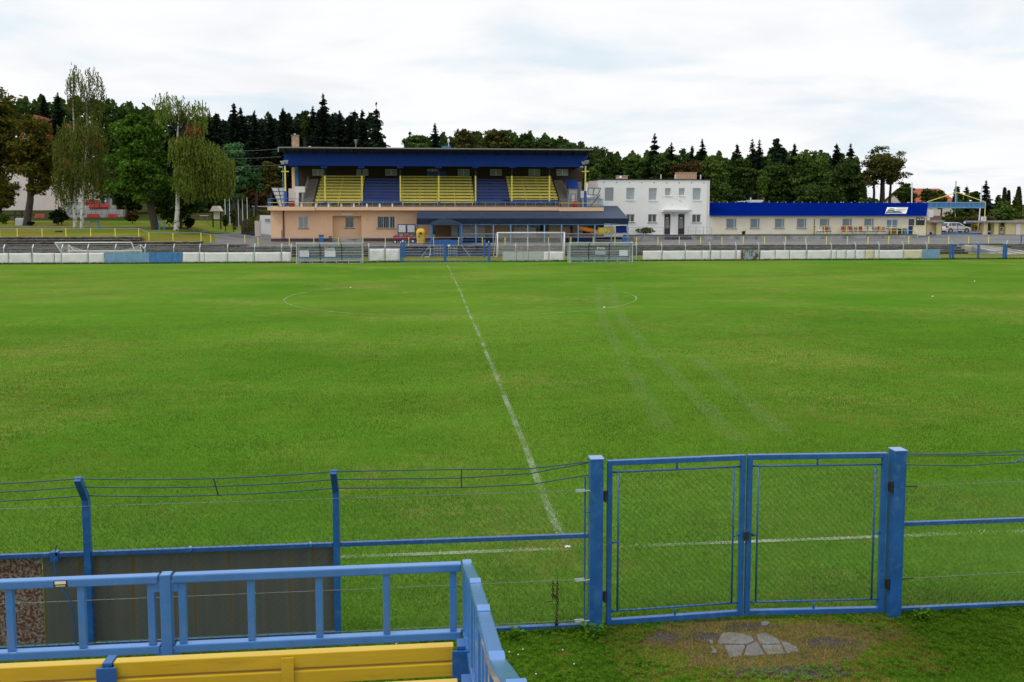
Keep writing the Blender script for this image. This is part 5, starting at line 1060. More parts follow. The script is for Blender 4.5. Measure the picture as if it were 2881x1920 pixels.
for p, lb in ((1124, 'dark red ride-on mower, left one under the notice board'), (1152, 'dark red ride-on mower, right one beside the yellow container')):
    Y = 100.5; c = W(p, 668, Y); t = thing('ride_on_mower', (c.x, Y, GZ), lb, 'mower'); x = c.x
    mb = MB(); mb.prism([(x-.75, 1.5), (x-.7, 1.95), (x-.35, 2.05), (x+.15, 1.85), (x+.65, 1.62), (x+.68, 1.5)], Y-.3, Y+.3); mb.build('hood', 'red_mower', t, bevel=.06)
    MB().box(x-.8, x+.5, Y-.42, Y+.42, 1.3, 1.5).build('deck', 'dark', t, bevel=.04); mb = MB(); mb.box(x+.15, x+.5, Y-.22, Y+.22, 1.75, 1.85); mb.box(x+.44, x+.52, Y-.22, Y+.22, 1.85, 2.2); mb.build('saddle', 'dark', t, bevel=.03)
    mb = MB(); mb.bar((x-.1, Y, 1.9), (x+.05, Y, 2.2), .04); mb.tube([(x+.05+.16*math.cos(a), Y+.16*math.sin(a), 2.2) for a in np.linspace(0, 6.28, 10)], .02, 5); mb.build('steering_wheel', 'dark', t)
    for wx, r_ in ((-.5, .2), (.4, .28)):
        for sy_ in (-.42, .42): mb = MB(); mb.tube([(x+wx, Y+sy_-.1, GZ+r_), (x+wx, Y+sy_+.1, GZ+r_)], r_, 12); w_ = mb.build('wheel', 'tyre', t); mb = MB(); mb.tube([(x+wx, Y+sy_-.11, GZ+r_), (x+wx, Y+sy_-.1, GZ+r_)], r_*.5, 10); mb.build('rim', 'white', w_)
nb = thing('notice_board', (W(1143, 660, SY-.9).x, SY-.9, GZ), 'framed notice board with two pale sheets in front of the apricot wall', 'notice board')
for p0, p1 in ((1119, 1143.5), (1144, 1169)):
    r = rc_(p0, 631.5, p1, 656.5, SY-.9); fb = MB().box(r[0], r[1], SY-.9, SY-.8, r[2], r[3]).build('case', 'blue_deep', nb); MB().box(r[0]+.1, r[1]-.1, SY-.93, SY-.905, r[2]+.1, r[3]-.1).build('sheet', 'paper', fb)
for p in (1120, 1168): x = W(p, 650, SY-.9).x; MB().box(x-.05, x+.05, SY-.79, SY-.7, GZ, W(p, 632, SY-.9).z).build('post', 'blue_deep', nb)
# ------------------------------------------------------------------ raised platform and retaining wall to the right
HY = 112.0; PZ = W(2000, 661.5, 109).z
x_a, x_st0, x_st1, x_b = W(1768, 670, 109).x, W(1871, 670, 109).x, W(1945, 670, 109).x, W(2584, 670, 109).x
rw = thing('retaining_wall', ((x_a+x_b)/2, 109, 1), 'long stained concrete retaining wall below the white house and low blue roofed building', 'wall')
rr = random.Random(3)
for a, b in ((x_a, x_st0), (x_st1, x_b)):
    mb = MB(); x = a
    while x < b: L = min(b, x+rr.uniform(2.2, 3.2)); mb.box(x, L-.02, 109+rr.uniform(-.03, .03), 109.5, .8, PZ-.06); x = L
    mb.build('wall_panel', 'concrete', rw); MB().box(a, b, 108.92, 109.52, PZ-.055, PZ+.02).build('coping', 'stone_tread', rw)
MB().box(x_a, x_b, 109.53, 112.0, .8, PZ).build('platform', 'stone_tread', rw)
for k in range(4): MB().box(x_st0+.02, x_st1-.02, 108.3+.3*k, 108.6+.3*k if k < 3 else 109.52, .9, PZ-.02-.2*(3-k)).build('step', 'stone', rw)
mb = MB(); x = W(2500, 662, 109).x; mb.box(x_st1+.5, x_b-1, 108.9, 109.3, PZ+.02, PZ+.07); mb.build('moss', lf_verge, rw)
# ------------------------------------------------------------------ white two storey house
wh = thing('white_house', (W(1838, 660, HY).x, HY, PZ), 'plain white two storey house with flat roof, two dark doors and brick chimneys', 'house')
hx0, hx1 = W(1682, 600, HY).x, W(1995.5, 600, HY).x; hz = W(1838, 507, HY).z
z4 = lambda x0, y0, x1, y1: rc_(1640+x0/3.734, 340+y0/3.734, 1640+x1/3.734, 340+y1/3.734, HY)
up = [z4(228, 703, 322, 847), z4(455, 706, 543, 835), z4(690, 708, 778, 838), z4(862, 708, 925, 790), z4(1007, 708, 1072, 790), z4(1152, 708, 1242, 837)]
dn = [z4(455, 982, 543, 1067), z4(685, 982, 775, 1068), z4(1148, 984, 1240, 1070)]; drs = [z4(855, 980, 920, 1195), z4(1000, 980, 1068, 1195)]
drs = [(d[0], d[1], PZ, d[3]) for d in drs]
mb = MB(); wall_holes(mb, hx0, hx1, PZ-.2, hz, HY, .35, up+dn+drs); mb.box(hx0, hx0+.3, HY+.35, HY+10, PZ-.2, hz); mb.box(hx1-.3, hx1, HY+.35, HY+10, PZ-.2, hz); mb.box(hx0+.3, hx1-.3, HY+9.7, HY+10, PZ-.2, hz); mb.build('wall', 'white_plaster', wh)
rf = MB().box(hx0-.08, hx1+.1, HY-.1, HY+10.1, hz+.002, hz+.12).build('roof', 'dark', wh)
for i, r in enumerate(up): window(wh, r, HY, .2, 'white', 'glass_grey', (), 8 if i == 0 else 0, 'white' if i else None, 'board_grey', fw=.07)
for r in dn: window(wh, r, HY, .22, 'white', 'glass', (.5,), 0, 'plinth', fw=.07)
for i, r in enumerate(drs):
    d = MB().box(r[0]+.03, r[1]-.03, HY+.12, HY+.18, PZ+.02, r[3]-.02).build('door', 'door', wh); h = r[3]-PZ
    MB().box(r[0]+.16, r[1]-.16, HY+.10, HY+.118, PZ+h*.30, PZ+h*.74).build('door_panel', 'seat_grey', d); MB().box(r[0]+.25, r[1]-.25, HY+.09, HY+.116, PZ+h*.78, PZ+h*.82).build('number_plate', 'white', d); MB().box(r[1]-.16, r[1]-.1, HY+.06, HY+.118, PZ+1.05, PZ+1.2).build('handle', 'galv', d)
r = z4(825, 940, 1115, 965); MB().box(r[0], r[1], HY-1.1, HY-.002, r[2]+.05, r[3]).build('door_canopy', 'white', wh); MB().box(r[0]-.05, r[1]+.05, HY-1.15, HY-1.102, r[2]+.1, r[3]+.03).build('canopy_edge', 'board_grey', wh)
q = z4(945, 975, 975, 1002); mb = MB(); cx_, cz_ = (q[0]+q[1])/2, (q[2]+q[3])/2; mb.ball((cx_, HY-.06, cz_), .24, 12, 7, (1, .5, 1)); mb.build('round_lamp', 'lamp_clear', wh)
for x0, y0, x1, y1, m in ((418, 580, 526, 620, 'brick'), (1063, 545, 1268, 627, 'brick')):
    r = z4(x0, y0, x1, y1); dz_ = .0; c_ = MB().box(r[0], r[1], HY+3, HY+4.2, hz+.12, r[3]+.12).build('chimney', m, rf); MB().box(r[0]-.05, r[1]+.05, HY+2.95, HY+4.25, r[3]+.122, r[3]+.2).build('cap', 'galv' if x0 < 500 else 'brick', c_)
q = z4(395, 600, 412, 618); MB().ball(((q[0]+q[1])/2, HY+.5, hz+.3), .22, 8, 6).build('roof_ball', 'white', rf)
for px in (825, 975, 1243): q = z4(px, 600, px+8, 620); MB().box(q[0], q[1], HY+.4, HY+.5, hz+.12, hz+.75).build('vent_pipe', 'white', rf)
q = z4(1300, 640, 1308, 1190); MB().box(q[0], q[1], HY-.1, HY-.003, PZ, q[3]).build('downpipe', 'pink_plaster', wh)
for k in range(9): x = hx0+.8+(hx1-hx0-1.6)*k/8; MB().box(x-.07, x+.07, HY-.02, HY-.002, hz-.42, hz-.28).build('vent_hole', 'seat_grey', wh)
for k in range(26): x, z = cx_+rr.gauss(0, .75), cz_+2.05+rr.gauss(0, .35); s = rr.uniform(.02, .06); MB().box(x-s, x+s, HY-.012, HY-.002, z-s, z+s).build('plaster_chip', 'board_grey', wh) if k < 14 else None
def bar_rail(p0, p1, lb, posts, Y=HY-2.2, z0=None, m='galv', h=1.0, mids=(.5,), name='bar_railing'):
    z0 = PZ if z0 is None else z0; a, b = W(p0, 640, Y).x, W(p1, 640, Y).x; t = thing(name, ((a+b)/2, Y, z0), lb, 'railing')
    for k in range(posts): x = a+(b-a)*k/(posts-1); MB().box(x-.03, x+.03, Y-.03, Y+.03, z0, z0+h).build('post', m, t)
    mb = MB(); mb.bar((a, Y, z0+h), (b, Y, z0+h), .05)
    for q in mids: mb.bar((a, Y, z0+h*q), (b, Y, z0+h*q), .035)
    mb.build('rail', m, t)
bar_rail(1768, 1866, 'thin grey railing left of the two dark doors, half behind the bush', 4); bar_rail(1936, 2002, 'thin grey railing right of the two dark doors', 4)
# ------------------------------------------------------------------ long low building with blue roof
lx0, lx1 = hx1+.02, W(2606, 630, HY).x; lz = W(2300, 605.5, HY).z
lb_ = thing('low_building', ((lx0+lx1)/2, HY, PZ), 'long low cream building with a deep blue sheet roof', 'building')
zr = lambda x0, y0, x1, y1: rc_(2100+x0/5.8825, 540+y0/5.8825, 2100+x1/5.8825, 540+y1/5.8825, HY)
lw = [rc_(2043, 615, 2071.7, 643, HY)]+[zr(a, 443, b, 600) for a, b in ((62, 218), (470, 628), (835, 993), (1213, 1372), (1590, 1745), (1950, 2108))]
dbl = rc_(2494, 617.5, 2526.6, 642, HY); dr = rc_(2556, 617, 2572, 659, HY); dr = (dr[0], dr[1], PZ, dr[3])
mb = MB(); wall_holes(mb, lx0, lx1, PZ-.2, lz, HY, .3, lw+[dbl, dr]); mb.box(lx1-.3, lx1, HY+.3, HY+8, PZ-.2, lz); mb.box(lx0, lx1-.3, HY+7.7, HY+8, PZ-.2, lz); mb.build('wall', 'cream', lb_)
for i, r in enumerate(lw): window(lb_, r, HY, .18, 'white', 'glass_blue', (.82,), 9, 'hay', 'board_grey', fw=.07)
window(lb_, dbl, HY, .15, 'white', 'glass_blue', (.5,), 0, 'hay', fw=.09)
d = MB().box(dr[0]+.02, dr[1]-.02, HY+.1, HY+.16, PZ, dr[3]).build('door', 'blue_deep', lb_); MB().box(dr[0]+.12, dr[1]-.12, HY+.07, HY+.095, PZ+1.1, dr[3]-.15).build('door_pane', 'glass', d)
r = rc_(2577.5, 613, 2600.5, 634, HY); bb = MB().box(r[0], r[1], HY-.09, HY-.002, r[2], r[3]).build('menu_board', 'dark', lb_)
for k in range(3): MB().box(r[0]+.1+.36*k, r[0]+.34+.36*k, HY-.105, HY-.092, r[3]-.32, r[3]-.12).build('menu_card', 'white', bb)
rY = HY+5; rz_ = W(2300, 573, rY).z; ez_ = lz-.08; eY = HY-.35
e0, e1 = lx0, W(2607, 607, eY).x; r0, r1 = lx0, W(2611, 574.5, rY).x
mb = MB(); mb.add([(e0, eY, ez_), (e1, eY, ez_), (r1, rY, rz_), (r0, rY, rz_), (e0, eY, ez_+.1), (e1, eY, ez_+.1), (r1, rY, rz_+.1), (r0, rY, rz_+.1)], [(0, 3, 2, 1), (4, 5, 6, 7), (0, 1, 5, 4), (1, 2, 6, 5), (2, 3, 7, 6), (3, 0, 4, 7)])
mb.add([(r0, rY, rz_), (r1, rY, rz_), (r1, HY+9, lz+.2), (r0, HY+9, lz+.2), (r0, rY, rz_+.1), (r1, rY, rz_+.1), (r1, HY+9, lz+.3), (r0, HY+9, lz+.3)], [(4, 5, 6, 7), (1, 2, 6, 5), (0, 1, 2, 3)])
n_ = 60
for k in range(1, n_): u = k/n_; a = Vector((e0+(e1-e0)*u, eY, ez_+.11)); b = Vector((r0+(r1-r0)*u, rY, rz_+.11)); mb.bar(a, b, .03, .03)
ro2 = mb.build('roof', 'blue_roof', lb_); MB().box(e0, e1, eY-.12, eY-.005, ez_-.06, ez_+.06).build('gutter', 'blue_deep', ro2)
mb = MB(); mb.add([(lx1-.28, HY+.3, lz), (lx1, HY+.3, lz), (lx1, rY, rz_-.02), (lx1-.28, rY, rz_-.02), (lx1-.28, HY+8, lz), (lx1, HY+8, lz)], [(0, 1, 2, 3), (3, 2, 5, 4), (1, 5, 2), (0, 3, 4)]); mb.build('gable', 'cream', lb_)
mb = MB()
for k in range(28): u = (k+.5)/28; x = r0+(r1-r0)*u; mb.box(x-.05, x+.05, rY-.05, rY+.05, rz_+.1, rz_+.24)
mb.build('ridge_fixing', 'galv', ro2)
r = rc_(2112, 563, 2148, 572, rY); mb = MB(); mb.prism([(r[0], r[2]+.1), (r[1]-.3, r[2]+.1), (r[1], r[3]), (r[0]-.1, r[3])], rY-.2, rY+1.2); mb.build('roof_vent', 'lamp_clear', ro2); q = W(2112, 556, rY); mb = MB(); mb.tube([(q.x, rY, rz_), (q.x, rY, q.z)], .07, 6); mb.build('vent_pipe', 'white', ro2); mb = MB(); mb.bar(W(2075, 568, rY), W(2112, 565.5, rY), .1); mb.build('roof_pipe', 'white', ro2)
# slanted advertising sign lying on the roof slope: green and white landscape with unreadable small writing
P = [W(2490, 605.5, eY+.3), W(2549, 605.5, eY+.3), W(2555, 587, eY+3), W(2496, 587, eY+3)]
def onroof(p): u = (p.y-eY)/(rY-eY); return Vector((p.x, p.y, ez_+(rz_-ez_)*u+.2))
def sgn(u, v, off): a = P[0].lerp(P[1], u).lerp(P[3].lerp(P[2], u), v); q = onroof(a); return (q.x, q.y-off*.4, q.z+off)
mb = MB(); 
def sp(poly, off, th=.03): 
    n = len(poly); mb.add([sgn(u, v, off) for u, v in poly]+[sgn(u, v, off-th) for u, v in poly], [tuple(range(n)), tuple(range(2*n-1, n-1, -1))]+[(i, i+n, (i+1)%n+n, (i+1)%n) for i in range(n)])
sign = thing('roof_sign', tuple(onroof(P[0])), 'white and green advertising sign slanting on the blue roof', 'sign')
sp([(0, 0), (1, 0), (1, 1), (0, 1)], 0, .06); mb.build('board', 'white', sign)
mb = MB(); sp([(.02, .05), (.85, .05), (.7, .3), (.5, .42), (.3, .38), (.02, .32)], .02); mb.build('green_field', 'sign_green', sign)
mb = MB(); sp([(.06, .40), (.38, .36), (.40, .62), (.36, .74), (.22, .80), (.1, .70)], .04); mb.build('dark_emblem', 'dark', sign)
mb = MB()
for k in range(8): sp([(.10+.035*k, .50), (.123+.035*k, .50), (.125+.035*k, .60), (.102+.035*k, .60)], .06, .015)
for k in range(6): sp([(.14+.03*k, .22), (.16+.03*k, .22), (.162+.03*k, .28), (.142+.03*k, .28)], .06, .015)
mb.build('small_lettering', 'white', sign)
mb = MB(); rs = random.Random(9)
for k in range(14): u = .44+.038*k; sp([(u, .56), (u+.024, .56), (u+.026, .66+.05*rs.random()), (u+.002, .66)], .03, .015)
for k in range(13): u = .48+.038*k; sp([(u, .84), (u+.024, .84), (u+.026, .90), (u+.002, .90)], .03, .015)
for k in range(7): u = .55+.055*k; sp([(u, .40-.02*k), (u+.03, .39-.02*k), (u+.05, .50-.02*k), (u+.012, .50-.02*k)], .03, .015)
mb.build('grey_lettering', 'seat_grey', sign)
bar_rail(2288, 2600, 'thin yellow railing along the platform before the low building', 11, 109.35, PZ+.02, 'yellow', 1.15, (.45,))
t_ = thing('drain_pole', (W(2290.5, 650, 109.6).x, 109.6, PZ), 'thin dark iron pole with brackets at the left end of the platform railing', 'pole'); x = W(2290.5, 650, 109.6).x; MB().box(x-.04, x+.04, 109.56, 109.64, PZ, W(2290, 616, 109.6).z).build('pole', 'dark', t_); MB().box(x-.15, x+.15, 109.54, 109.66, PZ+1.0, PZ+1.12).build('bracket', 'dark', t_)
# loose stadium seats stored on a low beam before the building
bm2 = thing('seat_beam', (W(2370, 655, 110.6).x, 110.6, PZ), 'low steel beam on stubs carrying the loose plastic seats', 'beam')
for a, b in ((2296, 2338), (2364, 2500)):
    xa, xb = W(a, 655, 110.6).x, W(b, 655, 110.6).x; MB().box(xa, xb, 110.5, 110.62, PZ+.30, PZ+.38).build('beam', 'galv', bm2)
    for k in range(5): x = xa+.1+(xb-xa-.2)*k/4; MB().box(x-.04, x+.04, 110.52, 110.6, PZ, PZ+.3).build('stub', 'galv', bm2)
def bucket(p, m, s, lb):
    x = W(p, 648, 110.55).x; Y, z = 110.55, PZ+.38; mb = MB(); prof = []
    for i in range(7):                                   # shell: seat pan curving up into the back
        a = i/6; yy_, zz = (-.22+.42*min(1, a*1.7), .05*(1-a)+max(0, a-.45)*1.0); wv = .21*(1-.25*a*a)*s
        prof.append((yy_, zz, wv))
    vs = []
    for yy_, zz, wv in prof:
        for u in (-1, -.7, -.3, .3, .7, 1): vs.append((x+u*wv, Y+yy_*s-.06*(abs(u) > .9), z+zz*s+.10*abs(u)**3))
    k = len(vs); vs += [(a, b+.02, c-.025) for a, b, c in vs]; fs = [(j*6+i, j*6+i+1, (j+1)*6+i+1, (j+1)*6+i) for j in range(6) for i in range(5)]
    rim = list(range(6))+[j*6+5 for j in range(1, 7)]+[36+i for i in range(4, -1, -1)]+[j*6 for j in range(5, 0, -1)]
    mb.add(vs, fs+[tuple(k+q for q in reversed(f)) for f in fs]+[(rim[i-1], rim[i-1]+k, rim[i]+k, rim[i]) for i in range(len(rim))]); mb.box(x-.12, x+.12, Y-.1, Y+.05, z-.0, z+.05)
    tag(mb.build('bucket_chair', m, smooth=True), lb, 'seat', 'loose seats stored before the low building')
for p in (2373, 2395, 2423, 2476): bucket(p, 'red', 1.25, 'round red plastic seat stored on the platform before the low building')
for p in (2334, 2383, 2408, 2415, 2443, 2458, 2468, 2487): bucket(p, 'seat_grey', 1.1, 'grey plastic seat stored on the platform before the low building')
for p in (2303, 2312, 2432, 2450, 2437): bucket(p, 'seat_pale', 1.1, 'pale plastic seat stored on the platform before the low building')
for p in (2318, 2326): bucket(p, 'red_mower', 1.0, 'dark red plastic seat in the short stored row left of the main one')
for p0, p1, y0, m, lb, cat in ((2505, 2522, 648, 'wood', 'brown wooden crate under the double window of the low building', 'crate'), (2541, 2551, 643, 'blue_mid', 'blue metal cabinet left of the dark blue door', 'cabinet'), (2530, 2538, 644, 'dark', 'dark bundle leaning beside the blue cabinet', 'bundle')):
    r = rc_(p0, y0, p1, 659, 110.9); mb = MB()
    if cat == 'crate':
        for k in range(4): mb.box(r[0], r[1], 110.88, 110.9, PZ+.02+.2*k, PZ+.17+.2*k)
        mb.box(r[0], r[1], 110.9, 111.4, PZ, r[3]); mb.box(r[0]-.05, r[1]+.2, 110.8, 111.45, r[3]+.002, r[3]+.06)
    else: mb.box(r[0], r[1], 110.7, 111.2, PZ, r[3]); mb.box(r[0]+.06, r[1]-.06, 110.685, 110.698, PZ+.08, r[3]-.08)
    tag(mb.build(cat, m, bevel=.015), lb, cat)
slr = thing('steps_rail', (W(2577, 650, 109.2).x, 109.3, PZ), 'short sloping yellow stair rail near the menu board', 'railing'); mb = MB(); mb.bar(W(2570, 641, 109.3), W(2582, 654, 108.6), .05); mb.bar(W(2570, 641, 109.3), W(2570, 661, 109.3), .05); mb.bar(W(2582, 654, 108.6), W(2582, 668, 108.6), .05); mb.build('rail', 'yellow', slr)
# ------------------------------------------------------------------ entrance with gable frame, huts, car
EY = 121.0; EZ = zg(72, EY)
en = thing('entrance_gate', (W(2690, 660, EY).x, EY, EZ), 'blue beam entrance with a thin yellow gable frame above it', 'entrance')
for p in (2609.7, 2770): x = W(p, 620, EY).x; mb = MB(); mb.bar((x, EY, EZ), (x, EY, W(p, 568, EY).z), .11); mb.build('post', 'yellow', en)
mb = MB(); A, B, Ct = W(2609.7, 568, EY), W(2770, 568, EY), W(2692.8, 541.6, EY); mb.bar(A, Ct, .10); mb.bar(Ct, B, .10); mb.build('gable_frame', 'yellow', en)
r = rc_(2601, 569, 2769, 586.5, EY-.2); bmx = MB().box(r[0], r[1], EY-.4, EY-.2, r[2], r[3]).build('beam', 'blue_mid', en)
mb = MB()
for k in range(13): x = r[0]+.3+(r[1]-r[0]-.6)*k/12; mb.box(x-.03, x+.03, EY-.43, EY-.405, r[2]+.1, r[3]-.1)
mb.box(r[0], r[1], EY-.46, EY-.405, r[3]-.16, r[3]-.02); mb.box(r[0], r[1], EY-.46, EY-.405, r[2]+.02, r[2]+.14); mb.build('flange', 'blue_pale', bmx)
mb = MB(); mb.bar(W(2692.5, 569, EY), Ct, .11); mb.build('king_post', 'blue_mid', en)
x = W(2614, 600, EY+1).x; mb = MB(); mb.bar((x, EY+1, EZ), (x, EY+1, W(2614, 586, EY+1).z), .22); mb.build('rear_post', 'pink_plaster', en)
mb = MB(); mb.tube([W(2751, 656, EY+1.5), W(2763.5, 522, EY+1.5)], .085, 8); tag(mb.build('flag_pole', 'white'), 'tall white pole leaning beside the right end of the blue beam', 'pole')
for p0, p1, y0, y1, Y, lb in ((2566, 2566.5, 514, 590, 125, 'white lamp pole rising behind the low blue roof'), (2689.7, 2689.7, 510, 562, 140, 'thin grey pole rising above the gable peak')):
    mb = MB(); b = W(p1, y1, Y); a = W(p0, y0, Y); mb.tube([(b.x, Y, zg(b.x, Y)), a], .09, 8); tag(mb.build('lamp_pole', 'white' if Y < 130 else 'galv'), lb, 'pole')
ge = thing('drive_gate', (W(2705, 665, EY-1).x, EY-1, EZ), 'low blue driveway gate with solid bottom panel before the white car', 'gate')
r = rc_(2648, 656.5, 2768, 666.5, EY-1); MB().box(r[0], r[1], EY-1.03, EY-.97, r[2], r[3]).build('panel', 'blue', ge)
for p in (2649, 2694, 2733, 2767): x = W(p, 650, EY-1).x; mb = MB(); mb.bar((x, EY-1, r[2]), (x, EY-1, W(p, 628.5, EY-1).z), .07); mb.build('upright', 'blue_mid', ge)
mb = MB(); mb.bar((r[0], EY-1, W(2700, 628.5, EY-1).z), (r[1], EY-1, W(2700, 628.5, EY-1).z), .06); mb.build('top_rail', 'blue_mid', ge)
q = rc_(2711.5, 624, 2717, 629, EY-1.1); MB().box(q[0], q[1], EY-1.1, EY-1.06, q[2], q[3]).build('plate', 'white', ge)
def hut(lb, roof, walls, base, Y=EY-2.0):
    t = thing('ticket_hut', (W((roof[0]+roof[2])/2, 655, Y).x, Y, EZ), lb, 'hut'); r = rc_(*roof, Y-.5); MB().box(r[0], r[1], Y-.6, Y+3.2, r[2], r[3]).build('roof', 'concrete', t)
    for (a, b, y0, m, dy, dd) in walls: q = rc_(a, y0, b, 660, Y); MB().box(q[0], q[1], Y+dy, Y+dy+dd, EZ-.2, min(q[3], r[2]-.002)).build('wall', m, t)
    for (a, b, y0, y1, m, dy, nm) in base: q = rc_(a, y0, b, y1, Y); MB().box(q[0], q[1], Y+dy, Y+dy+.08, q[2], q[3]).build(nm, m, t)
hut('small pale yellow ticket hut at the end of the low building, left of the car', (2606, 620, 2657, 626.5), [(2607, 2615.5, 627, 'yellow_plaster', 0, .4), (2616, 2624, 627, 'yellow_plaster', .9, .3), (2634.5, 2648.5, 627, 'yellow_plaster', 0, .5), (2624.2, 2634.2, 627, 'board_grey', 1.8, .2)], [(2625, 2633, 628, 645, 'glass', 1.7, 'window'), (2622, 2635, 654, 660, 'blue_deep', 1.2, 'counter')])
hut('long pale yellow ticket hut at the right edge with a white door', (2757, 621.5, 2960, 626.5), [(2768, 2779, 627, 'yellow_plaster', 0, .4), (2779.2, 2797, 627, 'yellow_plaster', 1.5, .3), (2797.2, 2809.5, 627, 'yellow_plaster', 0, .8), (2809.7, 2830, 627, 'yellow_plaster', 1.2, .3), (2830.2, 2960, 627, 'yellow_plaster', .1, .4)], [(2784, 2795, 628, 645, 'glass', 1.4, 'window'), (2812, 2819, 638, 651, 'dark', 1.1, 'opening'), (2858.5, 2871, 630, 668, 'white', -.0, 'door'), (2782, 2796, 654, 665, 'blue_deep', .8, 'counter'), (2768, 2858, 660, 667, 'concrete', -.1, 'base'), (2871.5, 2960, 660, 667, 'concrete', -.1, 'base')])
r = rc_(2760.5, 610, 2773, 621, EY-2.3); t = MB().box(r[0], r[1], EY-2.45, EY-2.2, r[2], r[3]).build('box_lamp', 'white'); tag(t, 'white square box sign on the roof of the right ticket hut', 'sign')
q = MB(); q.box(r[0]+.12, r[1]-.12, EY-2.47, EY-2.452, r[2]+.3, r[2]+.45); q.box(r[0]+.2, r[1]-.2, EY-2.47, EY-2.452, r[2]+.15, r[2]+.22); q.build('faded_mark', 'board_grey', t)
r = rc_(2611, 611.5, 2624, 618, EY-2.3); o = MB().box(r[0], r[1], EY-2.45, EY-2.2, EZ+.0+r[2]*0+W(2617, 620, EY-2.3).z, r[3]).build('box_lamp', 'white'); tag(o, 'low white box lamp on the roof of the left ticket hut', 'sign')
# the parked car, seen from its right rear
CYY = 126.5; ca, cb_ = W(2651, 655, CYY).x, W(2724, 655, CYY).x; CZ = zg((ca+cb_)/2, CYY); Lc = cb_-ca; k_ = Lc/3.99
car = thing('parked_car', ((ca+cb_)/2, CYY, CZ), 'silver white hatchback car parked behind the blue driveway gate', 'car')
def cp(x, z): return (ca+x*k_, CZ+z*k_)
lower = [(.05, .30), (.02, .55), (.08, .80), (.20, .95), (1.0, .98), (2.7, .95), (3.15, .90), (3.75, .76), (3.95, .58), (3.98, .38), (3.92, .24), (.12, .22)]
cab = [(.22, .94), (.50, 1.42), (.72, 1.50), (1.9, 1.50), (2.25, 1.44), (2.95, .94)]
wd_ = 1.66*k_
def shell(poly, y0, y1, tuck, m, nm, par):
    mb = MB(); n = len(poly); a = [cp(*p) for p in poly]; zc = min(p[1] for p in a); zm = max(p[1] for p in a)
    f = lambda z: tuck*(z-zc)/(zm-zc); mb.add([(x, y0+f(z), z) for x, z in a]+[(x, y1-f(z), z) for x, z in a], [tuple(range(n)), tuple(range(2*n-1, n-1, -1))]+[(i, i+n, (i+1)%n+n, (i+1)%n) for i in range(n)]); return mb.build(nm, m, par, bevel=.035)
body = shell(lower, CYY-wd_/2, CYY+wd_/2, .05, 'car_paint', 'body', car); shell(cab, CYY-wd_/2+.05, CYY+wd_/2-.05, .16, 'car_paint', 'cabin', car)
def glassp(poly, nm): 
    mb = MB(); a = [cp(*p) for p in poly]; n = len(a); mb.add([(x, CYY-wd_/2+.05+.16*(z-CZ-.94*k_)/(.56*k_)-.012, z) for x, z in a]+[(x, CYY-wd_/2+.08+.16*(z-CZ-.94*k_)/(.56*k_), z) for x, z in a], [tuple(range(n)), tuple(range(2*n-1, n-1, -1))]+[(i, i+n, (i+1)%n+n, (i+1)%n) for i in range(n)]); mb.build(nm, 'glass', car)
glassp([(1.0, 1.0), (.92, 1.36), (1.02, 1.41), (1.58, 1.42), (1.58, 1.0)], 'window'); glassp([(1.66, 1.0), (1.66, 1.42), (2.08, 1.40), (2.66, 1.0)], 'window'); glassp([(.42, 1.0), (.62, 1.34), (.84, 1.36), (.90, 1.0)], 'window')
mb = MB(); a, b = cp(.16, .98), cp(.46, 1.40); mb.add([(a[0]-.02, CYY-wd_/2+.15, a[1]), (a[0]-.02, CYY+wd_/2-.15, a[1]), (b[0]-.05, CYY+wd_/2-.25, b[1]), (b[0]-.05, CYY-wd_/2+.25, b[1])], [(0, 1, 2, 3)]); mb.build('rear_window', 'glass', car)
a = cp(.12, .82); MB().box(a[0]-.08, a[0]+.28, CYY-wd_/2-.01, CYY-wd_/2+.15, a[1]-.05, a[1]+.16).build('tail_lamp', 'lamp_red', car, bevel=.02); a = cp(3.72, .70); MB().box(a[0]-.15, a[0]+.1, CYY-wd_/2-.005, CYY-wd_/2+.2, a[1]-.08, a[1]+.06).build('headlight', 'lamp_clear', car, bevel=.03)
a, b = cp(1.1, .5), cp(2.95, .5); MB().box(a[0], b[0], CYY-wd_/2-.02, CYY-wd_/2+.02, a[1]-.03, a[1]+.05).build('side_strip', 'seat_grey', car); a = cp(2.62, 1.02); MB().box(a[0]-.06, a[0]+.1, CYY-wd_/2-.15, CYY-wd_/2+.05, a[1], a[1]+.12).build('mirror', 'car_paint', car, bevel=.02)
a = cp(-.02, .42); MB().box(a[0]-.03, a[0]+.25, CYY-wd_/2+.02, CYY+wd_/2-.02, a[1]-.14, a[1]+.08).build('bumper', 'seat_pale', car, bevel=.03)
for x in (.72, 3.2):
    for s in (-1, 1):
        c = cp(x, .30); y = CYY+s*(wd_/2-.08); mb = MB(); mb.tube([(c[0], y-.11, c[1]), (c[0], y+.11, c[1])], .31*k_, 20); wv = mb.build('wheel', 'tyre', car); mb = MB(); mb.tube([(c[0], y+s*.115, c[1]), (c[0], y+s*.10, c[1])], .20*k_, 14); mb.build('rim', 'rim', wv)
        if s < 0:
            mb = MB(); mb.tube([(c[0], y-.112, c[1]), (c[0], y-.108, c[1])], .37*k_, 20); mb.build('wheel_arch', 'dark', car)
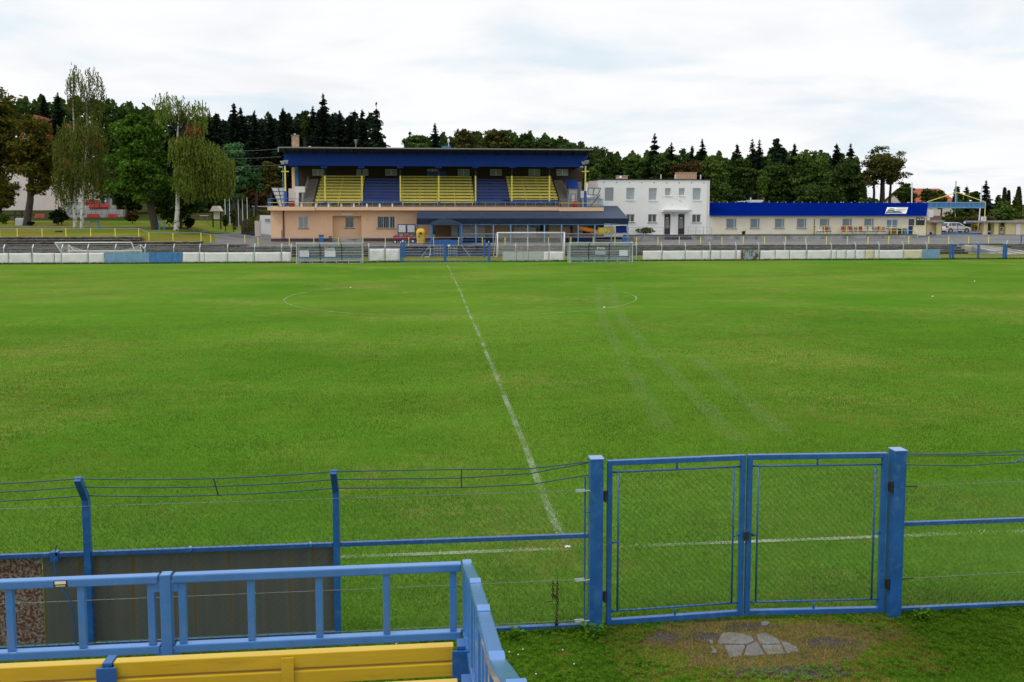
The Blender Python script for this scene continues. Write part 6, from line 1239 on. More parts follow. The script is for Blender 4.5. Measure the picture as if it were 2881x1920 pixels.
# red roofed house and maroon sheds far right
def gable_house(lb, p0, p1, ye, yr, Y, wallm, roofm, depth=9, name='house', chim=None):
    a, b = W(p0, ye, Y).x, W(p1, ye, Y).x; z = zg((a+b)/2, Y); t = thing(name, ((a+b)/2, Y, z), lb, 'house'); ze, zr_ = W((p0+p1)/2, ye, Y).z, W((p0+p1)/2, yr, Y+depth/2).z
    MB().box(a, b, Y, Y+depth, z-.3, ze).build('wall', wallm, t); mb = MB()
    for s in (0, 1):
        y0 = Y-.5 if s == 0 else Y+depth+.5; vs = [(a-.4, y0, ze-.3), (b+.4, y0, ze-.3), (b+.4, Y+depth/2, zr_), (a-.4, Y+depth/2, zr_)]; mb.add(vs+[(x, y, zz+.15) for x, y, zz in vs], [(0, 3, 2, 1), (4, 5, 6, 7), (0, 1, 5, 4), (1, 2, 6, 5), (2, 3, 7, 6), (3, 0, 4, 7)])
    r_ = mb.build('roof', roofm, t); mb = MB()
    for x in (a, b-.2): mb.add([(x, Y, ze), (x+.2, Y, ze), (x, Y+depth, ze), (x+.2, Y+depth, ze), (x, Y+depth/2, zr_-.05), (x+.2, Y+depth/2, zr_-.05)], [(0, 1, 5, 4), (2, 4, 5, 3), (0, 4, 2), (1, 3, 5)])
    mb.build('gable', wallm, t); return t, r_, a, b, ze, zr_
gable_house('house with bright red tiled roof behind the entrance trees', 2572, 2683, 566, 533, 172, 'cream', 'tile_red', 12)
gable_house('low shed with dark maroon roof behind the right ticket hut', 2822, 2960, 619, 609, 140, 'yellow_plaster', 'roof_maroon', 8, 'shed'); gable_house('small dark maroon roofed outbuilding close to the entrance post', 2622, 2668, 622, 610, 138, 'brick', 'roof_maroon', 5, 'shed')
# ------------------------------------------------------------------ left background: villa, seat terraces, small furniture
VY = 166
vz = zg(-82, VY); vl = thing('villa', (W(90, 560, VY).x, VY, vz), 'big pale rose house with steep gable half hidden behind the left trees', 'house')
ap, er, el = W(100, 330, VY), W(205, 520, VY), W(-30, 520, VY)
mb = MB(); mb.prism([(el.x, vz-1), (er.x, vz-1), (er.x, er.z), (ap.x, ap.z), (el.x, el.z)], VY, VY+14); mb.build('wall', 'pink_plaster', vl)
mb = MB()
for a, b in ((ap, er), (ap, el)):
    s = 1 if b is er else -1; vs = [(a.x, VY-.5, a.z+.1), (b.x+.8*s, VY-.5, b.z-1.2), (b.x+.8*s, VY+14.5, b.z-1.2), (a.x, VY+14.5, a.z+.1)]; mb.add(vs+[(x, y, z+.3) for x, y, z in vs], [(0, 1, 2, 3), (7, 6, 5, 4), (0, 4, 5, 1), (1, 5, 6, 2), (2, 6, 7, 3), (3, 7, 4, 0)])
mb.build('roof', 'tile_red', vl)
for p, q in ((60, 440), (110, 440), (150, 470), (40, 510), (100, 510), (160, 520)): r = rc_(p, q, p+16, q+28, VY); window(vl, r, VY-.16, .14, 'white', 'glass', (.5,))
for p0, p1, y0, y1, lb in ((195, 262, 508, 566, 'lower pale wing attached beside the villa, seen between the birches'),):
    r = rc_(p0, y0, p1, y1, VY-4); z = zg(r[0], VY-4); t = thing('annex', (r[0], VY-4, z), lb, 'building'); MB().box(r[0], r[1], VY-4, VY+4, z-.5, r[3]).build('wall', 'pink_plaster', t); MB().box(r[0]-.2, r[1]+.2, VY-4.3, VY+4.2, r[3]+.002, r[3]+.2).build('roof', 'board_grey', t); r = rc_(225, 545, 240, 558, VY-4); window(t, r, VY-4.16, .14, 'white', 'glass', (.5,))
TYc = 146; tz = zg(-75, TYc)
tc_ = thing('court_terrace', (W(255, 615, TYc).x, TYc, tz), 'grey concrete spectator terrace of the neighbouring court behind the birches', 'terrace')
levels = [(190, 330, 605, 0), (185, 345, 590, 1.6), (180, 320, 578, 3.0), (180, 300, 568, 4.2)]
for k, (p0, p1, y, dy) in enumerate(levels): r = rc_(p0, y, p1, y+14, TYc+dy); MB().box(r[0], r[1], TYc+dy, TYc+dy+1.2, tz-.5, r[3]).build('tier', 'concrete' if k % 2 else 'board_grey', tc_)
mb = MB(); q = rc_(190, 596, 330, 600, TYc-.2); mb.bar((q[0], TYc-.1, q[3]), (q[1], TYc-.1, q[3]), .12)
for k in range(9): x = q[0]+(q[1]-q[0])*k/8; mb.bar((x, TYc-.1, tz), (x, TYc-.1, q[3]), .08)
mb.build('railing', 'galv', tc_)
def red_seat(p, y, dy, lb):
    q = W(p, y, TYc+dy-.3); s = .34; mb = MB(); mb.box(q.x-s, q.x+s, q.y-.3, q.y+.1, q.z-.02, q.z+.08); mb.add([(q.x-s, q.y+.1, q.z), (q.x+s, q.y+.1, q.z), (q.x+s*.9, q.y+.25, q.z+.62), (q.x-s*.9, q.y+.25, q.z+.62), (q.x-s, q.y+.16, q.z), (q.x+s, q.y+.16, q.z), (q.x+s*.9, q.y+.31, q.z+.62), (q.x-s*.9, q.y+.31, q.z+.62)], [(0, 1, 2, 3), (7, 6, 5, 4), (0, 4, 5, 1), (1, 5, 6, 2), (2, 6, 7, 3), (3, 7, 4, 0)]); mb.box(q.x-.1, q.x+.1, q.y-.1, q.y+.1, q.z-.4, q.z-.022)
    tag(mb.build('red_chair', 'red', bevel=.03), lb, 'seat', 'red seats of the neighbouring court')
for k in range(6): red_seat(244+5.4*k, 573, 3.9, 'red seat in the highest short row of the neighbouring court terrace')
for k in range(10): red_seat(254+5.4*k, 585, 2.7, 'red seat in the long middle row of the neighbouring court terrace')
for k in range(5): red_seat(250+5.4*k, 613, -.3, 'red seat in the lower left row of the neighbouring court terrace')
for k in range(4): red_seat(308+5.4*k, 613, -.3, 'red seat in the lower right row of the neighbouring court terrace')
for k in range(4): red_seat(102+5.4*k, 614, -.3, 'red seat glimpsed between the brown tree and the round bush')
r = rc_(98, 620, 128, 630, TYc-.6)
tag(MB().box(r[0], r[1], TYc-.9, TYc+1, tz-.5, W(110, 618, TYc).z).build('seat_plinth', 'concrete'), 'low concrete block under the red seats next to the round bush', 'block')
r = rc_(272, 558, 300, 578, 158); tag(MB().box(r[0], r[1], 158, 163, zg(r[0], 158), r[3]).build('changing_cabin', 'white_plaster', bevel=.02), 'plain white cabin behind the upper red seats', 'cabin')
for p, y0, y1, w_, h_, Y, lb in ((252, 623, 663, 26, 6, 112, 'blue steel bar frame right of the two birches'), (449, 624, 668, 14, 6, 109, 'bright blue steel bar frame right of the dark green tree')):
    a, b = W(p, y1, Y), W(p+w_, y1, Y+1.5); t = thing('climbing_bars', (a.x, Y, zg(a.x, Y)), lb, 'bar frame'); zt_ = W(p, y0, Y).z
    for c in (a, b): MB().box(c.x-.06, c.x+.06, c.y-.06, c.y+.06, zg(c.x, c.y)-.1, zt_).build('post', 'blue_mid', t)
    mb = MB(); mb.bar((a.x, a.y, zt_-.05), (b.x, b.y, zt_-.05), .1); mb.build('crossbar', 'blue_mid', t)
X_ = W(610, 600, 138).x
ib = thing('info_shelter', (W(609, 620, 126).x, 126, zg(W(609, 620, 126).x, 126)), 'white info board under a little hipped roof at the wood edge', 'info board'); zb_ = zg(W(609, 620, 126).x, 126)
r = rc_(601, 597, 618, 617, 126); MB().box(r[0], r[1], 126, 126.06, r[2], r[3]).build('board', 'white', ib); r2 = rc_(604, 600, 615, 612, 125.95); MB().box(r2[0], r2[1], 125.97, 125.998, r2[2], r2[3]).build('map', 'paper', ib)
r = rc_(593, 580, 624, 595, 126); mb = MB(); mb.prism([(r[0], r[2]), (r[1], r[2]), (r[1]-.4, r[3]), (r[0]+.4, r[3])], 125.4, 127); mb.build('roof', 'pink_plaster', ib)
for p in (598.5, 620): x = W(p, 620, 126).x; MB().box(x-.09, x+.09, 126.07, 126.25, zb_-.2, r[2]).build('post', 'bark', ib)
tb = thing('picnic_table', (W(575, 610, 134).x, 134, zg(-48, 134)), 'white topped bench table in the shade left of the info board', 'table'); c = W(575, 607, 134); MB().box(c.x-.6, c.x+.6, 133.6, 134.4, c.z-.06, c.z+.02).build('table_top', 'white', tb)
for s in (-.45, .45): MB().box(c.x+s-.05, c.x+s+.05, 133.9, 134.1, zg(c.x, 134)-.1, c.z-.06).build('leg', 'hay', tb)
gw = thing('windscreen_fence', (W(690, 600, 136).x, 136, zg(-40, 136)), 'dark green court windscreen fence with tall white posts', 'fence')
for p0, p1, m in ((634, 676, 'green_dark'), (679, 703, 'dark')): r = rc_(p0, 574, p1, 613, 136); MB().box(r[0], r[1], 136, 136.05, zg(r[0], 136)-.1, r[3]).build('screen', m, gw)
for p in (634, 646.5, 659, 671, 683, 696): x = W(p, 600, 136).x; MB().box(x-.05, x+.05, 135.9, 135.98, zg(x, 136)-.2, W(p, 556, 136).z).build('post', 'white', gw)
r = rc_(678, 623, 728, 642, 118); zz = zg(r[0], 118); pl = thing('planter_wall', (r[0], 118, zz), 'weathered low block planter with yellowish plants left of the grandstand', 'planter'); MB().box(r[0], r[1]-.5, 118, 119.4, zz-.3, r[3]).build('wall', 'stone', pl); MB().box(r[1]-.48, r[1], 117.7, 119.5, zz-.3, r[3]+.05).build('end_post', 'pink_plaster', pl)
r = rc_(731, 606, 764, 628, 127); zz = zg(r[0], 127); wc = thing('white_container', (r[0], 127, zz), 'low white container building peeping out left of the grandstand', 'container'); MB().box(r[0], r[1]+2, 127, 130, zz-.3, r[3]).build('wall', 'white_plaster', wc); r = rc_(746, 616, 760, 624, 127); window(wc, r, 126.84, .14, 'board_grey', 'glass_grey', (.5,))
r = rc_(712, 580, 765, 583, 140); cn = thing('court_canopy', (r[0], 140, zg(r[0], 140)), 'thin white flat canopy roof behind the planter', 'canopy'); MB().box(r[0], r[1]+3, 139, 143, r[2], r[3]).build('roof', 'white', cn)
for x in (r[0]+.3, r[1]+2): MB().box(x-.08, x+.08, 139.2, 139.4, zg(x, 139)-.2, r[2]).build('post', 'galv', cn)
r = rc_(160, 657, 174, 659, 106); tag(MB().box(r[0], r[1], 105.5, 106.3, zg(r[0], 106)-.1, zg(r[0], 106)+.16).build('manhole_block', 'dark', bevel=.03), 'flat dark block lying in the left lawn', 'block')
c = W(62, 632, 124.3); tag(MB().box(c.x-.8, c.x+.7, 124, 125.2, zg(c.x, 124)-.2, zg(c.x, 124)+1.0).build('stone_block', 'board_grey', bevel=.15), 'rounded grey stone block at the foot of the brown tree', 'stone')
mb = MB(); g = thing('climbing_bars', (W(62, 600, 133).x, 133, zg(-80, 133)), 'dark green bar frame at the far left behind the brown tree', 'bar frame'); a, b = W(42, 594, 133), W(72, 594, 133); mb.bar(a, b, .1); mb.build('crossbar', 'green_dark', g)
for q in (a, W(61, 594, 133)): MB().box(q.x-.08, q.x+.08, 132.92, 133.08, zg(q.x, 133)-.2, q.z).build('post', 'green_dark', g)
# cables running from the stand to the wood
for k, (y0, y1) in enumerate(((420, 419), (440, 441), (462, 464))):
    mb = MB(); A, B = W(560, y0, 150), W(790, y1, 112); mb.tube([A.lerp(B, t)-Vector((0, 0, 1.2*4*t*(1-t)*.25)) for t in np.linspace(0, 1, 9)], .014, 4); tag(mb.build('power_cable', 'wire'), f'thin overhead cable left of the stand roof, {["top", "middle", "lowest"][k]} of the three', 'cable')
for k, (p, q, lb) in enumerate(((986, 811, 'small white scrap inside the far left part of the centre circle'), (1700, 867, 'small white scrap on the right arc of the centre circle'), (2742, 793, 'small white scrap at the far right of the pitch'), (2624, 836, 'small white scrap on the right half, nearer one'))):
    c = G(p, q); mb = MB(); mb.ball((c.x, c.y, .03), .055, 7, 5, (1, .8, .6)); tag(mb.build('litter_scrap', 'white'), lb, 'litter')
c = G(1597, 1541); mb = MB(); mb.ball((c.x, c.y, .012), .03, 7, 5, (1.4, .8, .5)); tag(mb.build('chalk_lump', 'flower'), 'white chalk lump where the halfway line meets the near touchline', 'chalk')
# ------------------------------------------------------------------ trees
LM = {
 'maple': leafmat('maple leaves', (0.0364, 0.0884, 0.0130), (0.1235, 0.2275, 0.0286)), 'oak': leafmat('oak leaves', (0.0232, 0.0493, 0.0130), (0.0798, 0.1276, 0.0290)),
 'oakbrown': leafmat('browning oak leaves', (0.0429, 0.0543, 0.0143), (0.1287, 0.1258, 0.0315), (.11, .07, .018), .9), 'chestnut': leafmat('browning chestnut leaves', (0.0460, 0.0575, 0.0115), (0.1510, 0.1409, 0.0230), (.13, .075, .014), .88),
 'birch': leafmat('birch leaves', (.065, .092, .016), (.155, .18, .04), (.22, .12, .03), .93), 'willow': leafmat('weeping leaves', (.085, .135, .020), (.20, .255, .05), (.26, .22, .06), .95),
 'rustleaf': leafmat('rusty orange leaves', (.20, .08, .03), (.34, .15, .05)), 'blue': leafmat('blue green leaves', (0.0471, 0.1131, 0.0415), (0.1131, 0.2262, 0.0848)),
 'spruce': leafmat('spruce needles', (0.0123, 0.0246, 0.0158), (0.0333, 0.0527, 0.0298), None, 1, .05), 'spruceblue': leafmat('blue spruce needles', (.014, .024, .024), (.04, .055, .055), None, 1, .05),
 'bush': leafmat('dark laurel leaves', (.008, .016, .008), (.024, .040, .018), None, 1, .1), 'lime': leafmat('light green leaves', (.06, .12, .02), (.14, .21, .04)), 'yellowgreen': leafmat('yellow green thuja', (.075, .095, .012), (.19, .19, .025)),
 'thuja': leafmat('brown green cypress', (.020, .026, .010), (.045, .050, .018), None, 1, .05), 'fruit': leafmat('fruit tree leaves', (.045, .075, .02), (.10, .13, .035), (.25, .09, .03), .86), 'redbrown': leafmat('red brown leaves', (0.0540, 0.0360, 0.0144), (0.1020, 0.0660, 0.0240)), 'flower': leafmat('yellow orange blossoms', (.35, .20, .01), (.50, .34, .02), (.07, .10, .02), .6), 'mid': leafmat('mid green leaves', (0.0459, 0.0918, 0.0189), (0.1215, 0.1890, 0.0405))}
NR = np.random.default_rng(77)
def unit(v): return v/np.maximum(1e-6, np.linalg.norm(v, axis=1, keepdims=True))
def quads(c, a, b): return np.stack([c-a-b, c+a-b, c+a+b, c-a+b], 1).reshape(-1, 3)
def leaves(c, out, s, flat=.6):
    n = len(c); nrm = unit(out*flat+NR.normal(0, .6, (n, 3))+np.array([0, 0, .35])); t = unit(np.cross(nrm, NR.normal(0, 1, (n, 3)))); u = np.cross(nrm, t); s = s*NR.uniform(.6, 1.3, (n, 1))
    return quads(c, t*s*.5, u*s*.32)
def ball_dirs(n): return unit(NR.normal(0, 1, (n, 3)))
def lumps(c, r, K, n, s, lr=(.22, .36), hollow=.55, top=0.):
    K = int(K*2.6); d = ball_dirs(K); rad = NR.uniform(hollow*.8, .95, (K, 1)); wob = 1+.16*np.sin(5*d[:, :1]+3*c[0])*np.cos(4*d[:, 2:]+c[0])
    pos = np.array(c)+d*rad*wob*np.array(r)*.92; pr = NR.uniform(lr[0]*.62, lr[1]*.8, K)*min(r)*NR.uniform(.7, 1.5, K)
    D = np.linalg.norm(pos[:, None]-pos[None], axis=2)+np.eye(K)*99; ki = D.argsort(1)[:, 1]; dn = D[np.arange(K), ki]; far = dn > 1.25*pr     # no lump floats free of the crown
    pos[far] += (np.array(c)-pos[far])*.35
    i = NR.integers(0, K, n); q = ball_dirs(n); q[:, 2] = np.abs(q[:, 2])*NR.choice([1, 1, 1, -1], n)
    p = pos[i]+q*(pr[i]*NR.uniform(.35, 1.12, n))[:, None]*np.array([1.1, 1.1, .62])
    return p, q, pos
def tris2(v): return np.arange(len(v)).reshape(-1, 4)
def trunk_mesh(base, h, r, limbs, m, parent, lean=(0, 0), name='trunk'):
    mb = MB(); b = Vector(base); top = b+Vector((lean[0], lean[1], h)); pts = [b-Vector((0, 0, .3)), b+Vector((0, 0, .3))]+[b.lerp(top, t)+Vector((.05*h*.2*math.sin(5*t+b.x), .01*h*math.cos(4*t), 0)) for t in (.25, .5, .75, 1)]
    mb.tube(pts, [r*1.35, r*1.05, r*.9, r*.7, r*.48, r*.2], 8)
    for p in limbs:
        p = Vector(p); t = max(.3, min(.9, (p.z-b.z)/h*.62)); s = b.lerp(top, t); mb.tube([s, s.lerp(p, .5)+Vector((0, 0, -.05*h*.3)), p], [r*.42, r*.26, r*.08], 5)
    return mb.build(name, m, parent, smooth=True)
def tree_root(name, x, Y, lb, cat='tree', grp=None):
    z = zg(x, Y); return thing(name, (x, Y, z), lb, cat, grp), z
def broad(px0, px1, yt, yb, Y, lf, lb, n=5200, s=.36, K=34, pt=None, name='broadleaf_tree', lr=(.22, .36), hol=.5, bark='bark', grp=None, ry=None):
    A, B = W(px0, (yt+yb)/2, Y), W(px1, (yt+yb)/2, Y); cx = (A.x+B.x)/2; zt, zb = W((px0+px1)/2, yt, Y).z, W((px0+px1)/2, yb, Y).z
    tx = W(pt, yb, Y).x if pt else cx; t, z = tree_root(name, tx, Y, lb, 'tree', grp); r = ((B.x-A.x)/2, ry or (B.x-A.x)/2*.9, (zt-zb)/2)
    n = int(n*1.7); s *= .9; p, q, pos = lumps((cx, Y, (zt+zb)/2), r, K, n, s, lr, hol); p[:, 2] = np.maximum(p[:, 2], z+.15); v = leaves(p, q, s)
    npmesh('crown', v, tris2(v), [LM[lf]], t); o = sorted(pos.tolist(), key=lambda a: -a[2])[:K//3]
    trunk_mesh((tx, Y, z), max(1, (zt+zb)/2+r[2]*.5-z), max(.09, .028*(zt-z)), o[::2][:6], bark, t, (cx-tx, 0)); return t
def spruce(px, yt, wpx, Y, lb, lf='spruce', yb=None, sparse=1., name='spruce_tree', grp=None, droop=.25, n_l=None, ref=None):
    c = W(px, yt, Y); t, z = tree_root(name, c.x, Y, lb, 'tree', grp); h = c.z-z; Rm = (W(px+wpx/2, yt, Y).x-W(px-wpx/2, yt, Y).x)/2; z0 = z+h*.12 if yb is None else max(z+.2, W(px, yb, Y).z)
    hr = ref or 3.4*Rm; nl = n_l or int(min(60, max(16, (c.z-z0)/.36))); C_, A_, B_ = [], [], []
    for k in range(nl):
        u = (k+NR.uniform(-.3, .8))/nl; zz = z0+(c.z-z0)*max(0, u); L = Rm*min(1., max(0, (c.z-zz)/hr))**.8*NR.uniform(.72, 1.18)+.10; nb = int(9*sparse)+1; a0 = NR.uniform(0, 6.28)
        for b in range(nb):
            a = a0+6.28*b/nb+NR.uniform(-.3, .3); Lb = L*NR.uniform(.4, 1.2); ns = max(3, int(Lb/.45)+2); f = (np.arange(ns)+.5)/ns; d = np.array([math.cos(a), math.sin(a), 0]); lat = np.array([-math.sin(a), math.cos(a), 0]); jz = NR.normal(0, .12)
            cz = zz+jz-droop*Lb*f**1.3+.12*Lb*f**3; wd = (.14+.26*(1-f))*min(1., .4+Lb/2.5)
            P = np.stack([c.x+d[0]*Lb*f, Y+d[1]*Lb*f, cz], 1)+NR.normal(0, .06, (ns, 3)); ax = d*Lb/ns*.8+np.array([0, 0, -droop*Lb/ns*.6])
            C_.append(P); A_.append(np.repeat(ax[None], ns, 0)); B_.append(lat[None]*wd[:, None]*NR.choice([-1, 1], (ns, 1))-np.array([0, 0, 1.])*wd[:, None]*NR.uniform(.1, .5, (ns, 1)))
            P2 = P.copy(); P2[:, 2] -= wd*.7; C_.append(P2); A_.append(np.repeat(ax[None]*.7, ns, 0)); B_.append(np.array([0, 0, -1.])*wd[:, None]*NR.uniform(.5, 1.0, (ns, 1))+lat[None]*NR.normal(0, .08, (ns, 1)))
    C_, A_, B_ = map(np.concatenate, (C_, A_, B_)); v = quads(C_, A_, B_); npmesh('crown', v, tris2(v), [LM[lf]], t)
    mb = MB(); mb.tube([(c.x, Y, z-.3), (c.x, Y, z+h*.5), (c.x, Y, c.z+.25)], [.014*h+.05, .009*h+.03, .015], 6); mb.build('trunk', 'bark', t); return t
def strands(starts, Lr, s, step):
    C_ = []; 
    for p in starts:
        L = NR.uniform(*Lr); dx, dy = NR.normal(0, .10, 2); m = max(3, int(L/step)); k = np.arange(m)
        q = np.stack([p[0]+dx*np.sqrt(k*step)+NR.normal(0, .05, m), p[1]+dy*np.sqrt(k*step)+NR.normal(0, .05, m), p[2]-k*step], 1); C_.append(q)
    c = np.concatenate(C_); n = len(c); a = NR.uniform(0, 6.28, n); t = np.stack([np.cos(a), np.sin(a), NR.normal(0, .3, n)], 1)*(s*.30*NR.uniform(.6, 1.3, (n, 1))); u = np.stack([NR.normal(0, .2, n), NR.normal(0, .2, n), -np.ones(n)], 1)*(s*.6*NR.uniform(.6, 1.3, (n, 1)))
    return quads(c, t, u)
def in_ell(n, c, r, shell=.35): d = ball_dirs(n); return np.array(c)+d*np.array(r)*(NR.uniform(shell, 1, (n, 1))**.6)
def P_(px, py, Y): q = W(px, py, Y); return (q.x, Y, q.z)
def R_(wpx, hpx, Y): k = Y*1.02/F; return (wpx/2*k, wpx/2*k*.85, hpx/2*k)
def hang(name, px, py, Y, ptop, parts, lb, lf, bark='birch', r=.2, s=.17, lean=0, step=.22, twigs=14):
    b = W(px, py, Y); t, z = tree_root(name, b.x, Y, lb); tp_ = W(ptop[0], ptop[1], Y); vs = []
    tw = MB()
    for (x, y, w_, h_, n, Lr, *rest) in parts:
        c, rr_ = P_(x, y, Y), R_(w_, h_, Y); st_ = in_ell(int(n*1.55), c, rr_); v = strands(st_, Lr, s, step)
        if rest: npmesh('autumn_leaves', v, tris2(v), [LM[rest[0]]], t)
        else: vs.append(v)
        for q in st_[:twigs]:
            u = max(.2, min(.97, (q[2]-z)/(tp_.z-z)-.12)); s0 = Vector((b.x, Y, z)).lerp(Vector((tp_.x, Y, tp_.z)), u); e = Vector(q); tw.tube([s0, s0.lerp(e, .6)+Vector((0, 0, .06*(e-s0).length)), e], [.05, .03, .012], 4, False)
    v = np.concatenate(vs); npmesh('crown', v, tris2(v), [LM[lf]], t); tw.build('twigs', 'bark', t)
    mb = MB(); k = [Vector((b.x, Y, z-.3)), Vector((b.x, Y, z+.4))]+[Vector((b.x, Y, z)).lerp(Vector((tp_.x, Y, tp_.z)), u)+Vector((.12*math.sin(7*u+px), 0, 0)) for u in (.15, .35, .55, .75, 1)]
    mb.tube(k, [r*1.3, r*1.1, r, r*.85, r*.65, r*.42, r*.08], 8); mb.build('trunk', bark, t, smooth=True); return t
# --- left side, near trees
broad(-110, 88, 203, 600, 129, 'chestnut', 'tall browning tree cut off by the left edge of the picture', 9000, .40, 60, pt=-30)
broad(22, 192, 262, 612, 124, 'chestnut', 'browning chestnut with ragged crown at the far left, dark trunk by a stone block', 9500, .38, 56, pt=75, lr=(.18, .32))
hang('birch_tree', 212, 648, 116, (206, 195), [(212, 255, 46, 150, 170, (.6, 1.5)), (198, 430, 90, 190, 480, (1.0, 2.6)), (185, 510, 70, 110, 200, (1.0, 2.4))], 'left one of the paired slender birches, trunk slightly leaning', 'birch', r=.24)
hang('birch_tree', 231, 654, 115, (252, 190), [(262, 265, 66, 140, 190, (.6, 1.5)), (250, 410, 100, 190, 380, (1.0, 2.6)), (265, 500, 90, 110, 200, (1.0, 2.4)), (262, 400, 40, 30, 26, (.6, 1.2), 'rustleaf')], 'right one of the paired slender birches, straight white trunk', 'birch', r=.22)
broad(296, 488, 262, 628, 112, 'maple', 'large dark green dense maple left of the weeping tree', 15000, .36, 70, pt=436, lr=(.20, .34), hol=.3)
hang('weeping_birch', 496, 662, 110, (505, 285), [(480, 300, 100, 80, 120, (.6, 1.8)), (555, 320, 70, 80, 100, (.6, 1.8)), (535, 410, 116, 80, 330, (1.2, 2.6)), (538, 480, 96, 50, 300, (1.8, 3.6)), (618, 462, 84, 46, 300, (2.0, 4.4)), (575, 425, 110, 50, 260, (1.2, 2.6)), (546, 362, 50, 30, 60, (.6, 1.3), 'rustleaf'), (508, 415, 26, 60, 60, (.8, 1.8), 'rustleaf')], 'weeping birch with hanging olive strands and rusty orange patches', 'willow', r=.27, s=.2, step=.2)
broad(415, 600, 515, 640, 116, 'oak', 'low dark bushy tree in the shade under the weeping birch', 3800, .36, 30, lr=(.3, .5))
broad(600, 716, 376, 580, 136, 'blue', 'rounded blue green tree right of the weeping birch', 5200, .42, 40); broad(690, 748, 445, 565, 138, 'blue', 'small blue green tree filling the gap before the brownish one', 2200, .4, 22)
broad(722, 797, 430, 580, 142, 'oakbrown', 'yellow brown tree close to the left end of the grandstand', 3600, .38, 30)
broad(285, 350, 290, 560, 158, 'oak', 'dark tree behind the left shoulder of the maple', 3800, .45, 30); broad(245, 330, 430, 580, 150, 'mid', 'mid green tree behind the birches, above the red seats', 2600, .42, 24)
def bush(px0, px1, yt, yb, Y, lf, lb, n=1800, s=.2, name='bush', K=20):
    A, B = W(px0, yb, Y), W(px1, yb, Y); zt = W((px0+px1)/2, yt, Y).z; cx = (A.x+B.x)/2; z = zg(cx, Y); zb = min(z, W((px0+px1)/2, yb, Y).z) if Y < 200 else z
    if HY-4 < Y < HY and cx > 20: z = PZ
    t = thing(name, (cx, Y, z), lb, 'bush'); p, q, pos = lumps((cx, Y, (zt+z)/2), ((B.x-A.x)/2, (B.x-A.x)/2*.8, (zt-z)/2), K, n, s, (.3, .5), .35); p[:, 2] = np.maximum(p[:, 2], z+.03); v = leaves(p, q, s); npmesh('foliage', v, tris2(v), [LM[lf]], t)
    mb = MB(); mb.tube([(cx, Y, z-.1), (cx, Y, (zt+z)/2)], [.08, .03], 5); mb.build('stem', 'bark', t)
bush(130, 197, 585, 634, 124, 'bush', 'round dark evergreen bush left of the birches', 4200, .26); bush(152, 192, 578, 600, 126, 'lime', 'light green sprigs rising behind the round dark bush', 700, .26); bush(76, 97, 622, 642, 123, 'bush', 'small dark bush right of the brown tree trunk', 900)
bush(-15, 34, 600, 628, 128, 'lime', 'fresh green bush on the bank at the far left edge', 1800, .26); bush(624, 644, 592, 632, 122, 'oak', 'narrow dark shrub right of the info board', 1500, .22); bush(645, 668, 566, 632, 123, 'fruit', 'tall pale variegated shrub before the dark court windscreen', 2200, .22); bush(678, 730, 602, 628, 118.7, 'yellowgreen', 'yellow green ornamental grasses in the block planter', 1600, .22); bush(700, 716, 566, 608, 121, 'mid', 'thin young shrub above the planter', 700, .22)
bush(515, 555, 610, 645, 117, 'bush', 'dark low bush on the brown bank under the weeping birch', 1500, .24); bush(345, 400, 595, 632, 130, 'redbrown', 'low reddish shrub behind the maple trunk', 1500, .26)
for k, (x0, x1, y0, y1, Y_, lf_, lb_t) in enumerate([(-60, 60, 470, 622, 150, 'oakbrown', 'olive brown tree behind the cut off one at the left edge'), (300, 420, 470, 620, 156, 'oak', 'dark tree filling behind the maple trunk'), (400, 520, 470, 618, 158, 'oak', 'dark tree behind the gap between maple and weeping birch'), (500, 620, 500, 606, 160, 'oak', 'dark tree behind the weeping birch strands'), (560, 640, 540, 600, 148, 'oak', 'dark rounded tree behind the little info board roof'), (660, 770, 520, 592, 162, 'redbrown', 'dark brownish tree behind the court windscreen')]):
    broad(x0, x1, y0, y1, Y_, lf_, lb_t, 3000, .45, 30)
# --- conifer wood on the hill
for k, (x, y, w_, Y, lb) in enumerate([(122, 268, 55, 172, 'dark spruce tip between the brown trees and the birches'), (162, 262, 60, 170, 'dark spruce directly left of the birch crowns'), (588, 314, 60, 178, 'left spruce of the pair just right of the weeping birch top'), (607, 317, 60, 182, 'right spruce of the pair just right of the weeping birch top'), (658, 290, 78, 178, 'tall pointed spruce left of the pair of tips in the wood'), (677, 302, 70, 182, 'spruce hugging the right side of the tall pointed one'), (716, 313, 62, 176, 'narrow spruce midway between weeping birch and brick chimney'), (761, 323, 64, 180, 'shorter spruce left of the chimney'), (796, 303, 70, 176, 'tall spruce just left of the brick chimney'), (815, 325, 62, 182, 'spruce directly behind the brick chimney'), (909, 265, 86, 174, 'tallest spruce of the wood, above the left part of the stand roof'), (880, 300, 70, 180, 'spruce on the left flank of the tallest one'), (955, 313, 56, 174, 'slender spruce right of the tallest one'), (987, 317, 52, 176, 'slim spruce tip, second from the right end group'), (1019, 308, 62, 174, 'spruce left of the wide armed one'), (1059, 290, 92, 170, 'wide armed spruce at the right end of the wood'), (636, 345, 70, 190, 'shadowy spruce filling behind the pair'), (700, 345, 70, 190, 'shadowy spruce filling left of the stand'), (738, 345, 70, 190, 'shadowy spruce filling between narrow and shorter ones'), (840, 340, 70, 190, 'shadowy spruce filling right of the chimney'), (935, 320, 70, 190, 'shadowy spruce filling behind the tallest one'), (1003, 345, 66, 188, 'shadowy spruce filling behind the right end group'), (560, 345, 66, 190, 'shadowy spruce behind the weeping birch')]):
    spruce(x, y, w_*1.3, Y, lb, yb=y+ (300 if k < 16 else 330), droop=.42 if x == 1059 else .28, sparse=.85 if x == 1059 else 1.1, n_l=30 if x == 1059 else None, grp=None)
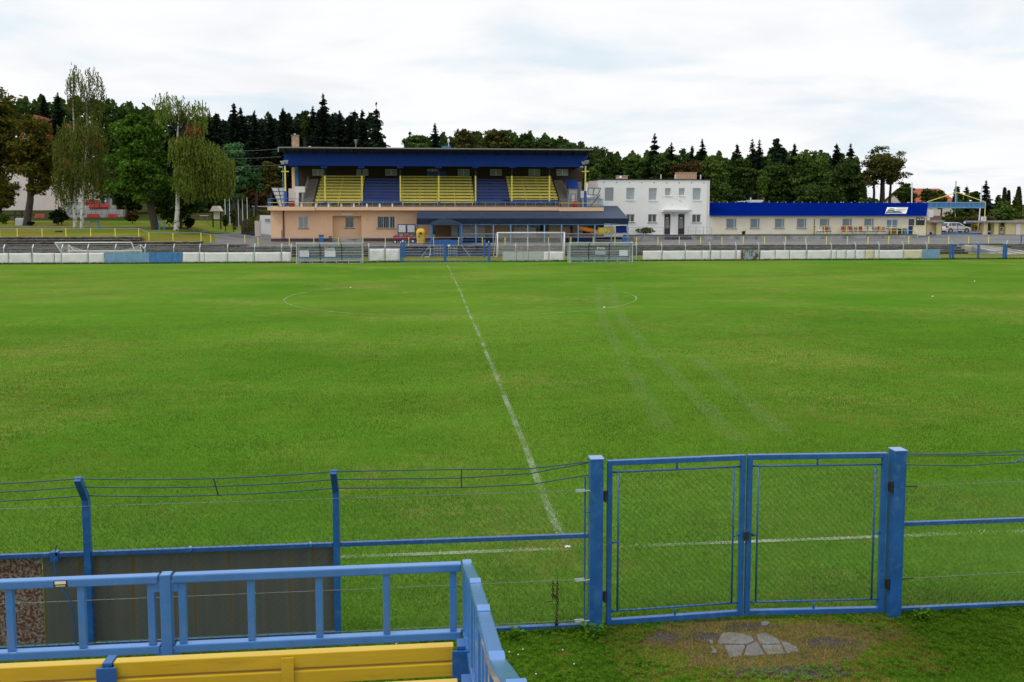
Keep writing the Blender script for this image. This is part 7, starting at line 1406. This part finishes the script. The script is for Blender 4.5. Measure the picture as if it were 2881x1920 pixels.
broad(838, 880, 300, 420, 178, 'oak', 'knobbly dark pine top left of the tallest spruce', 2600, .5, 24); broad(560, 720, 430, 600, 172, 'oak', 'dark undergrowth tree below the spruces', 3600, .6, 40); broad(720, 860, 380, 600, 184, 'oak', 'dark leafy tree below the spruces behind the stand corner', 3600, .6, 40)
broad(860, 1080, 370, 480, 186, 'oak', 'dark wood edge tree behind the left half of the stand roof', 4200, .6, 50)
# --- right of the stand
spruce(1153, 368, 60, 176, 'small spruce with bent tip right of the sky gap', yb=470); broad(1130, 1215, 368, 470, 168, 'mid', 'fresh green rounded tree right of the sky gap', 3400, .42, 30); spruce(1224, 348, 56, 172, 'bluish pine above the middle of the stand roof', lf='spruceblue', yb=480, droop=.1)
broad(1265, 1350, 356, 480, 170, 'oakbrown', 'yellow brown oak behind the roof lamp', 4200, .44, 36); broad(1345, 1452, 350, 480, 172, 'oakbrown', 'wide brown oak above the right half of the stand roof', 5200, .44, 44); broad(1440, 1512, 354, 480, 170, 'oak', 'dark oak right of the brown one', 3800, .44, 34); broad(1500, 1572, 366, 480, 172, 'oak', 'dark green oak nearer the right end of the stand roof', 3800, .44, 34); broad(1556, 1632, 388, 490, 168, 'mid', 'rounded green oak sloping down over the roof end', 3200, .44, 30)
broad(1618, 1745, 404, 560, 160, 'oak', 'large dark tree directly right of the stand roof', 6000, .44, 46); broad(1650, 1700, 440, 530, 156, 'mid', 'lighter green tree next to the roof edge', 2000, .4, 20); broad(1738, 1836, 408, 540, 166, 'mid', 'grey green feathery tree above the white house', 4600, .40, 44, lr=(.16, .28))
for x, y, w_, Y, lb in ((1842, 376, 54, 166, 'tall spruce above the middle of the white house'), (1889, 402, 50, 170, 'spruce right of the tall one above the white house'), (1947, 408, 48, 168, 'left spruce of the pair above the brick chimney block'), (1976, 393, 48, 170, 'right spruce of the pair above the brick chimney block'), (2074, 405, 58, 170, 'blunt dark spruce right of the white house'), (2236, 404, 44, 172, 'small spruce right of the big round pine'), (2354, 403, 46, 172, 'thin topped spruce above the low building'), (2394, 404, 54, 168, 'full spruce left of the open dark tree')): spruce(x, y, w_, Y, lb, yb=y+170)
spruce(2117, 391, 56, 172, 'nearly bare conifer with open twigs', yb=500, sparse=.35); spruce(2137, 392, 50, 173, 'second nearly bare conifer, right of the first', yb=500, sparse=.35); broad(2160, 2222, 384, 500, 172, 'spruce', 'big round topped dark pine', 3600, .45, 30, name='pine_tree')
broad(1880, 1990, 440, 540, 158, 'redbrown', 'reddish brown low tree behind the house chimneys', 3000, .42, 30); broad(1820, 1910, 430, 540, 164, 'oak', 'dark tree filling behind the white house', 3000, .45, 30)
broad(1965, 2060, 424, 580, 150, 'mid', 'broad green tree right beside the white house', 5200, .42, 40); broad(2040, 2135, 415, 580, 154, 'oak', 'dark green tree, second right of the white house', 5000, .42, 40); broad(2125, 2170, 458, 580, 148, 'lime', 'yellow green young tree standing in front of the dark wood', 2600, .38, 26); broad(2130, 2250, 430, 580, 156, 'oak', 'dark tree behind the yellow green young one', 5000, .42, 42); broad(2222, 2338, 412, 580, 152, 'mid', 'large green tree above the low building', 6000, .42, 46); broad(2310, 2440, 430, 580, 154, 'oak', 'dark tree left of the open one', 5200, .42, 44); broad(2000, 2110, 520, 590, 142, 'oak', 'low dark tree right behind the blue roof', 2600, .4, 26); broad(2180, 2420, 510, 590, 144, 'oak', 'wide low dark hedge tree right behind the blue roof', 4200, .42, 50)
broad(2412, 2562, 400, 548, 150, 'oakbrown', 'tall open crowned tree with sky showing through, above the low roof', 7500, .34, 60, lr=(.17, .28), hol=.3)
for k, (p, q) in enumerate(((2455, 470), (2475, 460), (2500, 455))):
    mb = MB(); a = W(p, 590, 151); mb.tube([(a.x, 151, zg(a.x, 151)), (a.x+.2, 151, a.z+3), W(q+2*k+p-2455 if False else p+6*k, 440, 151)], [.3, .22, .08], 6); tag(mb.build('bare_trunk', 'bark', smooth=True), ['left', 'middle', 'right'][k]+' of three bare trunks below the open crowned tree', 'tree')
broad(2518, 2582, 512, 585, 146, 'oak', 'dark leafy tree behind the white lamp pole', 4200, .30, 34); broad(2578, 2655, 518, 590, 150, 'fruit', 'fruit tree with orange touches before the red roof', 5200, .27, 40, lr=(.16, .28)); broad(2630, 2668, 540, 592, 148, 'fruit', 'small fruit tree left of the gable peak', 2600, .27, 26); broad(2676, 2715, 520, 600, 152, 'oak', 'dark tree right under the gable peak', 3600, .29, 30)
spruce(2720, 522, 60, 146, 'yellow green thuja tree behind the right slope of the gable', lf='yellowgreen', yb=612, name='thuja_tree', droop=.05); spruce(2700, 566, 46, 143, 'lower yellow green thuja left of the taller one', lf='yellowgreen', yb=612, name='thuja_tree', droop=.05); spruce(2775, 508, 56, 150, 'dark blue spruce right of the entrance', lf='spruceblue', yb=600)
broad(2725, 2765, 520, 600, 156, 'oak', 'grey green tree left of the dark blue spruce', 3200, .3, 28); broad(2795, 2822, 540, 600, 160, 'oak', 'dark ragged tree right of the dark blue spruce', 2400, .3, 20)
def column(px, yt, wpx, yb, Y, lf, lb):
    c = W(px, yt, Y); b = W(px, yb, Y); r = wpx/2*Y/F; t, z = tree_root('cypress_tree', c.x, Y, lb); n = 1500; u = NR.random(n); prof = np.sin(np.pi*np.clip(u*.86+.10, 0, 1))**.6*r; d = ball_dirs(n); d[:, 2] *= .3; p = np.stack([c.x+d[:, 0]*prof, Y+d[:, 1]*prof, z+.3+(c.z-z-.3)*u], 1); a = NR.normal(0, .1, (n, 3)); a[:, 2] = .22; s_ = np.cross(d, np.array([0, 0, 1.]))*.14; v = quads(p, unit(a)*.22, s_); npmesh('crown', v, tris2(v), [LM[lf]], t); mb = MB(); mb.tube([(c.x, Y, z-.2), (c.x, Y, c.z-.5)], [.12, .02], 5); mb.build('trunk', 'bark', t)
column(2827, 530, 14, 610, 148, 'thuja', 'slim brown green cypress, left one of the pair'); column(2838.5, 538, 12, 610, 149, 'thuja', 'slim brown green cypress, right shorter one of the pair'); column(2867, 528, 20, 610, 148, 'thuja', 'thick brown green cypress near the right edge'); spruce(2857, 552, 40, 142, 'yellowish thuja before the thick cypress', lf='yellowgreen', yb=612, name='thuja_tree', droop=.05)
bush(2784, 2866, 562, 640, 136, 'mid', 'big round feathery shrub behind the right ticket hut', 4200, .26, K=34); bush(2733, 2768, 628, 648, 130, 'flower', 'yellow orange flowering shrub right of the white car', 900, .22); bush(1772, 1862, 636, 663, 110.6, 'mid', 'sprawling green bush before the white house', 2600, .18, K=26); bush(2528, 2548, 552, 580, 140, 'lime', 'light green shrub top showing over the low blue roof', 900, .25); bush(2410, 2445, 548, 585, 142, 'lime', 'light green shrub top under the open crowned tree', 1100, .25); bush(2650, 2740, 585, 625, 141, 'oak', 'dark shrubbery seen under the blue entrance beam', 2600, .3); bush(2086, 2098, 649, 664, 109.4, 'oak', 'small weed tuft on the retaining wall', 350, .14)
mb_ = W(2653, 625, 134); hb = W(2790, 625, 134); hz0 = zg(80, 134); ht_ = thing('clipped_hedge', ((mb_.x+hb.x)/2, 134, hz0), 'long clipped brownish hedge behind the parked car', 'hedge'); n = 5000; pp = np.stack([NR.uniform(mb_.x, hb.x, n), 134+NR.uniform(-.7, .7, n), NR.uniform(hz0, W(2720, 611, 134).z, n)], 1); v = leaves(pp, NR.normal(0, 1, (n, 3)), .26); npmesh('foliage', v, tris2(v), [LM['oakbrown']], ht_)
# far wood beyond the named trees: one mass nobody could count
n = 70000; py = NR.uniform(205, 222, n); ppx = NR.uniform(-150, 2620, n)
th_ = np.interp(ppx, [-150, 120, 300, 430, 560, 700, 830, 1050, 1078, 1092, 1130, 1180, 1300, 1450, 1560, 1640, 1720, 1760, 1830, 1900, 2050, 2200, 2340, 2405, 2440, 2620], [320, 300, 300, 320, 345, 345, 335, 335, 380, 440, 430, 400, 380, 380, 390, 412, 436, 440, 430, 428, 440, 430, 430, 450, 565, 595])+9*np.sin(ppx*.13)+5*np.sin(ppx*.31+1)
ang = np.arctan((ppx-1440.5)/F)+TH; px = py*np.tan(ang); hh = np.array([zg(a, b) for a, b in zip(px, py)]); zt_a = H+(608-th_)/F*py*np.cos(TH)/1.0; u_ = NR.random(n)**.75
v = leaves(np.stack([px, py, hh+u_*np.maximum(1, zt_a-hh)], 1), NR.normal(0, 1, (n, 3)), .95)
tag(npmesh('far_wood', v, tris2(v), [LM['oak'], LM['spruce']], mi=((ppx < 1090) & (ppx > 480)).astype(int)), 'dark far wood closing the background behind all the trees', 'wood', kind='stuff')
